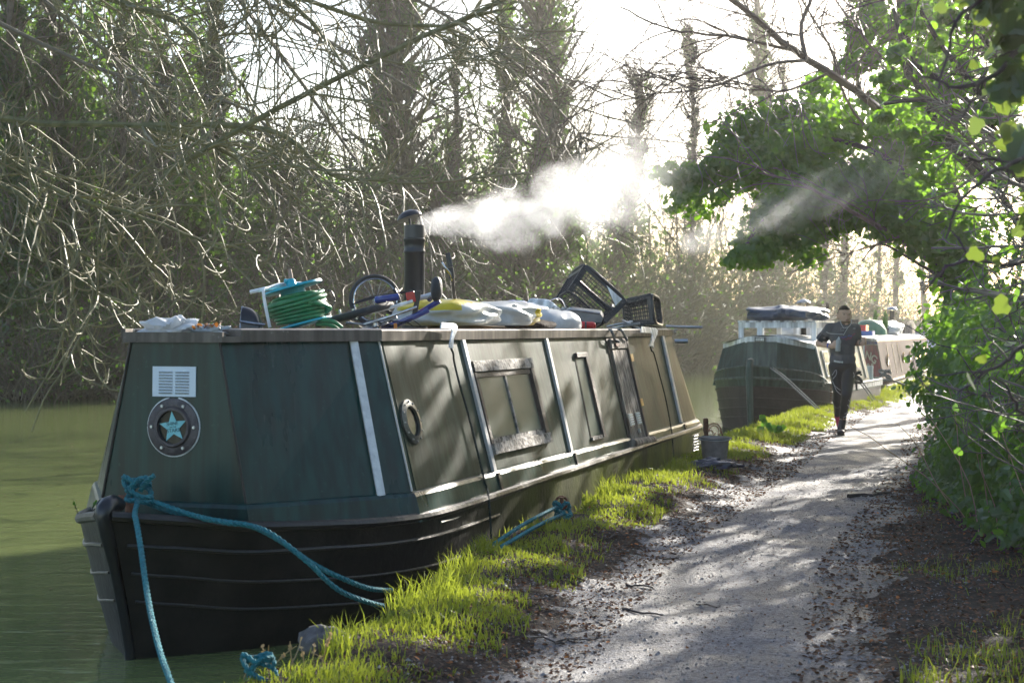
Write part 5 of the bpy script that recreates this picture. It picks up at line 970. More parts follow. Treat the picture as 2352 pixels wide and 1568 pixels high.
# --- compost sacks
def sack(name,label,c,r,seed,mats,split,M=rotz(BROT),amp=.10):
    m=lump((0,0,0),r,seed,40,amp,2.6,.72,3.0,M,.65); V,F=m.arrays(); o=np_mesh(name,V,F,mats,None,True)
    q=[F_ for F_ in F if F_.shape[1]==4][0]; cen=(V[q].mean(1))@np.array(M); idx=split(cen/np.array(r)); full=np.zeros(len(o.data.polygons),np.int32); full[:len(idx)]=idx; o.data.polygons.foreach_set("material_index",full); o.location=c; return o
o=sack('compost_sack','',bw(.40,2.72,1.628),(.27,.43,.095),41,[MT['filmwhite'],MT['yellowfilm'],MT['film']],lambda c:np.where(c[:,1]>.15,2,np.where((c[:,2]>.25)&(c[:,1]<.1)&(np.abs(c[:,0]+.0)<.8),1,0)))
tag(o,'white and yellow printed plastic sack bulging near the roof edge','sack','plastic sacks on the roof')
o=sack('compost_sack','',bw(.46,3.55,1.625),(.21,.42,.09),42,[MT['film'],MT['yellowfilm'],MT['filmwhite']],lambda c:np.where((c[:,1]>.35)&(c[:,0]>.1),1,0),amp=.16)
tag(o,'silvery clear plastic sack right behind the yellow printed one','sack','plastic sacks on the roof')
o=lump(bw(.42,4.35,1.565),(.16,.30,.045),43,20,.15,2.5,.8,2.4,rotz(BROT),.4).build('peat_pile',MT['earth'],None,smooth=True,origin=bw(.42,4.35,RZ)); tag(o,'low dark heap of spilt peat at the end of the sacks','peat')
# --- white bag, white tub, grey panel
o=lump(at_p(1262,743,.34),(.23,.30,.105),44,32,.13,2.2,.6,2.3,rotz(BROT),.6).build('plastic_bag',MT['filmwhite'],None,smooth=True,origin=at_p(1262,752,.34)); tag(o,'large pale white bag slumped at the roof edge behind the sacks','bag')
f=PF(1250,745,-.05); t=Thing('white_tub',f(1250,752),'white plastic tub upside down behind the grey panel','tub'); m=MB(); m.hexa([f(1200,716,-.12),f(1300,722,-.12),f(1300,722,.15),f(1200,716,.15)],[f(1216,684,-.10),f(1262,688,-.10),f(1262,688,.12),f(1216,684,.12)]); t.part('tub',m,MT['white'],bevel=.03)
m=MB(); m.hexa([f(1196,722,-.14),f(1305,728,-.14),f(1305,728,.17),f(1196,722,.17)],[f(1196,716,-.14),f(1305,722,-.14),f(1305,722,.17),f(1196,716,.17)]); t.part('rim',m,MT['filmwhite'],bevel=.004)
m=MB(); m.tube(spline([f(1262,690,0),f(1280,684,0),f(1292,690,0),f(1300,708,0)],10),.007,6); t.part('bail_handle',m,MT['chrome'],True)
f=PF(1290,725,.25); t=Thing('trunking_cover',f(1290,745),'long grey moulded plastic panel resting on the white bag','panel')
MT['greyplastic']=mat('grey_moulded_plastic',(.09,.10,.11),(.2,.2,.2),rough=.4,scale=6)
m=MB(); pl=[(1205,712),(1290,717),(1312,712),(1378,720),(1384,730),(1380,742),(1300,735),(1285,727),(1210,722)]; m.prism([f(x,y,-.10) for x,y in pl][::-1],(.02,.26,.03)); t.part('panel',m,MT['greyplastic'],bevel=.006)
m=MB(); m.tube(spline([f(1205,712,-.105),f(1290,717,-.105),f(1312,712,-.105),f(1378,720,-.105)],20),.008,6); t.part('top_lip',m,MT['steel'],True)
m=MB(); rg=np.random.default_rng(4)
for _ in range(34): m.box(f(rg.uniform(1235,1310),rg.uniform(704,714),rg.uniform(-.08,.1)),rg.uniform(.006,.022,3),rotz(rg.uniform(0,3))@rotx(rg.uniform(0,3)))
o=m.build('clutter_heap',MT['steel'],None,origin=f(1270,712)); tag(o,'heap of small metal oddments lying on the grey panel',kind='stuff')
# --- extinguisher
f=PF(1345,748,.5); t=Thing('fire_extinguisher',f(1345,754),'small red cylinder lying at the roof edge under the big basket','extinguisher')
m=MB(); a=f(1325,748,0); b=f(1366,748,.02); m.tube([a-[.012,0,0],a,a+[.02,0,0],b-[.02,0,0],b,b+[.012,0,0]],[.014,.028,.036,.036,.028,.014],14); t.part('cylinder',m,MT['redplastic'],True); m=MB(); m.tube([f(1343,748,0),f(1347,748,0)],.0375,14); t.part('band',m,MT['blackplastic'],True); m=MB(); m.tube([a-[.012,0,0],a-[.045,0,.01]],.010,8); m.box(a-[.055,0,-.005],(.03,.02,.03)); t.part('valve',m,MT['blackplastic'])
# --- laundry baskets
def basket(label,P0,a_,b_,c_,la,lb,lc,nl,nd,nw,tk=.006):
    """P0 centre of the base; a long axis, c short axis, b from base to rim"""
    a_=unit(np.array([a_],float))[0]; c_=np.array(c_,float); c_-=a_*(c_@a_); c_=unit(c_[None])[0]; b0=np.cross(c_,a_); b_=b0*np.sign(b0@np.array(b_,float)); P0=np.array(P0)
    t=Thing('laundry_basket',P0,label,'basket','black plastic baskets on the roof')
    def pt(u_,v_,w_): k=1+.16*w_; return P0+a_*u_*la/2*k+c_*v_*lc/2*k+b_*w_*lb
    def rr(w_,grow=0,n=6,ex=5):
        out=[]
        for th in np.linspace(0,2*np.pi,40,endpoint=False):
            cu,su=math.cos(th),math.sin(th); k=(abs(cu)**ex+abs(su)**ex)**(-1/ex); out.append(pt(cu*k*(1+grow),su*k*(1+grow),w_))
        return out
    m=MB(); m.tube(rr(1.0,.03),.017,8,closed=True); t.part('rim',m,MT['blackplastic'],True)
    m=MB(); m.tube(rr(0),.011,6,closed=True); t.part('base_edge',m,MT['blackplastic'],True)
    def wall(name,fn,nu,nv):
        m=MB()
        for i in range(nu+1): u_=-1+2*i/nu; m.beam(fn(u_,.03),fn(u_,.97),tk,tk*.9,up=b_+.01) if False else m.tube([fn(u_,.02),fn(u_*.97+.03*math.sin(u_*3),.5),fn(u_,.98)],tk*.55,4)
        for j in range(1,nv): v_=j/nv; m.tube([fn(-1,v_),fn(0,v_),fn(1,v_)],tk*.55,4)
        return t.part(name,m,MT['blackplastic'])
    wall('side_wall',lambda u_,w_:pt(u_,-1,w_),nl,nd); wall('side_wall',lambda u_,w_:pt(u_,1,w_),nl,nd); wall('end_wall',lambda u_,w_:pt(-1,u_,w_),nw,nd); wall('end_wall',lambda u_,w_:pt(1,u_,w_),nw,nd)
    wall('base',lambda u_,w_:pt(u_,-1+2*w_,0),nl,nw)
    for u_,v_ in((-1,-1),(1,-1),(1,1),(-1,1)): m=MB(); m.beam(pt(u_*.94,v_*.94,0),pt(u_*.94,v_*.94,1),.05,.02,up=c_); t.part('corner_post',m,MT['blackplastic'],bevel=.004)
    for v_ in(-1,1):
        m=MB(); m.hexa([pt(-.95,v_,.86),pt(.95,v_,.86),pt(.95,v_,.99),pt(-.95,v_,.99)],[pt(-.95,v_*1.03,.86),pt(.95,v_*1.03,.86),pt(.95,v_*1.03,.99),pt(-.95,v_*1.03,.99)]); t.part('rim_band',m,MT['blackplastic'])
    for u_ in(-1,1):
        m=MB(); m.hexa([pt(u_,-.95,.78),pt(u_,.95,.78),pt(u_,.95,.99),pt(u_,-.95,.99)],[pt(u_*1.03,-.95,.78),pt(u_*1.03,.95,.78),pt(u_*1.03,.95,.99),pt(u_*1.03,-.95,.99)]); t.part('rim_band',m,MT['blackplastic'])
    return t,pt
f=PF(1345,690,.25)
t,pt=basket('big black slatted basket tipped up on its corner with paper tag',f(1335,712,.10),(.75,.1,-.66),(1,-.3,.6),(-.16,.95,-.30),.42,.27,.34,13,9,9)
m=MB(); q=[pt(.15,-1.04,.72),pt(.75,-1.04,.93),pt(.15,-1.04,.93)]; q=[pt(.05,-1.05,.93),pt(.80,-1.05,.93),pt(.80,-1.05,.62)]; m.prism(q,(0,-.002,0)); t.part('paper_tag',m,MT['white'])
f=PF(1475,725,.25)
t,pt=basket('smaller black basket lying on its side behind the big basket',f(1443,722,.15),(-.12,.10,1),(1,-.35,.05),(.25,1,.1),.24,.30,.36,7,7,7,.009)
# --- odds behind baskets: folding stool frame and bars
f=PF(1450,752,.4); t=Thing('folding_stool',f(1440,754),'folded metal stool frame flat between the two baskets','stool'); m=MB()
for a,b in(((1395,750,.1),(1455,738,.1)),((1405,754,0),(1470,742,0)),((1430,735,.05),(1470,755,.05))): t.part('leg',MB().tube([f(*a),f(*b)],.011,8),MT['steel'],True)
m.beam(f(1430,748,.05),f(1470,742,.05),.12,.02); t.part('seat',m,MT['greyplastic'],bevel=.004)
m=MB(); m.tube([f(1440,757,-.02),f(1555,762,.1)],.008,6); m.tube([f(1520,758,.0),f(1558,757,.1)],.006,6); o=m.build('boat_pole',MT['steel'],None,origin=f(1440,757)); tag(o,'thin metal pole lying along the rear roof edge','pole')
# --- grey rope end hanging over the roof edge
def rope_mesh(m,pts,r,strands=3,pitch=None,n=None):
    P=np.asarray(pts,float); P=resamp(P,12) if len(P)>2 else np.array([P[0]*(1-t)+P[1]*t for t in np.linspace(0,1,30)])
    L=np.concatenate([[0],np.cumsum(np.linalg.norm(np.diff(P,axis=0),axis=1))]); step=r*1.1; k=max(8,int(L[-1]/step)); s=np.linspace(0,L[-1],k); P=np.stack([np.interp(s,L,P[:,i]) for i in range(3)],1)
    T=unit(np.gradient(P,axis=0)); ref=np.array([.3,.2,.93]); A_=unit(np.cross(T,ref)); B_=np.cross(T,A_); pitch=pitch or r*7
    for q in range(strands):
        a=s/pitch*2*np.pi+q*2*np.pi/strands; m.tube(P+(A_*np.cos(a)[:,None]+B_*np.sin(a)[:,None])*r*.5,r*.62,5)
    return m
def rope_thing(name,label,paths,r,mt,cat='rope',group=None):
    m=MB()
    for p in paths: rope_mesh(m,p,r)
    o=m.build(name,mt,None,smooth=True,origin=np.array(paths[0][0],float)); tag(o,label,cat,group); return o
def rl(p,s,z): return bw(p,s,z)
def on_side(x,y,o_=.03):
    """world point seen at photo x,y on the boat's starboard cabin side"""
    r=ray(x,y); c=np.array([-BM@BV,-BM@BU,CAMZ]); q=np.array([r[:2]@BV,r[:2]@BU,r[2]]); tt_=(.937+o_-.26*(c[2]-.69)-c[0])/(q[0]+.26*q[2]); return np.array([0,0,CAMZ])+r*tt_
rope_thing('rope_end','grey frayed rope end hanging over the roof edge above the door',[[at_p(1395,757,.70),at_p(1403,757,.775),on_side(1408,768,.07),on_side(1412,780,.05),on_side(1422,785,.05)],[at_p(1410,756,.70),at_p(1425,757,.775),on_side(1433,768,.06),on_side(1440,782,.05)]],.010,MT['rope_grey'])
# --- white hooks over the roof edge and the lines hanging from them
for (x,y0,y1,lb,rl_,pts) in [(1034,747,800,'white plastic fender hook over the roof edge near the portholes','thin dark rope hanging down from the nearer white hook',[(1036,800),(1041,812),(1043,830),(1055,880),(1075,950),(1095,1030),(1112,1100),(1119,1122),(1123,1150),(1126,1195)]),(1494,756,795,'white plastic fender hook over the roof edge near the stern','thin dark rope hanging down from the rear white hook',[(1494,795),(1497,806),(1502,812),(1515,860),(1530,920),(1542,985),(1545,1010),(1546,1040)])]:
    w=40*(y1-y0)/53; pl=[(x-22,y0-6),(x+10,y0-3),(x+15,y0+3),(x+14,y0+12),(x+5,y0+32),(x+6,y0+44),(x+3,y1),(x-4,y1-1),(x-3,y0+40),(x+3,y0+14),(x+1,y0+9),(x-24,y0+8)]
    V=[on_side(a,b,.075) for a,b in pl]; m=MB(); m.prism(V,BV.tolist()+[0.0] if False else np.array([BV[0],BV[1],.15])*.008); org=on_side(x,y0,.075); o=m.build('fender_hook',MT['white'],None,origin=org,bevel=.001); tag(o,lb,'hook','white hooks over the roof edge')
    P=[on_side(a,b,.06 if b<830 else .03) for a,b in pts[:-2]]+[on_side(pts[-2][0],pts[-2][1],.075)]; e=P[-1].copy(); P.append(e+np.array([BV[0]*.02,BV[1]*.02,-.30])); rope_thing('hanging_rope',rl_,[P],.006,MT['rope_dark'],group='ropes hanging from the white hooks')
    m=MB(); k=on_side(*pts[2],.06); 
# --- mooring lines
T0=bw(-.10,-.22,.735)
m=MB(); q0=bw(-.10,-.22,.60); t=Thing('mooring_stud',q0,'short iron stud on the foredeck wrapped in rope','bollard'); m.tube([q0,q0+[0,0,.20]],[.028,.024],10); t.part('post',m,MT['rust'],True); m=MB(); m.tube([q0+[-.06,0,.13],q0+[.06,0,.13]],.014,8); t.part('cross_bar',m,MT['rust'],True)
def knot(c,r,rr,seed,n=70):
    rg=np.random.default_rng(seed); a=np.linspace(0,7.5*np.pi,n); return [c+np.array([r*math.cos(x)*(1+.2*math.sin(x*.37)),r*math.sin(x)*.9,r*.95*math.sin(x*.61+.4)+.012*math.sin(x*2.3)]) for x in a]
kc=at_d(316,1125,7.42)
fe=[kc+[.01,-.02,-.03],at_d(309,1178,7.25),at_d(313,1200,7.05),at_d(323,1260,6.85),at_d(340,1380,6.5),at_d(362,1480,6.2),at_d(385,1550,5.95),at_d(430,1660,5.6),at_z(520,1730,.30)]
end_=[kc+[.02,-.03,.0],at_d(330,1110,7.35),at_d(345,1098,7.33),at_d(353,1092,7.32)]
rope_thing('mooring_rope','bright turquoise mooring rope knotted on the bow and dropping steeply forward',[fe,knot(kc,.055,.013,1)[::3],end_],.0125,MT['rope'],group='turquoise mooring ropes of the nearest boat')
gz=lambda x,y,dz=.02:np.array([x,y,float(gh(np.array([x]),np.array([y]))[0])+dz])
def hit(x,y,dz=0.0):
    """ground point seen at photo position x,y"""
    t=np.arange(3.5,40,.01); r=ray(x,y); Q=np.array([0,0,CAMZ])+r*t[:,None]; k=int(np.argmax(Q[:,2]<gh(Q[:,0],Q[:,1]))); p=Q[k]; z=float(gh(np.array([p[0]]),np.array([p[1]]))[0])
    return np.array([p[0],p[1],z+dz])
pA=[kc+[.03,.0,-.04],at_d(370,1158,7.40),at_d(440,1182,7.33),at_d(520,1200,7.27),at_d(575,1207,7.27),at_d(640,1240,7.25),at_d(720,1295,7.3),at_d(790,1330,7.35),at_d(850,1352,7.5),at_d(900,1356,7.75)]
pB=[kc+[.03,.03,-.06],at_d(380,1170,7.42),at_d(460,1190,7.36),at_d(560,1204,7.30),at_d(620,1224,7.2),at_d(700,1285,7.15),at_d(770,1350,7.2),at_d(830,1378,7.3),at_d(880,1392,7.45)]
rope_thing('mooring_rope','doubled dark teal mooring rope slung from the bow to the grassy bank',[pA,pB],.0125,MT['rope'],group='turquoise mooring ropes of the nearest boat')
pin=hit(1292,1192)
t=Thing('mooring_pin',pin,'rusty mooring pin in the grass wrapped with turquoise rope','mooring pin'); m=MB(); m.tube([pin-[0,0,.05],pin+[-.005,0,.13],pin+[-.005,0,.135]],[.012,.012,.022],8); t.part('stake',m,MT['rust'],True)
m=MB(); m.tube([pin+[-.005+.035*math.cos(a),.02*math.sin(a),.10+.035*math.sin(a)] for a in np.linspace(0,2*np.pi,14)],.008,6,closed=True); t.part('ring',m,MT['rust'],True)
kp=pin+[0,-.02,.055]; g0=hit(1135,1258,.02); g1=hit(1150,1266,.02)
mid=hit(1205,1228,.06); mid2=hit(1235,1228,.05)
rope_thing('mooring_rope','doubled turquoise rope lying through the grass to the mooring pin',[[g0,mid,kp+[-.03,0,.02],kp],knot(kp,.045,.012,2)[::3],[g1,mid2,kp+[0,-.02,-.02],kp]],.0115,MT['rope'],group='turquoise mooring ropes of the nearest boat')
tuft=hit(596,1560,.03); rope_thing('frayed_rope','frayed turquoise rope end in the grass at the bottom edge',[knot(tuft,.05,.01,5)[::3]],.009,MT['rope'])
# second boat lines
for lb,ps in (('pale mooring rope from the second boat bow to the grass',[(1770,845,23.3,.0),(1800,868,22.8,0),(1840,905,22.2,0),(1875,938,21.6,0)]),('pale mooring rope from the second boat side to the grass behind the runner',[(1966,870,26.2,0),(1980,885,26,0),(1995,905,25.7,0),(2004,918,25.4,0)])):
    rope_thing('mooring_rope',lb,[[at_d(a,b,c) for a,b,c,_ in ps],[at_d(a+6,b-1,c+.1) for a,b,c,_ in ps]],.010,MT['rope_grey'],group='pale mooring ropes of the second boat')
rope_thing('mooring_rope','knotted dark rope on the third boat bow leading right to the bank',[[at_d(2036,868,30),at_d(2050,873,30),at_d(2080,885,31),at_d(2100,894,31.5)],knot(at_d(2034,862,30),.10,.02,3)[::3]],.02,MT['rope_grey'])
rope_thing('dark_knot','bundle of dark rope tied to the second boat gunwale',[knot(at_d(1966,866,26.0),.09,.02,4)[::3],[at_d(1966,870,26),at_d(1968,895,25.9)]],.018,MT['rope_dark'])
m=MB(); cc=at_d(1909,886,24.2)
for i in range(16):
    q=cc-[0,0,i*.042]; A_=np.array([1,0,0]) if i%2 else np.array([0,1,0]); m.tube([q+A_*.016*math.cos(a)+np.array([0,0,.028])*math.sin(a) for a in np.linspace(0,2*np.pi,9)[:-1]],.006,5,closed=True)
o=m.build('mooring_chain',MT['rust'],None,origin=cc); tag(o,'rusty chain hanging from the second boat beside the runner','chain')
# teal line at the stern of the nearest boat
rope_thing('stern_rope','turquoise stern rope stretched from the nearest boat to the iron ring behind the bucket',[[at_d(1583,975,14.9),at_d(1600,990,15.1),at_d(1620,1003,15.4)],[at_d(1590,985,14.9),at_d(1606,999,15.2),at_d(1618,1010,15.3)]],.011,MT['rope'])
# --- bucket
bb_=hit(1642,1064); sB=bb_[1]/FPX; t=Thing('bucket',bb_,'battered grey bucket standing on the bank near the path','bucket'); MT['bucket']=mat('dented_grey_plastic',(.18,.155,.15),(.30,.26,.25),rough=.6,scale=9,bump=.3)
m=MB(); k=sB; m.lathe([(.01,.004),(26*k,.004),(27*k,.01),(33*k,56*k),(34.5*k,57*k),(35*k,61*k),(33.5*k,61.5*k),(32*k,58*k),(25*k,.02),(.01,.016)],bb_,28); t.part('pail',m,MT['bucket'],True)
m=MB(); m.lathe([(33.6*k,54*k),(36*k,55*k),(36.4*k,57*k),(34*k,58*k)],bb_,28); t.part('rim',m,mat('bluish_rim',(.08,.09,.11),(.15,.16,.18),rough=.5),True)
for sg in(-1,1): m=MB(); m.tube([bb_+[sg*34*k,0,57*k],bb_+[sg*39*k,0,58*k]],.009,6); t.part('handle_lug',m,MT['bucket'])
m=MB(); m.tube([bb_+[37*k*math.cos(a),-36*k*abs(math.sin(a)),57*k-3*k*math.sin(a)] for a in np.linspace(0,math.pi,18)],.0035,5); t.part('bail',m,MT['steel'],True)
# --- rusty ornate iron piece behind the bucket
ic=at_d(1626,1012,15.3); t=Thing('iron_bracket',hit(1626,1045),'rusty scrolled iron bracket with a square post standing behind the bucket','iron bracket'); k=15.3/FPX
P=lambda x,y:at_d(x,y,15.3)
m=MB(); m.beam(P(1622,1040),P(1621,960),.045,.045,(0,1,0)); t.part('post',m,MT['rust'],bevel=.003)
m=MB()
for c_,r_,a0,a1 in (((1640,988),16,-20,200),((1640,988),11,-20,200),((1631,995),7,0,330),((1646,1000),6,100,420),((1611,995),9,60,330),((1607,1003),5,0,300)): m.tube([P(c_[0]+r_*math.cos(a),c_[1]-r_*math.sin(a)) for a in np.radians(np.linspace(a0,a1,18))],.007,6)
m.tube([P(1655,985),P(1660,1000),P(1666,1012)],.007,6); t.part('scrollwork',m,MT['rust'],True)
m=MB(); m.tube([at_d(1622,1012,15.35),at_d(1590,1043,14.95),at_d(1560,1072,14.6)],.013,7); o=m.build('iron_bar',MT['rust'],None,smooth=True,origin=at_d(1560,1072,14.6)); tag(o,'rusty bar slanting from the stern down into the grass','bar')
# --- dark rag and bark pieces at the bucket foot
rgp=hit(1640,1078,.02); o=lump(rgp+[0,0,.012],(.17,.10,.045),51,22,.4,4,.5,2.2,None,.9).build('wet_rag',mat('dark_wet_cloth',(.02,.022,.035),(.07,.07,.10),rough=.35,bump=.5,scale=6),None,smooth=True,origin=rgp); tag(o,'crumpled wet dark plastic rag at the foot of the bucket','rag')
# ================================================================ RUNNER
def evaluated(o,name=None):
    dg=bpy.context.evaluated_depsgraph_get(); me=bpy.data.meshes.new_from_object(o.evaluated_get(dg)); 
    return me
def fuse(name,m,vox,mt,T,smooth_it=4,parent=None,factor=.5):
    V,F=m.arrays(); o=np_mesh(name,V-T.o,F,mt,None,True); md=o.modifiers.new("r","REMESH"); md.mode='VOXEL'; md.voxel_size=vox; s=o.modifiers.new("s","SMOOTH"); s.factor=factor; s.iterations=smooth_it
    me=evaluated(o); 
    for p in me.polygons: p.use_smooth=True
    me.materials.clear(); me.materials.append(mt); old=o.data; o.modifiers.clear(); o.data=me; bpy.data.meshes.remove(old); me.name=name; o.parent=parent or T.e; return o
RD=19.2; RS=RD/FPX
def rp(zx,zy,dd=0.0):
    """runner landmark from the enlarged crop, dd metres behind (+) or in front (-) of the mid plane"""
    x=1837.4+zx*.2227; y=661.5+.2227*zy; return np.array([(x-CX)*RS,RD+dd,CAMZ-(y-HY)*RS])
foot=rp(412,1440,-.05); gzf=float(gh(np.array([foot[0]]),np.array([foot[1]]))[0])+.012; dzr=gzf-foot[2]
_rp=rp
def rp(zx,zy,dd=0.0): q=_rp(zx,zy,dd); q[2]+=dzr; return q
T=Thing('person',(foot[0],foot[1],gzf),'runner in dark T-shirt and black leggings holding a water bottle','person')
skin=mat('skin',(.68,.43,.32),(.76,.50,.38),rough=.5,scale=12,trans=.12,tcol=(.6,.15,.06)); shirtm=mat('charcoal_shirt',(.085,.085,.098),(.12,.115,.13),rough=.75,scale=9,bump=.5,bscale=14,stretch=(1,1,.5)); legm=mat('black_leggings',(.010,.010,.014),(.022,.020,.028),rough=.5,scale=6,bump=.1)
def cap(m,a,b,ra,rb,n=12,seg=8):
    a,b=np.array(a),np.array(b); P=[a*(1-t)+b*t for t in np.linspace(0,1,seg)]; m.tube(P,np.linspace(ra,rb,seg),n); m.sphere(a,ra,8); m.sphere(b,rb,8)
nk=rp(462,335,.02); hd=rp(452,215,-.03)
shR,shL=rp(312,352,.02),rp(574,352,.02); elR,wrR=rp(205,505,.06),rp(303,532,-.12); elL,wrL=rp(602,500,.06),rp(612,505,-.16)
chest,belly,pel=rp(450,430,0),rp(440,590,0),rp(437,735,0); hipR,hipL=rp(368,745,.0),rp(508,745,.0)
knL,anL=rp(452,1030,-.16),rp(438,1300,-.02); knR,anR=rp(390,985,.0),rp(440,1265,.30)
b=MB()
b.sphere(hd+[0,.01,.012],(.076,.094,.105),14); b.sphere(hd+[.008,-.028,-.055],(.058,.06,.062),12); b.sphere(hd+[.012,-.055,-.095],(.030,.028,.022),10); cap(b,nk+[0,.02,-.03],hd+[0,.02,-.06],.062,.056)
b.sphere(hd+[.013,-.108,-.030],(.013,.018,.017),8); cap(b,hd+[.010,-.092,.015],hd+[.014,-.110,-.028],.008,.012,8,4); b.sphere(hd+[.012,-.09,.028],(.052,.018,.010),8)
for sg in(-1,1): b.sphere(hd+[sg*.080,.012,-.008],(.013,.022,.033),8); b.sphere(hd+[.01+sg*.036,-.080,-.028],(.020,.018,.016),8)
b.sphere(hd+[.013,-.092,-.062],(.024,.012,.009),8)
b.sphere(chest+[0,.0,.02],(.165,.105,.16),14); b.sphere(belly,(.135,.09,.16),14); b.sphere(pel,(.15,.10,.11),14); cap(b,shR,shL,.062,.062)
cap(b,shR,elR,.052,.042); cap(b,elR,wrR,.043,.027); cap(b,shL,elL,.052,.040); cap(b,elL,wrL,.041,.027)
cap(b,hipR,knR,.074,.048); cap(b,knR,anR,.046,.030); cap(b,hipL,knL,.076,.050); cap(b,knL,anL,.047,.030)
# hands: palm, four fingers and thumb each
def hand(m,wr,d,pn,side_,curl):
    d=unit(np.array([d],float))[0]; s_=np.array(side_,float); s_=unit((s_-d*(s_@d))[None])[0]; pn=np.cross(d,s_)*np.sign(np.cross(d,s_)@np.array(pn)+1e-9)
    c=wr+d*.045; m.sphere(c,(.026,.026,.026),8); 
    for i,u_ in enumerate((-.030,-.010,.010,.030)): cap(m,wr+s_*u_*.6,wr+d*.082+s_*u_,.015,.0125,8,5)
    for i,(u_,L) in enumerate(zip((-.031,-.0105,.0105,.031),(.058,.070,.074,.066))):
        a=wr+d*.084+s_*u_; d1=unit((d*math.cos(curl*.6)+pn*math.sin(curl*.6))[None])[0]; p1=a+d1*L*.45; d2=unit((d*math.cos(curl*1.6)+pn*math.sin(curl*1.6))[None])[0]; p2=p1+d2*L*.32; d3=unit((d*math.cos(curl*2.4)+pn*math.sin(curl*2.4))[None])[0]; p3=p2+d3*L*.25
        cap(m,a,p1,.0088,.0084,8,4); cap(m,p1,p2,.0084,.0078,8,4); cap(m,p2,p3,.0078,.0068,8,4)
    a=wr+d*.03+s_*.028; p1=a+unit((s_*.8+d*.6+pn*.4)[None])[0]*.034; p2=p1+unit((d*.8+pn*.8)[None])[0]*.030; cap(m,a,p1,.012,.0105,8,4); cap(m,p1,p2,.0105,.008,8,4); return wr+d*.075+pn*.036
botc=hand(b,wrR,(.55,-.75,.18),(.45,.35,.0),(0,.0,1),1.0); hand(b,wrL,(.25,-.80,.35),(-.9,-.2,0),(0,.3,1),1.15)
fuse('body',b,.0065,skin,T,2)
# hair, beard, eyes
m=MB(); m.sphere(hd+[0,.020,.022],(.0795,.094,.100),16); V,F=m.arrays()
hair=MB(); 
def shell(c,r,keep,name,mt,n=24):
    t=np.linspace(.02,np.pi-.02,n); a=np.arange(2*n)*np.pi/n; TT,AA=np.meshgrid(t,a,indexing='ij'); d=np.stack([np.sin(TT)*np.cos(AA),np.sin(TT)*np.sin(AA),-np.cos(TT)],-1); V=c+d*np.array(r); i=np.arange(n-1)[:,None]; k=np.arange(2*n)[None]; k2=(k+1)%(2*n); F=np.stack([i*2*n+k,i*2*n+k2,(i+1)*2*n+k2,(i+1)*2*n+k],-1).reshape(-1,4); dc=d.reshape(-1,3)[F].mean(1); mm=MB(); mm.add(V.reshape(-1,3),[F[keep(dc)]]); return T.part(name,mm,mt,True)
shell(hd+[0,.013,.014],(.0795,.0975,.1085),lambda d:(d[:,2]>.42)|((d[:,1]>-.28)&(d[:,2]>-.25)),'hair',mat('short_dark_hair',(.035,.024,.018),(.06,.04,.03),rough=.8,scale=60,bump=.6,bscale=120))
shell(hd+[.009,-.030,-.058],(.0600,.0625,.0645),lambda d:(d[:,1]<.1)&(d[:,2]<-.18),'beard',mat('reddish_beard',(.14,.075,.045),(.20,.11,.07),rough=.9,scale=60,bump=.6,bscale=120))
for sg in(-1,1):
    m=MB(); m.sphere(hd+[.010+sg*.031,-.0895,.010],(.011,.006,.005),8); T.part('eye',m,mat('eye_dark',(.02,.015,.015),rough=.4),True)
    m=MB(); m.tube([hd+[.010+sg*.014,-.099,.024],hd+[.010+sg*.03,-.098,.029],hd+[.010+sg*.046,-.088,.024]],.0035,6); T.part('eyebrow',m,MT['darkwood'],True)
m=MB(); m.sphere(hd+[.013,-.101,-.062],(.021,.006,.006),8); T.part('mouth',m,mat('lips',(.28,.09,.075),rough=.5),True)
# T-shirt
m=MB(); m.sphere(chest+[0,.0,.0],(.172,.118,.19),14); m.sphere(chest+[0,0,.055],(.168,.10,.10),12); m.sphere(belly+[0,0,.02],(.152,.108,.20),14); m.sphere(belly+[0,0,-.09],(.160,.115,.11),14); cap(m,shR,shL,.070,.070); cap(m,nk+[0,.02,-.035],nk+[0,.02,-.06],.070,.085)
cap(m,shR,shR+(elR-shR)*.66,.070,.064,14); cap(m,shL,shL+(elL-shL)*.60,.068,.062,14); cap(m,(shR+nk)/2+[0,0,-.01],shR,.055,.06); cap(m,(shL+nk)/2+[0,0,-.01],shL,.055,.06)
sh=fuse('shirt',m,.008,shirtm,T,3)
# leggings
m=MB(); m.sphere(pel,(.158,.108,.10),14); m.sphere(pel+[0,0,.06],(.150,.10,.06),12)
cap(m,hipR,knR,.089,.059,14); cap(m,knR,anR,.059,.037,14); m.sphere(knR*.62+anR*.38+[0,.02,0],(.056,.058,.10),10); cap(m,hipL,knL,.091,.061,14); cap(m,knL,anL+[0,0,.02],.061,.038,14); m.sphere(knL*.64+anL*.36+[0,.022,0],(.057,.060,.10),10)
fuse('leggings',m,.008,legm,T,3)
white_t=mat('reflective_print',(.38,.38,.42),rough=.4)
def streak(pts,r=.004,name='reflective_stripe',mt=white_t): m=MB(); m.tube(spline([_p for _p in pts],14),r,5); T.part(name,m,mt,True)
streak([rp(318,830,-.085),rp(355,775,-.095),rp(358,820,-.10),rp(325,868,-.085)]); streak([rp(322,890,-.08),rp(345,940,-.10),rp(402,985,-.095)]); streak([rp(338,930,-.075),rp(365,990,-.085),rp(408,1030,-.09)]); streak([rp(462,1080,-.225),rp(480,1100,-.22),rp(492,1130,-.19)],.0035); streak([rp(455,1130,-.215),rp(470,1155,-.21),rp(486,1180,-.18)],.0045); streak([rp(438,1225,-.14),rp(460,1210,-.15),rp(482,1198,-.14)],.0035); streak([rp(430,1262,-.11),rp(450,1252,-.12),rp(470,1244,-.11)],.0035); streak([rp(530,800,-.11),rp(540,830,-.11),rp(530,855,-.12)],.004)
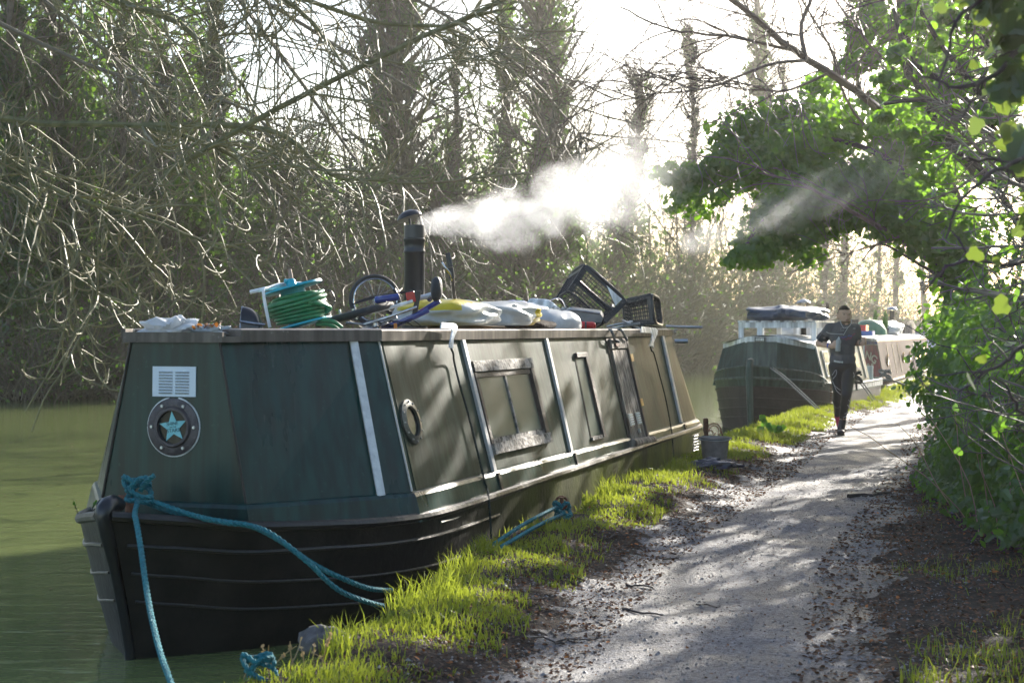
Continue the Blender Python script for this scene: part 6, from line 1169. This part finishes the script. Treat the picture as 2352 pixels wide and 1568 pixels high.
streak([rp(330,682,-.115),rp(372,692,-.128),rp(420,696,-.128)],.010,'waistband_label',MT['white'])
# shoes
shoem=mat('dark_running_shoe',(.035,.022,.026),(.06,.035,.04),rough=.6,scale=20); pink=mat('pink_shoe_trim',(.55,.05,.12),rough=.5)
m=MB(); ft=rp(405,1400,-.10); m.sphere(ft+[.015,.06,-.005],(.042,.075,.045),12); m.sphere(ft+[-.012,-.07,-.012],(.047,.085,.034),12); cap(m,anL,ft+[.01,.04,.02],.044,.046); s1=fuse('shoe',m,.007,shoem,T,2)
m=MB(); m.sphere(ft+[.0,-.015,-.035],(.049,.15,.013),12); T.part('sole',m,mat('black_sole',(.02,.02,.022),rough=.7),True,parent=s1)
m=MB(); fr_=rp(468,1330,.34); m.sphere(fr_,(.040,.055,.09),12); cap(m,anR,fr_,.040,.042); fuse('shoe',m,.007,pink,T,2)
for a,r_ in((anL,.041),(anR,.040)): m=MB(); m.tube([a+[0,0,.0],a+[0,0,.022]],r_,12); T.part('sock',m,skin,True)
# armband, wristband, watch, earphone cord, chest marks
dA=unit((elR-shR)[None])[0]; m=MB(); c0=shR+(elR-shR)*.45; m.tube([c0,c0+dA*.085],.071,16); T.part('armband',m,MT['blackplastic'],True); m=MB(); m.box(c0+dA*.045+[-.025,-.066,0],(.06,.012,.09),roty(R(25))); T.part('armband_phone',m,MT['blackplastic'],bevel=.004)
dW=unit((wrR-elR)[None])[0]; m=MB(); m.tube([wrR-dW*.045,wrR-dW*.030],.033,14); T.part('wristband',m,mat('blue_band',(.01,.05,.5),rough=.4),True)
dL=unit((wrL-elL)[None])[0]; m=MB(); m.tube([wrL-dL*.03,wrL-dL*.012],.032,14); T.part('watch',m,MT['blackplastic'],True)
cord=mat('white_cord',(.55,.57,.6),rough=.5)
streak([rp(402,262,-.085),rp(408,310,-.10),rp(435,345,-.125),rp(468,340,-.128),rp(440,395,-.125),rp(425,420,-.122)],.0032,'earphone_cord',cord); streak([rp(425,410,-.122),rp(340,406,-.125),rp(285,400,-.085),rp(262,385,-.06)],.0032,'earphone_cord',cord); streak([rp(520,262,-.05),rp(515,290,-.09),rp(490,325,-.12),rp(465,342,-.128)],.0032,'earphone_cord',cord)
badge=mat('grey_badge',(.30,.30,.33),rough=.6); m=MB(); 
for a,b_ in((rp(397,345,-.128),rp(430,345,-.13)),(rp(430,345,-.13),rp(430,375,-.132)),(rp(430,375,-.132),rp(397,375,-.13)),(rp(397,375,-.13),rp(397,345,-.128)),(rp(404,365,-.131),rp(424,365,-.132))): m.tube([a,b_],.0022,4)
T.part('chest_badge',m,badge); m=MB()
for a,b_ in((rp(525,358,-.125),rp(528,343,-.12)),(rp(528,343,-.12),rp(538,358,-.122)),(rp(538,358,-.122),rp(541,343,-.117)),(rp(541,343,-.117),rp(553,343,-.11)),(rp(538,351,-.12),rp(553,351,-.112)),(rp(541,358,-.12),rp(553,358,-.112))): m.tube([a,b_],.0026,4)
T.part('chest_emblem',m,badge)
for pts,cl in (([(390,445),(410,438),(425,450),(440,430),(455,440)],(.10,.12,.5)),([(415,452),(440,455),(455,470),(475,445),(490,460),(510,440)],(.45,.04,.12)),([(470,435),(485,420),(500,432),(515,425)],(.12,.14,.55)),([(500,440),(520,420),(535,410),(548,400)],(.45,.05,.15))):
    streak([rp(a,b_,-.130 if a<520 else -.118) for a,b_ in pts],.0028,'chest_print',mat('print_line',cl,rough=.6))
# bottle in his right hand
bc_=_rp(362,515,-.19); bc_[2]+=dzr; t=Thing('water_bottle',bc_-[0,0,.08],'pale translucent water bottle held in the hand of the runner','bottle'); m=MB(); Mb=roty(R(4)); m.lathe([(.002,-.082),(.028,-.080),(.031,-.07),(.031,-.01),(.027,.005),(.031,.02),(.031,.045),(.022,.062),(.014,.066)],bc_,18,Mb); t.part('body',m,mat('milky_plastic',(.5,.52,.54),(.6,.61,.62),rough=.35,trans=.3,tcol=(.8,.8,.8)),True)
m=MB(); m.lathe([(.016,.064),(.016,.078),(.008,.082),(.008,.095),(.002,.096)],bc_,14,Mb); t.part('cap',m,MT['white'],True)
# ================================================================ GROUND COVER
rg=np.random.default_rng(77)
def blades(m,C,h,w,lean,rg,bias=(0,0)):
    n=len(C); a=rg.uniform(0,2*np.pi,n); dr=np.stack([np.cos(a)+bias[0],np.sin(a)+bias[1],a*0],1)*lean[:,None]; b=rg.uniform(0,np.pi,n); wd=np.stack([np.cos(b),np.sin(b)*.4,b*0],1)*w[:,None]/2
    z=np.array([0,0,1.])
    p0=C; p1=C+dr*.35*h[:,None]+z*h[:,None]*.55; p2=C+dr*1.0*h[:,None]+z*h[:,None]*np.clip(1-.4*lean,.3,1)[:,None]
    V=np.stack([p0-wd,p0+wd,p1+wd*.8,p1-wd*.8,p2],1).reshape(-1,3); k=np.arange(n)[:,None]*5
    m.add(V,[k+np.array([[0,1,2,3]]),k+np.array([[3,2,4]])])
MT['grass']=leafmat('verge_grass',(.05,.10,.012),(.12,.19,.02),(.26,.21,.09),(.32,.38,.035),.45,.4)
def verge(n,y0,y1,e0,e1,hm,w,thr=.0,pw=1.3):
    y=y0+(y1-y0)*rg.uniform(0,1,n)**pw; e=rg.uniform(e0,e1,n); x=bx(y)+e; d=nz(x,y,2.2,.4)+.7*nz(x,y,5.1,1.9)+.5*nz(x,y,11.,3.)+.35*rg.normal(size=n); edge=1.6*(1-np.abs((e-.28)/.42)**2); ok=(d+edge)>thr; ok&=(np.hypot(x-pin[0],(y-pin[1])*.6)>.16); x,y=x[ok],y[ok]; z=gh(x,y)-.005; k=len(x); cl=.75+.45*nz(x,y,7.,5.)
    return np.stack([x,y,z],1),hm*rg.uniform(.45,1.3,k)*np.clip(cl,.45,1.3),np.full(k,w)*rg.uniform(.7,1.3,k),rg.uniform(.1,.9,k)
m=MB()
for a in [(17000,4.6,9.5,-.12,.72,.066,.0062,.85,1.0),(15000,9.5,16,-.12,.70,.07,.008,.8,1.0),(17000,16,30,-.1,.85,.085,.010,-.4,1.0),(9000,30,60,-.1,.9,.10,.02,-.8,1.0)]:
    C,h,w,l=verge(*a[:7],thr=a[7],pw=a[8]); blades(m,C,h,w,l,rg)
# tall tufts
for (x,y) in [(640,1530),(700,1500),(905,1400),(1060,1320),(1345,1150),(1400,1130),(1560,1080),(1750,1010),(1000,1360),(780,1490)]:
    q=hit(x,y); n=130; C=np.stack([q[0]+rg.normal(0,.06,n),q[1]+rg.normal(0,.10,n),np.zeros(n)],1); C[:,2]=gh(C[:,0],C[:,1])-.01; blades(m,C,rg.uniform(.07,.17,n),np.full(n,.0055),rg.uniform(.1,.8,n),rg)
o=m.build('grass',MT['grass']); tag(o,'bright backlit tufted grass along the canal edge of the towpath',kind='stuff')
m=MB(); n=16000; y=rg.uniform(4.2,13,n); r_=bx(y)+2.25+rg.uniform(0,1.6,n); d=nz(r_,y,1.8,2.4)+.7*nz(r_,y,4.3,.7)+.3*rg.normal(size=n)+1.9*(1-sm(5.5,6.6,y))*sm(2.5,3.0,r_-bx(y)); ok=d>.45; C=np.stack([r_[ok],y[ok],gh(r_[ok],y[ok])-.004],1); k=len(C); blades(m,C,np.where(C[:,1]<6.6,.085,.05)*rg.uniform(.4,1.4,k),np.where(C[:,1]<6.6,.006,.004),rg.uniform(.1,.9,k),rg)
o=m.build('grass_patches',MT['grass']); tag(o,'thin patchy grass between the towpath and the ivy hedge',kind='stuff')
# leaf litter
MT['litter']=leafmat('leaf_litter',(.035,.022,.017),(.13,.07,.045),(.42,.15,.04),(.25,.10,.03),.15,.6,.22)
m=MB()
for n,y0,y1,e0,e1,s in [(7500,4.2,14,.40,1.05,.024),(19000,4.2,13,1.85,4.4,.028),(2600,4.6,16,0,.7,.022),(2600,13,26,.5,1.1,.035),(4200,13,24,1.9,3.4,.035),(2200,4.2,14,.8,2.2,.014)]:
    y=rg.uniform(y0,y1,n); e=rg.uniform(e0,e1,n); x=bx(y)+e; C=np.stack([x,y,gh(x,y)+.008],1); N_=np.tile([[0,0,1.]],(n,1)); leaves(m,C,N_,s,OVAL,.32,0,rg,fold=.4)
o=m.build('leaf_litter',MT['litter']); tag(o,'wet brown leaf litter scattered beside the path',kind='stuff')
# gravel and crumbs on the path
m=MB(); n=9000; y=4.4+9.5*rg.uniform(0,1,n)**1.3; l_,r2=tp_edges(y); x=l_-.25+(r2-l_+.7)*rg.uniform(0,1,n); s=rg.uniform(.003,.007,n)*np.where(rg.uniform(size=n)<.06,1.9,1); C=np.stack([x,y,gh(x,y)+.006],1)
Vt=np.array([(-1,-.6,0),(1,-.5,0),(.7,.8,0),(-.8,.7,0),(.1,0,.8)]); a=rg.uniform(0,6.28,n); ca,sa=np.cos(a),np.sin(a); V=Vt[None]*s[:,None,None]; V=np.stack([V[...,0]*ca[:,None]-V[...,1]*sa[:,None],V[...,0]*sa[:,None]+V[...,1]*ca[:,None],V[...,2]],-1)+C[:,None]; k=np.arange(n)[:,None]*5
m.add(V.reshape(-1,3),[np.concatenate([k+[[0,1,4]],k+[[1,2,4]],k+[[2,3,4]],k+[[3,0,4]]])]); o=m.build('gravel',mat('path_grit',(.07,.065,.07),(.24,.23,.24),rough=.6,island=True)); tag(o,'loose grit and crumbs strewn over the towpath',kind='stuff')
# twigs lying on the path
for i,(a,b_,lb) in enumerate([((1430,1405),(1522,1421),'thick dark twig in the middle of the path'),((1220,1475),(1380,1472),'long straight twig across the near path'),((1275,1487),(1330,1478),'short forked twig beside the long near one'),((1195,1383),(1280,1382),'thin twig lying left of the path centre'),((1525,1290),(1572,1278),'curved twig right of the path centre'),((1388,1242),(1455,1230),'straight thin twig before the far sunlit patch'),((1480,1120),(1560,1125),'thin twig near the bucket shadow'),((1950,1145),(2048,1135),'stout fallen branch at the foot of the hedge'),((1800,995),(1880,985),'long dark twig lying beside the runner'),((1600,1395),(1655,1399),'tiny twig right of the near path'),((1440,1350),(1500,1356),'slim twig above the thick dark one'),((1300,1325),(1370,1336),'bent twig among leaves left of the path')]):
    p=hit(*a); q=hit(*b_); n=7; P=np.array([p*(1-t)+q*t for t in np.linspace(0,1,n)]); P[1:-1,1]+=rg.normal(0,.02,n-2); P[:,2]=gh(P[:,0],P[:,1])+.014; rr=.007 if 'thick' in lb else (.02 if 'stout' in lb else .0045); m=MB(); m.tube(P,np.linspace(rr,rr*.5,n),6)
    if 'forked' in lb or 'stout' in lb: m.tube([P[3],P[3]+(P[4]-P[3])*.8+[0,.05,.01]],rr*.5,5)
    o=m.build('twig',MT['barkdark'],None,smooth=True,origin=P[0]); tag(o,lb,'twig','fallen twigs on the towpath')
# little plants
def sprig(name,label,base,n,h,ls,mt,rgs,spread=.1,group=None):
    rg_=np.random.default_rng(rgs); t=Thing(name,base,label,'plant',group); S=np.tile(np.array(base),(n,1))+rg_.normal(0,spread*.3,(n,3))*[1,1,0]; P=grow(S,np.stack([rg_.normal(0,.5,n),rg_.normal(0,.4,n),np.ones(n)],1),h*rg_.uniform(.5,1,n),7,.12,(0,0,-.03),.05,rg_); m=MB(); tubes(m,P,.003,.0015,4); t.part('stems',m,MT['straw'] if mt is None else MT['barkdark'])
    C,T_,_=on(P,n*4,.45,1,rg_); m=MB(); leaves(m,C,rg_.normal(size=C.shape)*.5+[0,-.6,.5],ls,IVY if ls>.05 else OVAL,.3,0,rg_); t.part('leaves',m,MT[mt] if mt else MT['straw'])
MT['brightleaf']=leafmat('bright_green_leaf',(.05,.17,.02),(.08,.22,.03),(.1,.26,.03),(.25,.55,.03),.5,.3)
sprig('ivy_seedling','bright green broad leaved seedling by the second boat bow',hit(1768,1000),6,.26,.075,'brightleaf',1,.2)
sprig('nettle_sprig','dark green weed sprig at the bank edge under the hull strakes',hit(955,1338),6,.20,.045,'ivy',2,.15)
sprig('gutter_weed','tiny green weed growing from the left bow gunwale',at_d(215,1183,7.9),7,.11,.022,'brightleaf',3,.12)
sprig('dry_dock_stalks','reddish brown dry stalks at the bottom left of the bank',hit(560,1562),22,.24,.02,None,4,.35)
sprig('dry_dock_stalks','short dry brown stalks beside the taller reddish ones',hit(665,1545),10,.14,.02,None,6,.3)
o=lump(hit(750,1478),(.10,.08,.06),61,16,.2,2,.8,2.2).build('stone',mat('mossy_stone',(.06,.055,.06),(.13,.12,.12),rough=.8,scale=12,bump=.5),None,smooth=True,origin=hit(750,1478)); tag(o,'rounded grey coping stone under moss at the bank edge','stone')
# dried stems and pale grasses at the hedge foot
t=Thing('dry_weeds',gz(*at_z(2260,1200,.33)[:2],0),'tall dry pale stems rising through the ivy at the right','plant'); n=46; y=rg.uniform(7.2,10.5,n); x=hedge_edge(y)+rg.uniform(-.15,.5,n); S=np.stack([x,y,gh(x,y)],1); P=grow(S,np.stack([rg.normal(-.1,.3,n),rg.normal(-.1,.3,n),np.ones(n)],1),rg.uniform(.35,1.1,n),8,.08,(0,0,-.04),.04,rg); m=MB(); tubes(m,P,.004,.002,4); t.part('stems',m,MT['straw'])
# floating leaves on the canal
m=MB(); n=260; x=rg.uniform(-9,-2,n); y=rg.uniform(6.5,26,n); leaves(m,np.stack([x,y,x*0+.006],1),np.tile([[0,0,1.]],(n,1)),rg.uniform(.015,.05,n),OVAL,.05,0,rg); o=m.build('floating_leaves',MT['litter']); tag(o,'small dead leaves floating on the green water',kind='stuff')
# ================================================================ lettering curves become plain meshes
for o in [o for o in scene.objects if o.type=='FONT']:
    me=evaluated(o); me.name='lettering'; mt_=o.data.materials[0]; me.materials.clear(); me.materials.append(mt_); n=bpy.data.objects.new('lettering',me); COL.objects.link(n); n.parent=o.parent; n.matrix_local=o.matrix_local.copy(); bpy.data.objects.remove(o)
# ================================================================ CHIMNEY SMOKE
def smoke_mat(name,L,r0,k,rise,dens,drop,seed):
    m=bpy.data.materials.new(name); m.use_nodes=True; N=m.node_tree.nodes; Lk=m.node_tree.links; N.remove(N["Principled BSDF"])
    def mth(op,a,b=None,c=None):
        n=N.new("ShaderNodeMath"); n.operation=op
        for i,v in enumerate((a,b,c)):
            if v is None: continue
            if isinstance(v,(int,float)): n.inputs[i].default_value=v
            else: Lk.new(v,n.inputs[i])
        return n.outputs[0]
    tc=N.new("ShaderNodeTexCoord"); nd=N.new("ShaderNodeTexNoise"); nd.inputs["Scale"].default_value=2.2; nd.inputs["Detail"].default_value=2; Lk.new(tc.outputs["Object"],nd.inputs[0])
    vm=N.new("ShaderNodeVectorMath"); vm.operation='MULTIPLY_ADD'; Lk.new(nd.outputs["Color"],vm.inputs[0]); vm.inputs[1].default_value=(.45,.45,.45); Lk.new(tc.outputs["Object"],vm.inputs[2])
    sx=N.new("ShaderNodeSeparateXYZ"); Lk.new(tc.outputs["Object"],sx.inputs[0]); sd_=N.new("ShaderNodeSeparateXYZ"); Lk.new(vm.outputs[0],sd_.inputs[0])
    t=mth('DIVIDE',sx.outputs[0],L); tp_=mth('MAXIMUM',t,0.001)
    amp=mth('MINIMUM',mth('MULTIPLY',tp_,3.0),1.0)
    zc=mth('MULTIPLY',mth('POWER',tp_,rise[1]),rise[0]); off=.225
    dy=mth('ADD',sx.outputs[1],mth('MULTIPLY',mth('SUBTRACT',mth('SUBTRACT',sd_.outputs[1],sx.outputs[1]),off),amp)); dz=mth('SUBTRACT',mth('ADD',sx.outputs[2],mth('MULTIPLY',mth('SUBTRACT',mth('SUBTRACT',sd_.outputs[2],sx.outputs[2]),off),amp)),zc)
    r=mth('ADD',mth('MULTIPLY',mth('POWER',tp_,.75),k),r0)
    d=mth('DIVIDE',mth('SQRT',mth('ADD',mth('MULTIPLY',dy,dy),mth('MULTIPLY',dz,dz))),r)
    body=mth('MAXIMUM',mth('SUBTRACT',1.0,d),0.0)
    n2=N.new("ShaderNodeTexNoise"); n2.inputs["Scale"].default_value=6.5; n2.inputs["Detail"].default_value=5; n2.inputs["Roughness"].default_value=.62; n2.inputs["Distortion"].default_value=.6; mp=N.new("ShaderNodeMapping"); mp.inputs["Location"].default_value=(seed,0,0); mp.inputs["Scale"].default_value=(.8,1,1); Lk.new(tc.outputs["Object"],mp.inputs[0]); Lk.new(mp.outputs[0],n2.inputs[0])
    nn=mth('MAXIMUM',mth('SUBTRACT',mth('ADD',n2.outputs[0],mth('MULTIPLY',body,.35)),.53),0.0)
    fade=mth('MULTIPLY',mth('POWER',mth('MAXIMUM',mth('SUBTRACT',1.0,tp_),0.0),drop),mth('MINIMUM',mth('MULTIPLY',mth('MAXIMUM',t,0),60),1))
    near=mth('ADD',1.0,mth('DIVIDE',.28,mth('ADD',tp_,.08)))
    den=mth('MULTIPLY',mth('MULTIPLY',mth('MULTIPLY',mth('MULTIPLY',nn,mth('MINIMUM',mth('MULTIPLY',body,3.0),1.0)),fade),near),dens)
    pv=N.new("ShaderNodeVolumePrincipled"); pv.inputs["Color"].default_value=(.96,.97,1,1); pv.inputs["Anisotropy"].default_value=.4; Lk.new(den,pv.inputs["Density"]); Lk.new(pv.outputs[0],N["Material Output"].inputs["Volume"]); return m
def smoke(label,p0,p1,L,hw,z0,z1,mt):
    p0=np.array(p0); d=np.array(p1)-p0; yaw=math.atan2(d[1],d[0]); m=MB(); m.box((L/2,0,(z0+z1)/2),(L,2*hw,z1-z0)); V,F=m.arrays(); o=np_mesh('smoke',V,F,mt); o.location=p0; o.rotation_euler=(0,0,yaw); return tag(o,label,kind='stuff')
s0=bw(chx+.03,chy,2.25); s1=at_d(1560,330,12.6)
smoke('white smoke streaming right from the boat chimney',s0,s1,2.6,.75,-.55,1.55,smoke_mat('chimney_smoke',2.6,.06,.46,(.58,1.6),9.5,1.0,3))
s2=at_d(1560,560,13.2); smoke('thin smoke drifting in front of the arching ivy',s2,at_d(2000,380,14.0),2.3,.5,-.5,1.2,smoke_mat('drifting_smoke',2.3,.12,.26,(.75,1.1),1.6,.6,9))
# ================================================================ HAZE
hz=bpy.data.materials.new('haze_air'); hz.use_nodes=True; N=hz.node_tree.nodes; N.remove(N["Principled BSDF"]); pv=N.new("ShaderNodeVolumePrincipled"); pv.inputs["Color"].default_value=(1,.97,.92,1); pv.inputs["Density"].default_value=.0006; pv.inputs["Anisotropy"].default_value=.72; hz.node_tree.links.new(pv.outputs[0],N["Material Output"].inputs["Volume"])

m=MB(); m.box((15,140,16.0),(340,350,40.0)); o=m.build('haze',hz); tag(o,'pale morning haze filling the canal cutting',kind='stuff')
